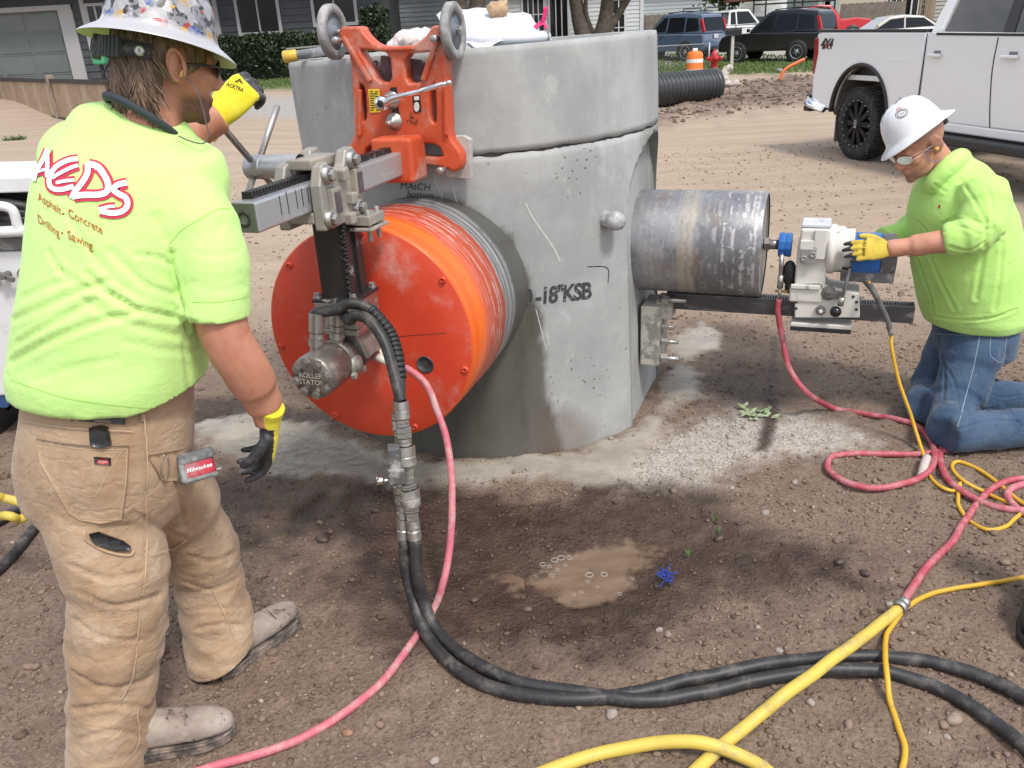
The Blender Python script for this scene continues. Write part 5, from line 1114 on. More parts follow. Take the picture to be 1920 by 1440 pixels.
def stickerhat():
    m = bpy.data.materials.new('stickered_silver_hat'); nt, b = NT(m)
    tc = nt.nodes.new('ShaderNodeTexCoord'); vo_ = nd(nt, 'ShaderNodeTexVoronoi'); vo_.inputs['Scale'].default_value = 47; vo_.inputs['Randomness'].default_value = 1; nt.links.new(tc.outputs['Object'], vo_.inputs['Vector'])
    sep = nt.nodes.new('ShaderNodeSeparateColor'); sep.mode = 'HSV'; nt.links.new(vo_.outputs['Color'], sep.inputs[0])
    cr = nt.nodes.new('ShaderNodeValToRGB'); nt.links.new(sep.outputs[0], cr.inputs[0]); e = cr.color_ramp; e.interpolation = 'CONSTANT'
    cols = [(.02, .02, .03), (.34, .34, .36), (.03, .08, .3), (.02, .02, .025), (.5, .28, .03), (.03, .03, .035), (.38, .38, .37), (.35, .04, .03), (.12, .12, .14), (.04, .04, .05)]
    e.elements[0].color = (*cols[0], 1); e.elements[1].position = .1; e.elements[1].color = (*cols[1], 1)
    for i, c in enumerate(cols[2:], 2):
        q_ = e.elements.new(i/10); q_.color = (*c, 1)
    squig = ramp(nt, tex(nt, 75, 3, .5), .47, .53); st = mixc(nt, mth(nt, 'MULTIPLY', squig, .65), cr.outputs[0], (.3, .3, .32))
    z = at(nt, 'band'); c = mixc(nt, mth(nt, 'MULTIPLY', z, ramp(nt, tex(nt, 19, 4, .6), .36, .42)), (.45, .45, .47), st)
    c = mixc(nt, ramp(nt, tex(nt, 9, 7, .75, seed=2.), .66, .8, 0, .7), c, (.6, .6, .6)); nt.links.new(c, b.inputs['Base Color'])
    b.inputs['Metallic'].default_value = .1; b.inputs['Roughness'].default_value = .35; addbump(nt, b, [(tex(nt, 60, 4, .6), .15, .002)]); return m
def setattr_v(o, name, fn):
    a = o.data.attributes.get(name) or o.data.attributes.new(name, 'FLOAT', 'POINT'); a.data.foreach_set('value', [float(fn(v.co)) for v in o.data.vertices])

# ================================================================== STANDING MAN
def dirv(b_): return V(math.cos(math.radians(b_)), math.sin(math.radians(b_)), 0), V(math.sin(math.radians(b_)), -math.cos(math.radians(b_)), 0)
man = thing('person', G(300, 1330), 'person in a lime t-shirt and tan work trousers standing at the orange core drill', 'person')
# --- body: one skin surface from head to arms, with the trunk inside the clothes
hf, hr = dirv(38); hc = AY(314, 118, 1.99)
hfwd = (hf+V(0, 0, -.22)).normalized(); hup = (V(0, 0, 1)+hf*.2+hr*.06).normalized()
TH1 = frame(hc, hfwd, hup)
hm = head_mb(TH1)
nb = AY(278, 238, 1.935); nk = MB(); nk.tube([nb-V(0, 0, .06), nb, TH1 @ V(0, -.02, -.07), TH1 @ V(0, 0, 0)], [.075, .068, .062, .06], 18)
trunk = MB(); trunk.tube([AY(205, 745, 1.81), AY(215, 620, 1.82), AY(245, 430, 1.86), AY(268, 290, 1.91), nb], [(.13, .13), (.13, .13), (.125, .115), (.085, .08), (.055, .055)], 18)
ra = MB(); ra.tube(spline([AY(320, 350, 1.85), AY(380, 450, 1.77), AY(406, 560, 1.737), AY(424, 632, 1.728), AY(462, 695, 1.745), AY(492, 750, 1.785), AY(505, 790, 1.80)], 5), [(.065, .065)]*5+[(.06, .06)]*5+[(.055, .056)]*5+[(.054, .055)]*4+[(.053, .054)]*4+[(.045, .043)]*4+[(.036, .031)]*4, 18)
la = MB(); la.tube(spline([AY(200, 330, 2.06), AY(262, 330, 2.20), AY(318, 282, 2.26), AY(370, 246, 2.30), AY(412, 218, 2.33)], 6), [(.06, .06)]*6+[(.057, .057)]*6+[(.054, .052)]*6+[(.045, .042)]*7, 18)
body = remesh([hm, nk, trunk, ra, la], .0058, 3, 'body', .5); body.data.materials.append(SKIN1)
Ti = TH1.inverted()
def beard1(c):
    l = Ti @ c
    if l.length > .16: return 0
    j = sst(l.y, -.005, .03)*sst(-l.z, .045, .075); return float(min(1, j+.0))*.95
setattr_v(body, 'beard', beard1); par(body, man)
earring = [TH1 @ V(.094-.004*math.cos(t), -.012-.016*math.cos(t)-.006*math.sin(t), -.002+.031*math.sin(t)) for t in np.linspace(-1.5, 3.9, 24)]
MB().tube(earring, [.0045]*24, 8).obj('ear_rim', SKIN1, body); MB().ell(TH1 @ V(.0905, -.004, -.006), (.006, .010, .015), TH1.to_3x3()).obj('ear_hollow', M('ear_shade', (.3, .1, .065), .6), body)  # shade of the ear hollow put into this lump's darker colour
# --- shirt
sf, sr = dirv(72); pf, pr_ = dirv(62)
tor = MB(); rr = []
for px, py, y, a, c, k in ((203, 740, 1.80, .224, .188, 0), (203, 700, 1.80, .226, .19, 0), (206, 640, 1.81, .224, .187, .2), (214, 560, 1.82, .218, .184, .4), (230, 480, 1.84, .218, .182, .7), (243, 410, 1.86, .222, .182, .9), (247, 345, 1.885, .22, .172, 1), (245, 300, 1.905, .21, .155, 1), (250, 266, 1.925, .18, .125, 1), (262, 240, 1.935, .132, .1, 1), (277, 220, 1.94, .085, .08, 1), (280, 212, 1.945, .075, .07, 1)):
    f_ = pf.lerp(sf, k).normalized(); r_v = pr_.lerp(sr, k).normalized(); cc = AY(px, py, y); rr.append((cc, r_v*a-V(0, 0, .42*a if py < 245 else .12*a if py < 270 else 0), f_*c+V(0, 0, .02*k*a-(.03 if py > 690 else 0))))
tor.rings(rr, 40, p=2.25)
rs = MB(); rs.tube(spline([AY(305, 345, 1.87), AY(350, 390, 1.81), AY(386, 452, 1.77), AY(402, 522, 1.748), AY(406, 600, 1.735)], 5), [(.095, .1)]*5+[(.086, .09)]*5+[(.078, .082)]*5+[(.073, .077)]*6, 24)
ls = MB(); ls.tube(spline([AY(160, 303, 1.96), AY(158, 305, 2.06), AY(215, 330, 2.16), AY(255, 335, 2.21)], 5), [(.095, .095)]*5+[(.085, .085)]*5+[(.075, .075)]*6, 20)
shirt = remesh([tor, rs, ls], .0085, 9, 'shirt')
ruffle(shirt, lambda p: .004*noise.noise(p*5.5)+.0012*ridged(p, 8, 8, 11)*sst(1.3-p.z, 0, .2))
folds(shirt, [([(165, 515), (195, 543), (250, 577), (312, 592), (366, 606)], .012, .013), ([(110, 505), (167, 540), (215, 556), (262, 585)], .008, .011), ([(24, 600), (87, 573), (149, 546), (200, 528)], .010, .013), ([(20, 680), (69, 652), (115, 630), (180, 605), (250, 588)], .010, .014), ([(32, 645), (104, 602), (180, 562)], .009, .012),
    ([(128, 407), (163, 462), (208, 518), (240, 545)], .005, .013), ([(208, 470), (271, 532), (333, 554)], .008, .012), ([(258, 478), (298, 483), (322, 497)], .009, .010), ([(318, 455), (303, 425), (296, 400)], .010, .010), ([(322, 470), (326, 520), (340, 565), (352, 620)], .012, .012), ([(285, 405), (300, 440), (318, 475)], .006, .010),
    ([(205, 215), (215, 245), (240, 268), (275, 282)], .005, .010), ([(222, 214), (240, 235), (268, 252)], .005, .008), ([(420, 410), (405, 450), (408, 500)], .003, .012), ([(90, 470), (120, 520), (150, 545)], .006, .012), ([(40, 560), (80, 540), (120, 528)], .007, .012), ([(60, 715), (130, 690), (220, 672)], .004, .014), ([(345, 640), (352, 700), (356, 750)], .006, .014), ([(230, 640), (300, 655), (370, 660)], .004, .014), ([(355, 470), (400, 480), (450, 470)], .003, .01), ([(360, 530), (410, 545), (462, 535)], .0035, .01), ([(150, 560), (220, 600), (300, 622), (360, 632)], .006, .012)])
hcn = AY(203, 716, 1.80); cutopen(shirt, hcn, (pf*.13+V(0, 0, -1)), .6); s0_, s1_ = AY(402, 515, 1.748), AY(406, 574, 1.737); cutopen(shirt, s1_+V(.02, -.03, -.02), (s1_-s0_).normalized()+V(.0, .1, 0), .12, axis=(s1_, s1_-s0_), lat=V(.95, -.31, 0))
shirt.data.materials.append(SHIRT); par(shirt, man)
bvS = bvh_of(shirt)
NVY = M('collar_navy', (.03, .04, .05), .8, bump=(200, .3, .001)); SEAM = M('lime_seam', (.4, .7, .14), .9)
0 and ribbon(bvS, [(192, 190), (210, 205), (240, 216), (275, 228), (310, 244), (332, 256)], 8, NVY, 'collar_tape', man, .004)
NX = (hc-nb).normalized(); NX = (NX+V(.25, .1, 0)).normalized(); cx_ = NX.cross(V(0, 1, 0)).normalized(); cy_ = NX.cross(cx_)
ring = [AY(270, 224, 1.935)+cx_*(.083*math.cos(a))+cy_*(.083*math.sin(a)) for a in np.linspace(0, 2*math.pi, 41)]
MB().tube(ring, [(.009, .011)]*41, 10, caps=False).obj('collar', NVY, man)
if 0: col_ = MB(); col_.tube(spline([hitpx(bvS, x, y, .004) for x, y in ((190, 196), (212, 208), (245, 219), (280, 232), (312, 247), (330, 258))], 5), (.006), 8)
for L in ([(318, 458), (340, 432), (375, 410), (410, 392), (430, 392)], [(318, 458), (326, 500), (345, 560), (362, 590)], [(362, 566), (410, 566), (468, 556)], [(20, 712), (120, 745), (240, 762), (360, 768)]): ribbon(bvS, L, 1.6, SEAM, 'seam', man, .0012)
# print on the back: brush letters with a red outline, two lines of text
PRD = M('print_red', (.55, .03, .07), .8); PWH = M('print_white', (.78, .79, .78), .8); PBR = M('print_rust', (.45, .13, .04), .85)
def zp_(L): return [(x/2.88, 240+y/2.88) for x, y in L]
LET = [([(192, 290), (205, 240), (235, 185), (262, 118)], 18), ([(262, 118), (263, 180), (262, 270)], 19), ([(196, 245), (230, 235), (262, 225)], 13),
       ([(425, 172), (370, 182), (310, 215), (278, 265), (276, 310), (300, 333), (345, 335), (405, 318)], 22), ([(428, 208), (380, 225), (320, 255), (290, 275)], 16), ([(410, 285), (360, 290), (310, 300)], 15),
       ([(480, 200), (478, 250), (450, 300), (415, 345), (395, 385)], 26), ([(480, 200), (530, 215), (570, 260), (590, 310), (580, 350), (530, 365), (470, 365), (405, 372)], 27), ([(545, 205), (520, 232)], 10),
       ([(690, 300), (640, 312), (620, 338), (650, 362), (685, 382), (692, 420), (665, 452), (610, 462), (545, 450)], 25), ([(540, 440), (590, 428), (625, 425)], 14)]
for i, (L, w) in enumerate(LET): ribbon(bvS, zp_(L), (w*1.22+30)/2.88, PRD, 'print_outline', man, .0016+i*.00012)
for i, (L, w) in enumerate(LET): ribbon(bvS, zp_(L), w*1.22/2.88, PWH, 'print_letter', man, .0034+i*.00012)
for t_, c0, ux, s in (('Asphalt', (94, 382), (.62, .4), 23), ('Concrete', (161, 416), (.72, .38), 23), ('Drilling', (92, 424), (.6, .42), 23), ('Sawing', (151, 451), (.74, .34), 23)):
    textobj('print_line', t_, decal(bvS, *c0, ux, (-.12, -1), .0018), PBR, man, size=s, bold=.25, maxedge=10)
for c0 in ((119, 401), (117, 437)): patch(bvS, [(c0[0]+1.8*math.cos(a), c0[1]+1.8*math.sin(a)) for a in np.linspace(0, 6.28, 9)[:-1]], PBR, 'print_dot', man, .0018)
# --- trousers
pel = MB(); pel.rings([(AY(px, py, y), pr_*a, pf*c) for px, py, y, a, c in ((203, 685, 1.80, .19, .155), (203, 735, 1.80, .2, .165), (200, 790, 1.79, .207, .172), (197, 850, 1.785, .213, .182), (202, 910, 1.785, .205, .18), (215, 960, 1.79, .17, .15))], 32, p=2.2)
lr = MB(); lr.tube(spline([AY(168, 860, 1.74), AY(185, 960, 1.71), AY(222, 1100, 1.67), AY(214, 1240, 1.635), AY(208, 1360, 1.61), AY(205, 1445, 1.595)], 6), [(.12, .13)]*6+[(.122, .128)]*6+[(.112, .112)]*6+[(.101, .102)]*6+[(.1, .1)]*7, 26)
ll = MB(); ll.tube(spline([AY(270, 870, 1.86), AY(338, 970, 1.94), AY(383, 1060, 1.985), AY(404, 1140, 1.975), AY(420, 1255, 1.925)], 6), [(.125, .125)]*6+[(.105, .11)]*6+[(.095, .1)]*6+[(.097, .1)]*7, 26)
tr = remesh([pel, lr, ll], .0085, 8, 'trousers')
def stack(p):
    k = float(sst(.62-p.z, 0, .3)); return (.0045*k+.0012)*ridged(p, 6, 6, 12, 3.)-.004*k+.0035*noise.noise(p*8)+(.004*k)*ridged(p, 11, 11, 22, 7.)
ruffle(tr, stack)
folds(tr, [([(135, 1060), (200, 1085), (262, 1075)], .008, .012), ([(150, 1110), (215, 1135), (300, 1115)], .010, .012), ([(140, 1160), (190, 1195), (262, 1200)], .008, .011), ([(138, 1260), (200, 1290), (280, 1270)], .010, .013), ([(140, 1330), (210, 1322), (285, 1330)], .010, .013), ([(150, 1385), (215, 1370), (280, 1385)], .008, .012), ([(350, 1040), (400, 1052), (440, 1035)], .008, .011), ([(345, 1090), (395, 1105), (445, 1085)], .008, .011), ([(350, 1145), (400, 1140), (452, 1140)], .008, .010), ([(365, 1180), (415, 1170), (465, 1175)], .008, .010),
    ([(250, 960), (300, 990), (350, 1010)], .006, .012), ([(268, 800), (275, 870), (272, 960), (270, 1060), (262, 1150), (250, 1270)], .004, .006), ([(330, 900), (340, 940), (345, 990)], .010, .012), ([(95, 960), (150, 990), (240, 985)], .005, .012), ([(290, 870), (310, 910), (322, 960)], .005, .01)])
cutopen(tr, AY(416, 1222, 1.94), V(.25, .1, -1), .2); tr.data.materials.append(DUCK); par(tr, man); bvT = bvh_of(tr)
STI = M('tan_stitch', (.5, .36, .24), .9); DKP = M('canvas_worn', (.44, .3, .19), .9, var=((.35, .23, .14), 14, .4, .7), bump=(300, .3, .001))
patch(bvT, [(70, 822), (120, 830), (180, 836), (241, 834), (238, 900), (228, 972), (190, 980), (150, 974), (132, 962), (100, 905), (80, 870)], DUCK, 'back_pocket', man, .005)
bv2 = bvT
for L, w in (([(72, 828), (120, 836), (180, 842), (240, 840)], 1.6), ([(238, 840), (235, 900), (226, 966)], 1.6), ([(134, 958), (160, 970), (222, 972)], 1.6), ([(100, 900), (140, 918), (178, 928), (200, 890), (228, 845)], 1.4), ([(268, 775), (276, 850), (272, 960), (272, 1060), (260, 1150), (248, 1260), (225, 1310)], 2.2), ([(276, 1042), (320, 1028), (348, 1010)], 1.8), ([(30, 785), (120, 800), (250, 808)], 1.6), ([(255, 1330), (258, 1390), (230, 1430)], 2.), ([(395, 1100), (425, 1160), (440, 1200)], 1.6)):
    ribbon(bvT, L, w, STI, 'stitching', man, .0062)
BKL = M('black_label', (.03, .028, .028), .5, dirt=((.2, .17, .14), 20, .5, .75))
patch(bvT, [(152, 762), (236, 772), (234, 795), (152, 788)], BKL, 'belt_patch', man, .006); textobj('patch_lettering', 'SINCE 1922', decal(bvT, 194, 788, (1, .07), (0, -1), .0075), STI, man, size=6)
patch(bvT, [(178, 855), (209, 857), (209, 871), (180, 869)], BKL, 'pocket_label', man, .0075); patch(bvT, [(184, 860), (195, 857), (206, 862), (205, 867), (194, 869), (184, 866)], M('label_crest_red', (.4, .04, .04), .6), 'pocket_crest', man, .0087)
textobj('crest_lettering', 'Dickies', decal(bvT, 195, 863, (1, .03), (0, -1), .0095), M('label_white', (1, 1, 1)), man, size=5.5, shear=.2)
for x in (132, 266, 30): patch(bvT, [(x-5, 760), (x+5, 762), (x+5, 790), (x-5, 788)], DUCK, 'belt_loop', man, .006)
kn = patch(bvT, [(172, 800), (190, 796), (204, 800), (210, 830), (195, 838), (174, 833)], M('clip_black', (.015, .015, .016), .3), 'knife_clip', man, .014)
patch(bvT, [(168, 1000), (185, 996), (228, 1012), (242, 1024), (238, 1033), (215, 1031), (180, 1018)], M('clip_black', (0, 0, 0)), 'pocket_tool', man, .012); ribbon(bvT, [(158, 995), (165, 1012), (200, 1032), (240, 1040), (250, 1030)], 5, DKP, 'tool_pocket', man, .006)
patch(bvT, [(276, 853), (340, 842), (350, 900), (300, 900)], DKP, 'utility_pocket', man, .004)
mb = MB(); mb.tube(spline([hitpx(bvT, x, y, .008) for x, y in ((303, 850), (300, 875), (306, 893), (312, 880), (310, 852))], 5), .0012, 6); mb.obj('belt_hook', STEEL, man)
# --- tape measure clipped on the pocket
tp = hitpx(bvT, 345, 868, .03); tm = thing('tape_measure', tp, 'red and grey tape measure clipped to the tan trouser pocket', 'tape measure')
d0 = (AY(392, 860, tp.y+.05)-AY(318, 880, tp.y-.01)).normalized(); Tt = frame(tp, d0, V(.5, -.75, .45)); R3 = Tt.to_3x3()
mb = MB(); mb.box(tp, (.062, .08, .036), R3); tb = mb.obj('case', M('tape_red', (.42, .02, .04), .45, dirt=((.3, .2, .2), 18, .5, .75)), tm, .012, 3)
mb = MB(); mb.box(tp+R3 @ V(-.022, 0, .004), (.026, .084, .036), R3); mb.box(tp+R3 @ V(.029, .0, 0), (.012, .082, .04), R3); mb.box(tp+R3 @ V(0, -.036, 0), (.064, .014, .04), R3); mb.obj('rubber_grip', M('tape_grey', (.09, .1, .1), .7, dirt=((.3, .3, .29), 18, .45, .7)), tm, .007, 3)
textobj('case_lettering', 'Milwaukee', lambda a, c: tp+R3 @ V(.006-c, a, .0186), M('label_white', (1, 1, 1)), tm, size=.014, bold=.0002, shear=.2)
mb = MB(); mb.box(tp+R3 @ V(.02, .046, 0), (.004, .012, .02), R3); mb.obj('hook', STEEL, tm)
# --- boots
b0, b1 = G(402, 1283), G(548, 1168); boot(frame(b0+V(.012, .035, 0), b1-b0, V(0, 0, 1)), man, .10, (.0, .1, 1)); b0, b1 = G(222, 1440), G(425, 1392); boot(frame(b0+V(-.015, .03, 0), b1-b0, V(0, 0, 1)), man, .10)
# --- gloves
T = frame(AY(506, 795, 1.80), AY(500, 890, 1.86)-AY(510, 790, 1.80), V(.75, .1, .35)); glove('glove', T, (YGL, GBK), man, lambda l: (l.z < .004 and l.y > -.012) or l.y > .085, curl=(.42, .5, .55, .6), spread=.05, side=1, sc=1.06, tcurl=.3, thumb=(.35, .8, -.55))
hpt = Q(rh+.155, -.178, zh+.165)
T = frame(AY(412, 216, 2.33), AY(452, 172, 2.345)-AY(412, 216, 2.33), V(-.12, -1, .45)); GL = glove('glove', T, (YGL, GBK), man, lambda l: l.y > .055 and l.z < -.006 or (l.y > .1 and l.z < .004), curl=(1.05, 1.1, 1.15, 1.2), spread=.02, side=-1, sc=1.13, tcurl=.35, thumb=(.6, .7, -.45))
bvG = bvh_of(GL); GP = M('glove_print', (.09, .07, .01), .8); textobj('glove_print', 'ACKTRA', decal(bvG, 441, 164, (.8, .3), (.3, -.9), .001), GP, man, size=10, bold=.3, maxedge=5); patch(bvG, [(440, 153), (450, 147), (456, 157), (451, 156), (449, 152), (445, 155)], GP, 'glove_emblem', man, .001)
# --- hair: locks hanging from under the hat
HAIR = bpy.data.materials.new('brown_hair'); nt, b = NT(HAIR); nt.links.new(mixc(nt, ramp(nt, tex(nt, 120, 4, .7, (1, 1, .15)), .35, .7), (.085, .052, .033), (.3, .2, .13)), b.inputs['Base Color']); b.inputs['Roughness'].default_value = .45
mb = MB(); hrg = random.Random(3)
def hairroot(a, h): return TH1 @ V(.083*math.sin(a), -.014-.102*math.cos(a), h)
def wild(a): return 1.0 if a < -.2 else .35
for i in range(2800):
    a = hrg.uniform(-1.75, 1.08); h = hrg.uniform(-.03, .07); p = hairroot(a, h); o_ = TH1.to_3x3() @ V(math.sin(a), -math.cos(a), 0)
    L = hrg.uniform(.10, .175)*(1.0 if a < .85 else .62); c = hrg.uniform(-.3, .3); sd_ = TH1.to_3x3() @ V(math.cos(a), math.sin(a), 0)
    wv = hrg.gauss(0, .016); p = p+o_*.004*math.sin(a*9); pts = [p-o_*.006, p+o_*.008+V(0, 0, -.3*L), p+o_*(.004+.008*hrg.random())+sd_*(wv*.5)+V(0, 0, -.65*L), p+o_*(hrg.uniform(.0, .035)*wild(a))+sd_*wv+V(0, 0, -L+.012*hrg.random())]
    mb.tube(spline(pts, 3), [.0019]*3+[.0018]*3+[.0014]*3+[.0005], 4, caps=False)
cap = MB(); cap.ell((0, -.017, .02), (.081, .103, .075), n=24, m=14); cap.ell((0, -.055, -.045), (.068, .06, .075), n=20, m=12); cap.v = [tuple(TH1 @ Vector(v)) for v in cap.v]
hro = mb.obj('hair', HAIR, man); cap.obj('hair_cap', HAIR, hro)
# --- hat with its suspension
ht_c = AY(296, 88, 1.965); hu = V(-.05, 0, 1)
b_l, b_r = AY(155, 47, 1.90), AY(440, 116, 2.03); hy = (b_r-b_l).normalized(); hz_ = V(.10, .16, 1.0)
THAT = frame((b_l+b_r)/2+V(0, 0, .014), hy, hz_); hat = hardhat(THAT, stickerhat(), M('hat_under_lime_bounce', (.6, .72, .32), .5), man)  # lime bounce off the shirt is put into the lining colour
TI = THAT.inverted(); setattr_v(hat, 'band', lambda c: float(sst((TI @ c).z, .004, .016)))
bd = MB(); n = 40
for k in range(n+1):
    a = -1.5+k*2.85/n; p = V(.088*math.sin(a), -.108*math.cos(a)-.0, 0); bd.v += [tuple(THAT @ V(p.x, p.y, -.03)), tuple(THAT @ V(p.x*1.0, p.y*1.0, -.062))]
bd.f = [(2*k, 2*k+2, 2*k+3, 2*k+1) for k in range(n)]; bd.sm = [True]*n; bo = bd.obj('headband', M('strap_black', (.03, .032, .036), .6, dirt=((.2, .2, .2), 25, .5, .75)), hat); sd__ = bo.modifiers.new('s', 'SOLIDIFY'); sd__.thickness = .004; sd__.offset = 0
def hb_(a, r, z): return THAT @ V(.09*math.sin(a)*r, -.11*math.cos(a)*r, z)
R4 = THAT.to_3x3()
for a, rad in ((-.12, 1.04),):
    d_ = (hb_(a, 1.2, 0)-hb_(a, 1., 0)).normalized(); m = MB(); m.lathe(hb_(a, 1.02, -.048), d_, [(0, .026), (.014, .026), (.017, .023), (.017, .016), (.02, .015), (.02, .0005)], 24); m.obj('ratchet_knob', M('strap_black', (0, 0, 0)), bo)
m = MB()
for a in np.linspace(.1, .75, 8):
    d_ = (hb_(a, 1.2, 0)-hb_(a, 1., 0)).normalized(); m.box(hb_(a, 1.06, -.048), (.014, .012, .04), frame(V(0, 0, 0), d_, hz_).to_3x3())
m.obj('ratchet_cover', M('strap_black', (0, 0, 0)), bo); m = MB(); d_ = (hb_(1.15, 1.2, 0)-hb_(1.15, 1., 0)).normalized(); m.lathe(hb_(1.15, 1.02, -.048), d_, [(0, .011), (.004, .01), (.004, .005), (.001, .0005)], 14); m.obj('strap_rivet', STEEL, bo)
# --- safety glasses, ear plug and cord
GLS = M('lens_dark', (.02, .02, .022), .08); gl = MB()
for s in (1, -1): gl.rings([(TH1 @ V(s*(.035), .1-.012*abs(k), .004), TH1.to_3x3() @ V(.031, -.008*s, 0), TH1.to_3x3() @ V(0, .0, .02)) for k in (0, .25)], 16)
glo = gl.obj('safety_glasses', GLS, man)
for s in (1, -1): MB().tube([TH1 @ V(s*.068, .088, .008), TH1 @ V(s*.08, .05, .008), TH1 @ V(s*.083, -.015, .0)], .003, 8).obj('temple_arm', GLS, glo)
ep = TH1 @ V(.088, .0, -.012); m = MB(); m.ell(ep, (.008, .008, .013)); epo = m.obj('ear_plug', M('plug_yellow', (.75, .6, .2), .7), man)
MB().tube(spline([ep, AY(366, 165, 1.90), AY(378, 195, 1.90), AY(386, 228, 1.9), AY(391, 255, 1.9), AY(380, 269, 1.9), AY(355, 264, 1.89), AY(335, 255, 1.88)], 8), .0016, 6).obj('plug_cord', M('cord_grey', (.12, .1, .1), .6), epo)

# ================================================================== KNEELING MAN
man2 = thing('person', G(1800, 800), 'person in a lime hoodie, blue jeans and white hard hat kneeling at the right', 'person')
f2 = V(-.95, -.30, 0).normalized(); l2 = V(f2.y*-1, f2.x, 0)   # left of the man: towards the camera
if l2.y > 0: l2 = -l2
hc2 = AY(1722, 268, 3.28); hfw = (f2+V(0, 0, -.62)).normalized(); TH2 = frame(hc2, hfw, V(0, 0, 1)+f2*.5)
hm = head_mb(TH2); nb2 = AY(1768, 318, 3.32)
nk = MB(); nk.tube([nb2-V(0, 0, .05), nb2, TH2 @ V(0, -.03, -.06), TH2 @ V(0, 0, 0)], [.07, .062, .058, .055], 16)
pl2 = AY(1822, 590, 3.33); trunk = MB(); trunk.tube([pl2, AY(1812, 500, 3.33), AY(1800, 400, 3.33), AY(1780, 340, 3.33), nb2], [.11, .115, .11, .08, .055], 16)
la = MB(); la.tube(spline([AY(1840, 360, 3.17), AY(1838, 410, 3.12), AY(1812, 446, 3.09), AY(1755, 454, 3.12), AY(1705, 462, 3.16), AY(1662, 467, 3.18)], 5), [(.05, .05)]*10+[(.046, .046)]*5+[(.043, .043)]*5+[(.036, .034)]*5+[(.03, .027)], 16)
ra = MB(); ra.tube(spline([AY(1765, 365, 3.48), AY(1725, 420, 3.47), AY(1690, 452, 3.44), AY(1650, 462, 3.40), AY(1620, 455, 3.36)], 5), [(.045, .045)]*15+[(.035, .033)]*6, 14)
body2 = remesh([hm, nk, trunk, la, ra], .0055, 3, 'body', .5); body2.data.materials.append(SKIN2); T2i = TH2.inverted()
def beard2(c):
    l = T2i @ c
    if l.length > .17: return 0
    j = float(sst(l.y, .0, .04)*sst(-l.z, .06, .085)); crop = float(sst(-l.y+l.z*.6, -.035, -.01))*.55*float(sst(l.z, -.06, -.03)); return min(1, max(j*.75, crop))
setattr_v(body2, 'beard', beard2); par(body2, man2)
# --- hoodie
tor = MB(); Lx = V(0, -1, 0)
def hring(px, py, y, dep, wid, tilt=0.): return (AY(px, py, y), f2*dep+V(0, 0, tilt), l2*wid)
tor.rings([hring(1822, 606, 3.32, .175, .19, .01), hring(1824, 590, 3.32, .195, .205, .012), hring(1820, 555, 3.32, .2, .21), hring(1814, 500, 3.32, .205, .215), hring(1808, 440, 3.32, .2, .215), hring(1803, 395, 3.32, .185, .205), hring(1796, 355, 3.32, .15, .18, -.02), hring(1788, 325, 3.32, .11, .12, -.03), hring(1778, 310, 3.32, .08, .08, -.03)], 36, p=2.2)
ls = MB(); ls.tube(spline([AY(1838, 355, 3.2), AY(1845, 395, 3.13), AY(1832, 432, 3.09), AY(1802, 446, 3.09), AY(1776, 450, 3.11)], 5), [(.095, .1)]*5+[(.088, .09)]*5+[(.078, .08)]*5+[(.066, .068)]*6, 22)
cuffm = MB(); cuffm.tube(spline([AY(1800, 446, 3.09), AY(1785, 449, 3.1), AY(1770, 452, 3.112)], 4), [.062, .066, .067, .064, .06, .064, .065, .06, .054], 20)
rs = MB(); rs.tube(spline([AY(1775, 360, 3.46), AY(1735, 410, 3.48), AY(1698, 440, 3.45), AY(1655, 452, 3.41)], 6), [(.085, .085)]*6+[(.072, .072)]*6+[(.058, .058)]*7, 18)
hood_m = MB(); hood_m.tube(spline([AY(1742, 350, 3.27), AY(1752, 338, 3.24), AY(1778, 312, 3.24), AY(1800, 296, 3.3), AY(1800, 298, 3.4), AY(1770, 325, 3.42), AY(1745, 348, 3.37)], 6), .034, 12); hood_m.ell(AY(1822, 326, 3.33), (.075, .12, .05), Matrix.Rotation(.6, 3, 'Y'))
hood = remesh([tor, ls, cuffm, rs, hood_m], .0075, 6, 'hoodie')
ruffle(hood, lambda p: .005*noise.noise(p*6)+.0012*ridged(p, 10, 10, 14))
folds(hood, [([(1700, 430), (1725, 500), (1745, 560), (1750, 590)], .010, .014), ([(1850, 430), (1840, 500), (1830, 560)], .008, .016), ([(1880, 440), (1875, 520), (1865, 580)], .007, .016), ([(1740, 470), (1760, 520), (1790, 580)], .008, .014), ([(1765, 420), (1790, 410), (1830, 415), (1850, 430)], .007, .010), ([(1770, 435), (1800, 425), (1838, 440)], .008, .009), ([(1780, 462), (1815, 470), (1845, 455)], .009, .010), ([(1850, 350), (1862, 390), (1860, 430)], .006, .012), ([(1752, 345), (1775, 360), (1790, 350)], .006, .008), ([(1810, 350), (1830, 380), (1850, 420)], .006, .012), ([(1744, 592), (1800, 600), (1860, 596), (1905, 580)], .010, .010), ([(1690, 440), (1705, 450), (1730, 450)], .008, .008), ([(1720, 415), (1735, 430), (1750, 455)], .008, .009)])
cutopen(hood, AY(1770, 453, 3.10), AY(1760, 453, 3.12)-AY(1785, 449, 3.1), .09, axis=(AY(1772, 451, 3.11), AY(1760, 453, 3.12)-AY(1785, 449, 3.1))); hood.data.materials.append(HOOD); par(hood, man2); bvH = bvh_of(hood)
for L in ([(1748, 352), (1756, 365), (1770, 366)], [(1800, 330), (1840, 370), (1852, 420), (1830, 452)], [(1765, 418), (1800, 400), (1840, 415)]): ribbon(bvH, L, 1.3, SEAM, 'seam', man2, .001)
patch(bvH, [(1759, 386), (1763, 384), (1763, 390), (1760, 391)], M('print_red', (0, 0, 0)), 'chest_mark', man2, .0012, 4)
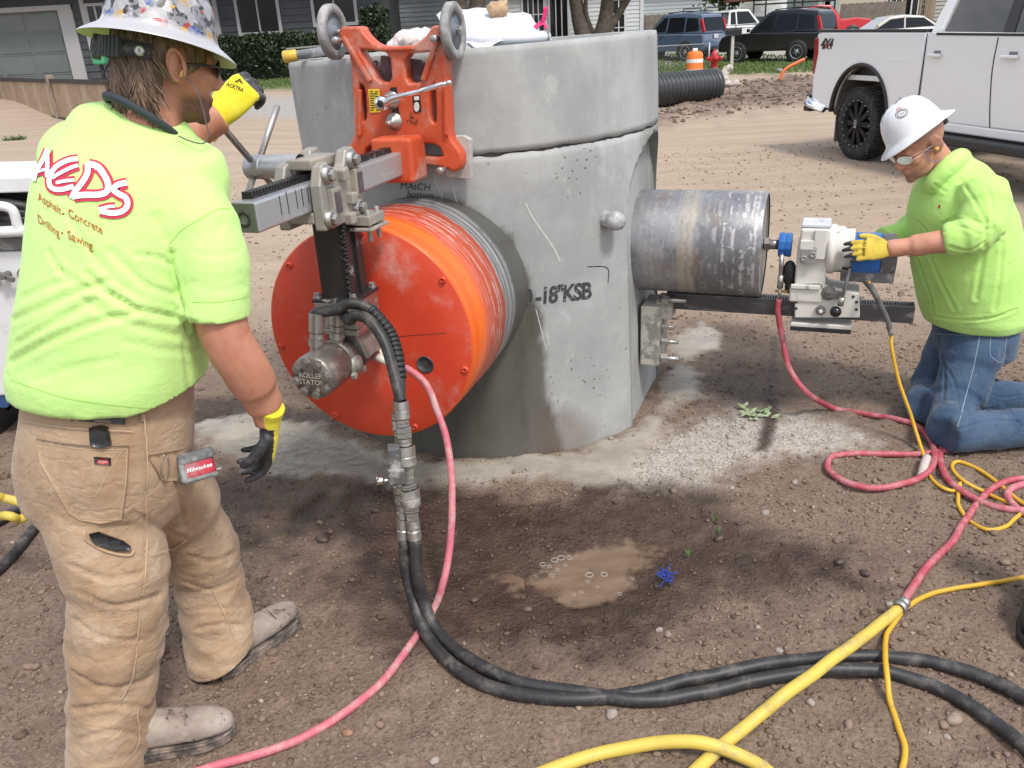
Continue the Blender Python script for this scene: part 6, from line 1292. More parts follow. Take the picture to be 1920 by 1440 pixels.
# --- jeans
pel = MB(); pel.rings([(AY(1825, 585, 3.33), f2*.15, l2*.17), (AY(1828, 620, 3.33), f2*.155, l2*.18), (AY(1826, 660, 3.33), f2*.14, l2*.17)], 24)
n1, n2 = G(1776, 812, .085), G(1732, 762, .085)
jl = MB(); jl.tube(spline([AY(1830, 625, 3.26), AY(1815, 690, 3.2), AY(1793, 755, 3.13), n1], 6), [(.115, .12)]*6+[(.1, .105)]*6+[(.088, .085)]*6+[(.078, .078)], 22)
jl.tube(spline([n1, n1.lerp(G(1945, 800, .07), .35), G(1945, 800, .07), G(2010, 795, .065)], 6), [(.08, .08)]*6+[(.078, .08)]*6+[(.068, .07)]*7, 20)
jr = MB(); jr.tube(spline([AY(1800, 625, 3.42), AY(1770, 690, 3.41), AY(1745, 735, 3.4), n2], 6), [(.105, .11)]*6+[(.095, .1)]*6+[(.085, .083)]*6+[(.075, .075)], 22)
jr.tube(spline([n2, n2.lerp(G(1910, 745, .07), .35), G(1910, 745, .07), G(1985, 745, .065)], 6), [(.078, .078)]*6+[(.075, .078)]*6+[(.066, .068)]*7, 20)
jn = remesh([pel, jl, jr], .0075, 6, 'jeans'); ruffle(jn, lambda p: .003*noise.noise(p*9)+.003*ridged(p, 8, 8, 13)*float(sst(.45-p.z, 0, .2)))
folds(jn, [([(1770, 680), (1790, 720), (1800, 770)], .006, .010), ([(1790, 790), (1830, 770), (1870, 765)], .010, .010), ([(1800, 805), (1850, 790), (1910, 790)], .010, .010), ([(1830, 760), (1870, 775), (1915, 772)], .008, .009), ([(1850, 735), (1880, 745), (1915, 740)], .008, .009), ([(1765, 650), (1772, 700), (1768, 760)], .008, .012), ([(1880, 755), (1900, 780), (1915, 800)], .007, .009)])
jn.data.materials.append(DENIM); par(jn, man2); bvJ = bvh_of(jn); JST = M('denim_seam', (.2, .26, .33), .9)
for L, w in (([(1838, 625), (1825, 690), (1810, 745), (1796, 800)], 1.8), ([(1858, 625), (1856, 660), (1862, 672), (1880, 676), (1888, 620)], 1.3), ([(1750, 625), (1790, 628), (1830, 630)], 1.2)): ribbon(bvJ, L, w, JST, 'stitching', man2, .0015)
for (a, c) in (((1985, 798), (2070, 790)), ((1965, 748), (2050, 742))):
    p, q_ = G(*a, .05), G(*c, .05); d = (q_-p).normalized(); boot(frame(p+V(0, 0, .02)-d*.02, V(d.x*.75, d.y*.75, -.25), d), man2, .16)
# --- gloved left hand on the motor, right hand behind
wp = AY(1663, 467, 3.18); tip = AY(1585, 470, 3.165); T = frame(wp, tip-wp, V(-.05, -.9, .55)); gl2 = glove('glove', T, (YGL2, GBK), man2, lambda l: l.z < -.011, curl=(.3, .28, .3, .36), spread=.05, side=1, sc=.98, tcurl=.3, thumb=(.6, .8, .0))
bvg = bvh_of(gl2); textobj('glove_print', 'FIRM GRIP', decal(bvg, 1620, 464, (.12, -1), (1, .1), .001), GP, man2, size=7.5, bold=.1, maxedge=4)
w2 = AY(1622, 456, 3.37); T = frame(w2, AY(1585, 462, 3.31)-w2, V(0, .6, .7)); glove('glove', T, (YGL2, GBK), man2, lambda l: l.z < -.004, curl=(.6, .6, .6, .6), spread=.06, side=-1, sc=.95)
# --- hat, glasses, ear plug
bA, bB = AY(1661, 309, 3.24), AY(1783, 216, 3.33); hy = (bA-bB).normalized(); TW = frame((bA+bB)/2+V(-.022, 0, .036), hy, V(-.5, .34, 1))
HWH = M('hat_white', (.72, .73, .74), .22, dirt=((.5, .5, .5), 30, .62, .72, (1, 1, .3)), coat=.3)
hat2 = hardhat(TW, HWH, M('hat_under_cream_bounce', (.62, .62, .5), .5), man2, sc=.80); bvW = bvh_of(hat2)  # lining colour has the hoodie's reflected tint painted in
for rr_ in (11.5, 8.):
    ribbon(bvW, [(1691+rr_*math.cos(a), 213+rr_*.72*math.sin(a)-rr_*.25*math.cos(a)) for a in np.linspace(0, 6.3, 15)], 1.1, INK, 'hat_ring_print', hat2, .001)
textobj('hat_print', 'A2', decal(bvW, 1691, 213, (1, -.3), (.1, -.8), .001), INK, hat2, size=7, maxedge=4)
ribbon(bvW, [(1680, 207), (1686, 203), (1690, 202)], 1.5, M('print_red', (0, 0, 0)), 'hat_red_print', hat2, .001)
bd = MB(); n = 40
for k in range(n+1):
    a = -2.6+k*5.2/n; p = V(.083*math.sin(a), -.104*math.cos(a), 0); bd.v += [tuple(TW @ V(p.x, p.y, .004)), tuple(TW @ V(p.x, p.y, -.024))]
bd.f = [(2*k, 2*k+2, 2*k+3, 2*k+1) for k in range(n)]; bd.sm = [True]*n; bo2 = bd.obj('headband', M('strap_black', (0, 0, 0)), hat2); q_ = bo2.modifiers.new('s', 'SOLIDIFY'); q_.thickness = .004
m = MB(); m.box(TW @ V(0, -.112, -.03), (.05, .02, .045), TW.to_3x3()); m.obj('ratchet_knob', M('strap_black', (0, 0, 0)), bo2, .006)
R2 = TH2.to_3x3(); LEN = bpy.data.materials.new('lens_mirror'); nt, b = NT(LEN); b.inputs['Base Color'].default_value = (.45, .47, .45, 1); b.inputs['Roughness'].default_value = .06; b.inputs['Metallic'].default_value = .6
gl = MB()
for s in (1, -1): gl.rings([(TH2 @ V(s*.035, .103-.012*k, .0), R2 @ V(.03, -.01*s, 0), R2 @ V(0, 0, .019)) for k in (0, .25)], 16)
glo = gl.obj('safety_glasses', LEN, man2)
for s in (1, -1): MB().tube([TH2 @ V(s*.066, .09, .006), TH2 @ V(s*.08, .05, .008), TH2 @ V(s*.083, -.012, .004)], .0026, 8).obj('temple_arm', M('temple_grey', (.2, .18, .18), .4), glo)
ep = TH2 @ V(-.087, .002, -.014); m = MB(); m.ell(ep, (.009, .008, .009)); epo = m.obj('ear_plug', M('plug_orange', (.75, .4, .08), .7), man2)
MB().tube(spline([ep, AY(1737, 285, 3.2), AY(1740, 297, 3.2), AY(1750, 303, 3.2), AY(1764, 299, 3.21)], 6), .0016, 6).obj('plug_cord', M('cord_violet', (.2, .15, .3), .6), epo)

# ================================================================== THINGS ON TOP OF THE MANHOLE
def crumple(o, amp, sc): ruffle(o, lambda p: amp*noise.noise(p*sc)+amp*.6*ridged(p, sc*2, sc*2, sc*2, 4.))
def sheet(name, P, mat, label, cat, amp=.02, sc=9, nu=40):
    """cloth through a grid of control points (rows of equal length), crumpled, with thickness"""
    rows = [spline(r, 6) for r in P]; cols = list(zip(*rows)); cols = [spline(c, 6) for c in cols]; mb = MB(); n, m_ = len(cols), len(cols[0])
    mb.add([v for c in cols for v in c], [(i*m_+j, i*m_+j+1, (i+1)*m_+j+1, (i+1)*m_+j) for i in range(n-1) for j in range(m_-1)], True); o = mb.obj(name, mat); crumple(o, amp, sc); q_ = o.modifiers.new('s', 'SOLIDIFY'); q_.thickness = .002; tag(o, label, cat); return o
SHT = M('white_plastic_sheet', (.74, .74, .75), .45, var=((.6, .61, .63), 9, .4, .7), bump=(30, .4, .01))
def T_(px, py, y): return AY(px, py, y)
sheet('plastic_sheet', [[T_(818, 24, 3.95), T_(838, 60, 3.7), T_(880, 84, 3.45), T_(905, 88, 3.32)], [T_(850, 12, 4.05), T_(880, 32, 3.9), T_(920, 62, 3.6), T_(940, 78, 3.4)], [T_(905, 16, 4.1), T_(945, 26, 3.95), T_(980, 56, 3.65), T_(1000, 72, 3.45)], [T_(960, 26, 4.15), T_(995, 30, 4.0), T_(1015, 58, 3.75), T_(1034, 74, 3.55)]], SHT, 'crumpled white plastic sheet heaped on top of the manhole', 'plastic sheet', .014, 8)
lid = MB(); lc = V(.02, 3.52, 1.655); lid.lathe(T_(955, 84, 3.45)+V(0, .12, -.005), V(0, 0, 1), [(0, .001), (0, .15), (.012, .165), (.03, .17), (.045, .16), (.05, .12), (.05, .001)], 40); o = lid.obj('plastic_disc', M('lid_white', (.66, .68, .72), .35), None); tag(o, 'pale round plastic disc under the white sheet on the manhole', 'disc')
pb_ = MB(); pb_.ell(T_(932, 18, 3.9), (.042, .035, .035)); pb_.prism([T_(918, 12, 3.88), T_(950, 2, 3.88), T_(948, 14, 3.88), T_(915, 24, 3.88)], V(0, .03, 0)); o = remesh(pb_, .008, 2, 'paper_bag'); crumple(o, .012, 22); o.data.materials.append(M('kraft_paper', (.4, .26, .15), .85, var=((.5, .35, .22), 20, .4, .7))); tag(o, 'small crumpled tan paper bag on the white plastic sheet', 'paper bag')
wl = thing('wire_loop', T_(1026, 74, 3.5), 'bent wire loop with a pink ribbon at the edge of the white sheet', 'wire loop')
MB().tube(spline([T_(1006, 56, 3.5), T_(1012, 44, 3.5), T_(1020, 40, 3.5), T_(1026, 50, 3.5), T_(1029, 74, 3.5)], 6), .004, 8).obj('wire', STEEL, wl)
PKR = M('pink_ribbon', (.75, .03, .18), .6)
for pts, w in (([(1018, 42), (1021, 30), (1024, 13)], .012), ([(1018, 42), (1010, 46), (1002, 52)], .011), ([(1018, 42), (1022, 47), (1024, 54)], .008)):
    P = spline([T_(x, y, 3.49) for x, y in pts], 5); m = MB(); m.tube(P, [(w, .002)]*len(P), 8); m.obj('ribbon', PKR, wl)
rg = MB()
for px, py, r in ((752, 88, .05), (770, 78, .06), (790, 72, .055), (806, 80, .05), (782, 90, .06), (760, 94, .035), (818, 90, .035)): rg.ell(T_(px, py, 3.42), (r, r*1.2, r*.55), Matrix.Rotation(px, 3, 'Z'))
o = remesh(rg, .008, 2, 'rag'); crumple(o, .014, 18); o.data.materials.append(M('rag_pink_white', (.6, .5, .47), .9, var=((.68, .64, .62), 14, .4, .65), bump=(70, .5, .006))); tag(o, 'crumpled dirty white rag behind the orange stand on the manhole', 'rag')
pp = thing('pry_bar', T_(575, 99, 3.42), 'grey steel bar with a yellow end lying on the manhole rim', 'bar')
a, c = T_(553, 104, 3.42), T_(640, 91, 3.42); d = (c-a).normalized(); m = MB(); m.cyl(a, c+d*.1, .0165, n=14); m.obj('shaft', M('shaft_grey', (.22, .23, .25), .6, dirt=((.5, .5, .5), 20, .45, .7)), pp)
m = MB(); m.lathe(a-d*.045, d, [(0, .001), (0, .019), (.003, .0225), (.05, .0215), (.055, .017)], 16); m.obj('yellow_tip', M('tip_yellow', (.62, .42, .06), .5), pp)
mb = MB(); mb.prism([T_(536, 90, 3.6), T_(606, 84, 3.6), T_(606, 87, 3.6), T_(536, 93, 3.6)], V(0, .25, 0)); o = mb.obj('steel_strip', STEEL); tag(o, 'thin steel strip lying behind the grey bar on the manhole', 'strip')
# ================================================================== SMALL THINGS ON THE GROUND
tw = MB(); rg_ = random.Random(5); c0 = G(1249, 1083, .018)
for k in range(16):
    p = c0+V(rg_.uniform(-.02, .02), rg_.uniform(-.02, .02), 0); pts = [p]
    for j in range(5): pts.append(pts[-1]+V(rg_.uniform(-.014, .014), rg_.uniform(-.014, .014), rg_.uniform(-.005, .007)))
    tw.tube(spline(pts, 4), .0016, 5)
o = tw.obj('twine', M('blue_twine', (.02, .05, .3), .6)); tag(o, 'tangle of blue twine at the edge of the brown puddle', 'twine')
LEAF = M('leaf_pale', (.3, .36, .22), .7, var=((.16, .24, .08), 20, .4, .7)); wd = thing('weed', G(1418, 775), 'pale dusty weed flattened on the gravel under the core drill', 'weed')
for k in range(26):
    a = rg_.uniform(0, 6.28); L = rg_.uniform(.025, .06); w = L*.32; p = G(1418+rg_.uniform(-28, 28), 772+rg_.uniform(-12, 12), .012); d = V(math.cos(a), math.sin(a), rg_.uniform(-.1, .5)).normalized(); s = d.cross(ZU).normalized()
    m = MB(); m.add([p, p+d*L*.4+s*w, p+d*L, p+d*L*.4-s*w, p+d*L*.45+V(0, 0, .008)], [(0, 1, 4), (1, 2, 4), (2, 3, 4), (3, 0, 4)]); m.obj('leaf', LEAF, wd)
for px, py in ((1340, 980), (1346, 1002), (1290, 1046), (1735, 905)):
    m = MB(); p = G(px, py, .005)
    for k in range(7):
        a = rg_.uniform(0, 6.28); d = V(math.cos(a)*.5, math.sin(a)*.5, 1).normalized(); m.add([p, p+d*.02+V(.003, 0, 0), p+d*.035], [(0, 1, 2)])
    o = m.obj('grass_sprig', M('sprig_green', (.08, .16, .03), .7)); tag(o, {1340: 'tiny green sprig right of the puddle, the upper of two', 1346: 'tiny green sprig right of the puddle, the lower of two', 1290: 'tiny green sprig at the puddle end by the blue twine', 1735: 'tiny green sprig beside the rag under the red hose'}[px], 'sprig')
bt = thing('rubber_boot', G(1945, 1235), 'black rubber boot toe cut by the right edge of the picture', 'boot'); p = G(1950, 1215); T = frame(p+V(.16, .22, 0), V(-.6, -.8, 0), ZU)
m = MB(); m.rings([(T @ V(0, y, t/2+.01), T.to_3x3() @ V(w, 0, 0), T.to_3x3() @ V(0, 0, t/2)) for y, w, t in ((0, .04, .1), (.05, .05, .15), (.12, .052, .14), (.2, .058, .11), (.26, .05, .09), (.29, .03, .06), (.3, .01, .03))], 20, p=2.4); m.tube([T @ V(0, .05, .1), T @ V(0, .04, .38)], [(.055, .06), (.065, .065)], 18); o = remesh(m, .008, 4, 'upper'); o.data.materials.append(M('boot_rubber', (.015, .016, .018), .3, dirt=((.12, .1, .09), 20, .55, .75))); par(o, bt)
m = MB(); m.prism([T @ V(x, y, 0) for x, y in ((.05, -.01), (.056, .1), (.064, .2), (.055, .27), (.03, .308), (-.03, .308), (-.055, .27), (-.064, .2), (-.056, .1), (-.05, -.01))], V(0, 0, .03)); m.obj('sole', BLKR, bt, .004)
# ================================================================== WHITE PICKUP (right)
BE = math.radians(79); th = V(math.cos(BE), -math.sin(BE), 0); tn_ = V(-math.sin(BE), -math.cos(BE), 0); tp0 = G(1600, 300)
def K(s, d, z): return tp0+th*s-tn_*d+ZU*z      # d = distance inwards from the near side
KB = basis(th, -tn_, ZU)
TWH = M('truck_white', (.78, .79, .8), .25, coat=.6, bump=(3, .02, .02)); TBK = M('truck_black_trim', (.018, .018, .02), .45); TGL = M('truck_glass', (.008, .01, .015), .03, spec=.8); TIN = M('wheel_well', (.12, .1, .085), .9, dirt=((.25, .2, .16), 5, .45, .7))
trk = thing('pickup_truck', K(0, 1, 0), 'large white four-door pickup truck parked at the right', 'pickup truck')
def side(poly, th_, mat, name, d=0., bev=.015, parent=trk): return plate(name, poly, [], th_, bev, lambda s, z, e: K(s, d+th_/2-e, z), mat, parent)
arch = [(-.02+.56*math.cos(a), .52+.56*math.sin(a)) for a in np.linspace(.06, math.pi-.06, 21)]
bed = side([(-1.05, .62), (-1.07, .95), (-1.04, 1.42), (-.95, 1.445), (1.03, 1.425), (1.03, .62), (.95, .555)]+arch+[(-.75, .555)], .07, TWH, 'bed_side')
side([(-1.05, 1.445), (1.03, 1.427), (1.03, 1.455), (-1.05, 1.475)], .09, TBK, 'bed_rail', -.005, .008)
mb = MB(); aw = [(-.02+.565*math.cos(a), .52+.565*math.sin(a)) for a in np.linspace(.0, math.pi, 30)]
mb.tube([K(s, .0, z) for s, z in aw], [(.03, .02)]*len(aw), 8); mb.obj('arch_moulding', TBK, trk)
mb = MB()
for k in range(len(aw)-1):
    (s0, z0), (s1, z1) = aw[k], aw[k+1]; mb.add([K(s0, .02, z0), K(s1, .02, z1), K(s1, .5, z1), K(s0, .5, z0)], [(0, 1, 2, 3)], True)
mb.add([K(s, .5, z) for s, z in aw], [tuple(range(len(aw)))]); mb.obj('wheel_well', TIN, trk)
side([(-.0+.30, 1.16), (.95, 1.12), (.95, 1.13), (.3, 1.175)], .004, TWH, 'bed_crease', -.002, .001)
mb = MB(); mb.box(K(0, .95, .93), (2.0, 1.72, .06), KB); mb.box(K(1.0, .95, 1.15), (.05, 1.74, .5), KB); mb.box(K(-1.02, .95, 1.0), (.07, 1.86, .86), KB); mb.box(K(0, 1.87, 1.0), (2.07, .07, .86), KB); mb.obj('bed_box', TWH, trk, .01)
for a_, s_ in ((K(0, .15, 1.18), (1.98, .03, .5)), (K(0, 1.8, 1.25), (2.0, .04, .44))): MB().box(a_, s_, KB).obj('bed_liner', TBK, trk)
# cab
cab_low = [(1.06, .60), (1.06, 1.40), (1.12, 1.43), (3.62, 1.38), (3.62, .58), (1.5, .56)]
side(cab_low, .07, TWH, 'cab_side')
pil = [(1.10, 1.42), (1.12, 1.55), (1.24, 1.95), (1.36, 2.02), (2.75, 2.03), (3.05, 1.95), (3.62, 1.40), (3.5, 1.40), (2.92, 1.88), (2.72, 1.93), (1.46, 1.93), (1.34, 1.80), (1.25, 1.47), (1.28, 1.425)]
plate('cab_pillar', pil, [], .07, .012, lambda s, z, e: K(s, .035-e+(z-1.4)*.28, z), TWH, trk)
def glass(poly, name): return plate(name, poly, [], .02, .003, lambda s, z, e: K(s, .036-e+(z-1.4)*.28, z), TGL, trk)
glass([(1.27, 1.42), (1.36, 1.78), (1.47, 1.92), (2.05, 1.92), (2.10, 1.41)], 'rear_door_window'); glass([(2.20, 1.41), (2.16, 1.92), (2.72, 1.92), (2.92, 1.86), (3.45, 1.41)], 'front_door_window')
plate('window_pillar', [(2.08, 1.40), (2.04, 1.93), (2.17, 1.93), (2.22, 1.40)], [], .02, .003, lambda s, z, e: K(s, .029-e+(z-1.4)*.28, z), TBK, trk)
side([(1.2, 1.395), (3.6, 1.36), (3.6, 1.385), (1.2, 1.42)], .02, TBK, 'belt_moulding', -.006, .004)
for s in (1.23, 2.26):
    mb = MB(); mb.box(K(s, -.028, 1.205), (.2, .03, .035), KB); h_ = mb.obj('door_handle', TWH, trk, .012, 3); mb = MB(); mb.box(K(s+.02, -.002, 1.225), (.1, .006, .05), KB); mb.obj('handle_recess', M('recess_grey', (.2, .2, .21), .5), h_, .002)
for L in ([(2.06, 1.37), (2.05, 1.1), (2.09, .8), (2.14, .57)], [(1.055, 1.42), (1.045, .6)], [(3.4, 1.38), (3.42, .57)]):
    mb = MB(); mb.tube(spline([K(s, -.001, z) for s, z in L], 6), .006, 6); mb.obj('door_gap', TBK, trk)
mb = MB(); mb.box(K(2.33, .03, .52), (2.6, .06, .09), KB); mb.obj('rocker', TWH, trk, .015); mb = MB(); mb.box(K(2.3, -.06, .41), (2.5, .16, .09), KB); mb.obj('running_board', TBK, trk, .02); mb = MB(); mb.box(K(2.3, .5, .42), (5.0, .6, .2), KB); mb.obj('chassis', TBK, trk)
side([(.62, .60), (.66, .70), (.74, .76), (1.0, .74), (1.0, .60)], .02, TBK, 'bed_step', -.003, .004)
mb = MB(); mb.prism([K(1.3, .18, 2.02), K(1.12, .1, 1.45), K(1.12, 1.78, 1.45), K(1.3, 1.70, 2.02)], th*.04); mb.prism([K(1.3, .19, 2.0), K(2.8, .19, 2.0), K(2.8, 1.7, 2.0), K(1.3, 1.7, 2.0)], ZU*.06); mb.obj('cab_roof', TWH, trk, .02); mb = MB(); mb.prism([K(1.155, .28, 1.55), K(1.155, 1.6, 1.55), K(1.28, 1.55, 1.93), K(1.28, .33, 1.93)], -th*.03); mb.obj('rear_window', TGL, trk)
mb = MB(); mb.prism([K(s, .02, z) for s, z in ((3.62, .58), (3.62, 1.38), (3.9, 1.33), (4.8, 1.25), (5.0, 1.15), (5.05, .6), (4.7, .56))], -tn_*1.85); mb.obj('hood_body', TWH, trk, .06, 3); mb = MB(); mb.prism([K(3.6, .15, 1.39), K(3.6, 1.75, 1.39), K(2.85, 1.68, 1.98), K(2.85, .22, 1.98)], th*.03); mb.obj('windscreen', TGL, trk); mb = MB(); mb.box(K(2.35, 1.86, .98), (2.5, .06, .82), KB); mb.obj('far_side', TWH, trk)
# rear light, bumper, mud flap
mb = MB(); mb.prism([K(s, -.01, z) for s, z in ((-1.075, .95), (-1.09, 1.38), (-1.0, 1.38), (-.985, 1.2), (-1.04, .95))], -tn_*.1); mb.obj('tail_light', M('tail_red', (.28, .01, .02), .15), trk, .012)
mb = MB(); mb.tube(spline([K(-.72, .02, .56), K(-.95, -.01, .60), K(-1.12, .02, .63), K(-1.2, .2, .62), K(-1.2, 1.7, .62)], 6), [(.085, .03)]*25, 12); mb.obj('rear_bumper', CHROME, trk); mb = MB(); mb.box(K(-1.17, .15, .52), (.14, .3, .07), KB); mb.box(K(-1.1, .1, .69), (.16, .2, .02), KB); mb.obj('bumper_step', TBK, trk, .015)
mb = MB(); mb.box(K(-.60, .25, .36), (.012, .32, .42), KB); mb.obj('mud_flap', TIN, trk); mb = MB(); mb.cyl(K(-.8, .2, .5), K(-.8, .5, .5), .05, n=14); mb.obj('exhaust_tip', TBK, trk)
mb = MB(); mb.prism([K(s, -.012, z) for s, z in ((-.98, 1.27), (-.7, 1.265), (-.7, 1.33), (-.98, 1.335))], tn_*.001); 
textobj('badge_lettering', '4X4', lambda a, c: K(-.82+a*1., -.0045, 1.305+c), M('badge_black', (.02, .02, .025), .3), trk, size=.16, bold=.007, shear=.35, space=.9); textobj('badge_red', 'x', lambda a, c: K(-.81+a, -.006, 1.30+c), M('badge_red', (.4, .02, .03), .3), trk, size=.13, bold=.004, shear=.2)
def wheel(c, axis, R_, w, parent, rimc, spokes=10, tread=True, name='wheel', lugs=46):
    """axis points outwards"""
    axis = axis.normalized(); m = MB(); m.lathe(c, axis, [(-w, R_*.6), (-w, R_*.9), (-w*.93, R_*.97), (-w*.85, R_*.985), (-w*.15, R_*.985), (-w*.07, R_*.97), (0, R_*.9), (0, R_*.66), (-w*.08, R_*.62), (-w*.5, R_*.6)], 56, close=True); to = m.obj(name, M('tyre_black', (.02, .02, .021), .85, dirt=((.13, .11, .095), 14, .5, .75), bump=(50, .3, .004)), parent)
    x = axis.orthogonal().normalized(); y = axis.cross(x); x = ZU-axis*ZU.dot(axis); x.normalize(); y = axis.cross(x)
    if tread:
        m = MB()
        for k in range(lugs):
            a = 2*math.pi*k/lugs; r = x*math.cos(a)+y*math.sin(a); t = axis.cross(r); B = basis(t, axis, r)
            m.box(c-axis*(w*.16)+r*R_*.985, (R_*.075, w*.3, R_*.04), B); a2 = a+math.pi/lugs; r = x*math.cos(a2)+y*math.sin(a2); t = axis.cross(r); B = basis(t, axis, r); m.box(c-axis*(w*.52)+r*R_*.985, (R_*.075, w*.34, R_*.036), B); m.box(c-axis*(w*.01)+r*R_*.925, (R_*.05, w*.05, R_*.08), B)
        m.obj('tread', M('tyre_black', (0, 0, 0)), to)
    m = MB(); m.lathe(c, axis, [(-w*.6, .001), (-w*.6, R_*.6), (-w*.05, R_*.62), (0, R_*.67), (.004, R_*.655), (-w*.08, R_*.58), (-w*.5, R_*.55)], 40); ri = m.obj('rim', rimc, to)
    for k in range(spokes):
        a = 2*math.pi*(k+.5)/spokes; r = x*math.cos(a)+y*math.sin(a); t = axis.cross(r); m = MB()
        m.add([c+r*R_*.14-t*R_*.05-axis*w*.02, c+r*R_*.14+t*R_*.05-axis*w*.02, c+r*R_*.6+t*R_*.085-axis*w*.08, c+r*R_*.6-t*R_*.085-axis*w*.08, c+r*R_*.14-t*R_*.05-axis*w*.25, c+r*R_*.14+t*R_*.05-axis*w*.25, c+r*R_*.6+t*R_*.085-axis*w*.3, c+r*R_*.6-t*R_*.085-axis*w*.3], [(0, 1, 2, 3), (7, 6, 5, 4), (0, 3, 7, 4), (1, 5, 6, 2), (0, 4, 5, 1), (3, 2, 6, 7)]); m.obj('spoke', rimc, to)
    m = MB(); m.lathe(c, axis, [(-w*.3, R_*.2), (w*.0, R_*.17), (w*.02, R_*.1), (w*.02, .001)], 24); m.obj('hub_cap', rimc, to); return to, x, y
RIMB = M('rim_black', (.01, .01, .011), .5, spec=.25); RIMS = M('rim_silver', (.45, .45, .46), .3, .7)
wc = K(-.02, -.005, .42); to, wx, wy = wheel(wc, tn_, .42, .28, trk, RIMB, 10)
for k in range(20):
    a = 2*math.pi*k/20; p = wc+tn_*.004+(wx*math.cos(a)+wy*math.sin(a))*.268; m = MB(); m.lathe(p, tn_, [(0, .008), (.006, .007), (.0065, .0005)], 8); m.obj('rim_bolt', STEEL, to)
textobj('hub_lettering', 'XD', lambda a, c: wc+tn_*.009+wx*a*1.+wy*c*1., M('label_white', (1, 1, 1)), to, size=.07)
wheel(K(3.95, -.005, .42), tn_, .42, .28, trk, RIMB, 10); wheel(K(-.02, 1.9, .42), -tn_, .42, .28, trk, RIMB, 10, False)

# ================================================================== ROADSIDE THINGS
def zt(p): return float(terr(p.x, p.y))
# corrugated black drain pipe
pa, pb2 = G(1240, 201), G(1338, 191); pd = (pb2-pa).normalized(); PR_ = .345
cp0 = pb2+V(0, 0, PR_+.0)-pd*4.6+V(.0, .05, 0); L = 4.62; prof = []
k = 0
while k*.105 < L-.16:
    s = k*.105; prof += [(s, PR_-.035), (s+.02, PR_-.03), (s+.032, PR_-.004), (s+.045, PR_), (s+.07, PR_), (s+.083, PR_-.004), (s+.095, PR_-.03)]; k += 1
prof += [(L-.14, PR_-.03), (L-.1, PR_+.008), (L, PR_+.012), (L, PR_-.03), (L-.3, PR_-.05), (0, PR_-.05)]
mb = MB(); mb.lathe(cp0, pd, prof, 48); o = mb.obj('drain_pipe', M('pipe_black_plastic', (.03, .033, .037), .38, dirt=((.12, .11, .1), 4, .55, .75))); tag(o, 'black corrugated plastic drain pipe lying behind the manhole', 'pipe')
# traffic drum
p = GT(1302, 139); p = p*(28.6/p.y); p.z = 0; dm = thing('traffic_drum', p, 'orange traffic drum with a white band behind the black pipe', 'traffic drum')
ORD = M('drum_orange', (.7, .16, .02), .5, dirt=((.4, .2, .1), 6, .6, .8)); WBD = M('drum_white', (.7, .7, .7), .4)
mb = MB(); mb.lathe(p, ZU, [(0, .3), (.06, .3), (.06, .275), (.24, .272), (.25, .268), (.4, .266), (.41, .262), (.56, .26), (.57, .255), (.68, .25), (.74, .22), (.77, .15), (.775, .001)], 32); mb.obj('drum_body', ORD, dm)
for z, r in ((.43, .2655), (.12, .2785)): mb = MB(); mb.lathe(p+ZU*z, ZU, [(0, r), (.11, r-.002)], 32); mb.obj('reflective_band', WBD, dm)
mb = MB(); mb.box(p+ZU*.81, (.16, .05, .1)); mb.obj('handle', WBD, dm, .02)
# hydrant
p = GT(1338, 140); hy_ = thing('fire_hydrant', p, 'red fire hydrant standing by the chain-link fence post', 'fire hydrant'); HR = M('hydrant_red', (.42, .015, .02), .4, coat=.2)
mb = MB(); mb.lathe(p, ZU, [(0, .17), (.05, .17), (.05, .11), (.4, .105), (.42, .15), (.46, .15), (.46, .12), (.6, .115), (.68, .09), (.74, .04), (.75, .001)], 24); mb.obj('barrel', HR, hy_)
for d, r in ((V(1, 0, 0), .06), (V(-1, 0, 0), .06), (V(0, -1, 0), .085)): mb = MB(); mb.lathe(p+ZU*.5, d, [(.08, r), (.17, r), (.17, r*1.15), (.23, r*1.1), (.24, .03), (.27, .03), (.27, .001)], 14); mb.obj('nozzle_cap', HR, hy_)
mb = MB(); mb.lathe(p+ZU*.74, ZU, [(0, .03), (.05, .025), (.05, .001)], 5, smooth=False); mb.obj('top_nut', HR, hy_)
# chain-link fence
A, B = GT(1328, 137), GT(1328, 137)+V(-9, 1.2, 0); fn_ = thing('chain_link_fence', A, 'low chain-link fence behind the orange traffic drum', 'fence'); GAL = M('galvanised', (.3, .3, .3), .45, .6); fd = (B-A).normalized(); FL = (B-A).length
for s in (0, 3, 6, 9): p = A+fd*s; MB().cyl(p, p+ZU*.98, .035, n=10).obj('post', GAL, fn_)
MB().cyl(A+ZU*.93, B+ZU*.93, .022, n=8).obj('top_rail', GAL, fn_)
mb = MB()
for k in range(-8, 76):
    for sg in (-1, 1):
        s0 = k*.12; s1 = s0+sg*.87
        a, c = max(0, min(FL, s0)), max(0, min(FL, s1))
        if abs(s1-s0) < 1e-6 or a == c: continue
        z0 = .04+.87*(a-s0)/(s1-s0); z1 = .04+.87*(c-s0)/(s1-s0); mb.cyl(A+fd*a+ZU*z0, A+fd*c+ZU*z1, .004, n=3, caps=False)
o = mb.obj('wire_mesh', GAL, fn_); o['kind'] = 'stuff'
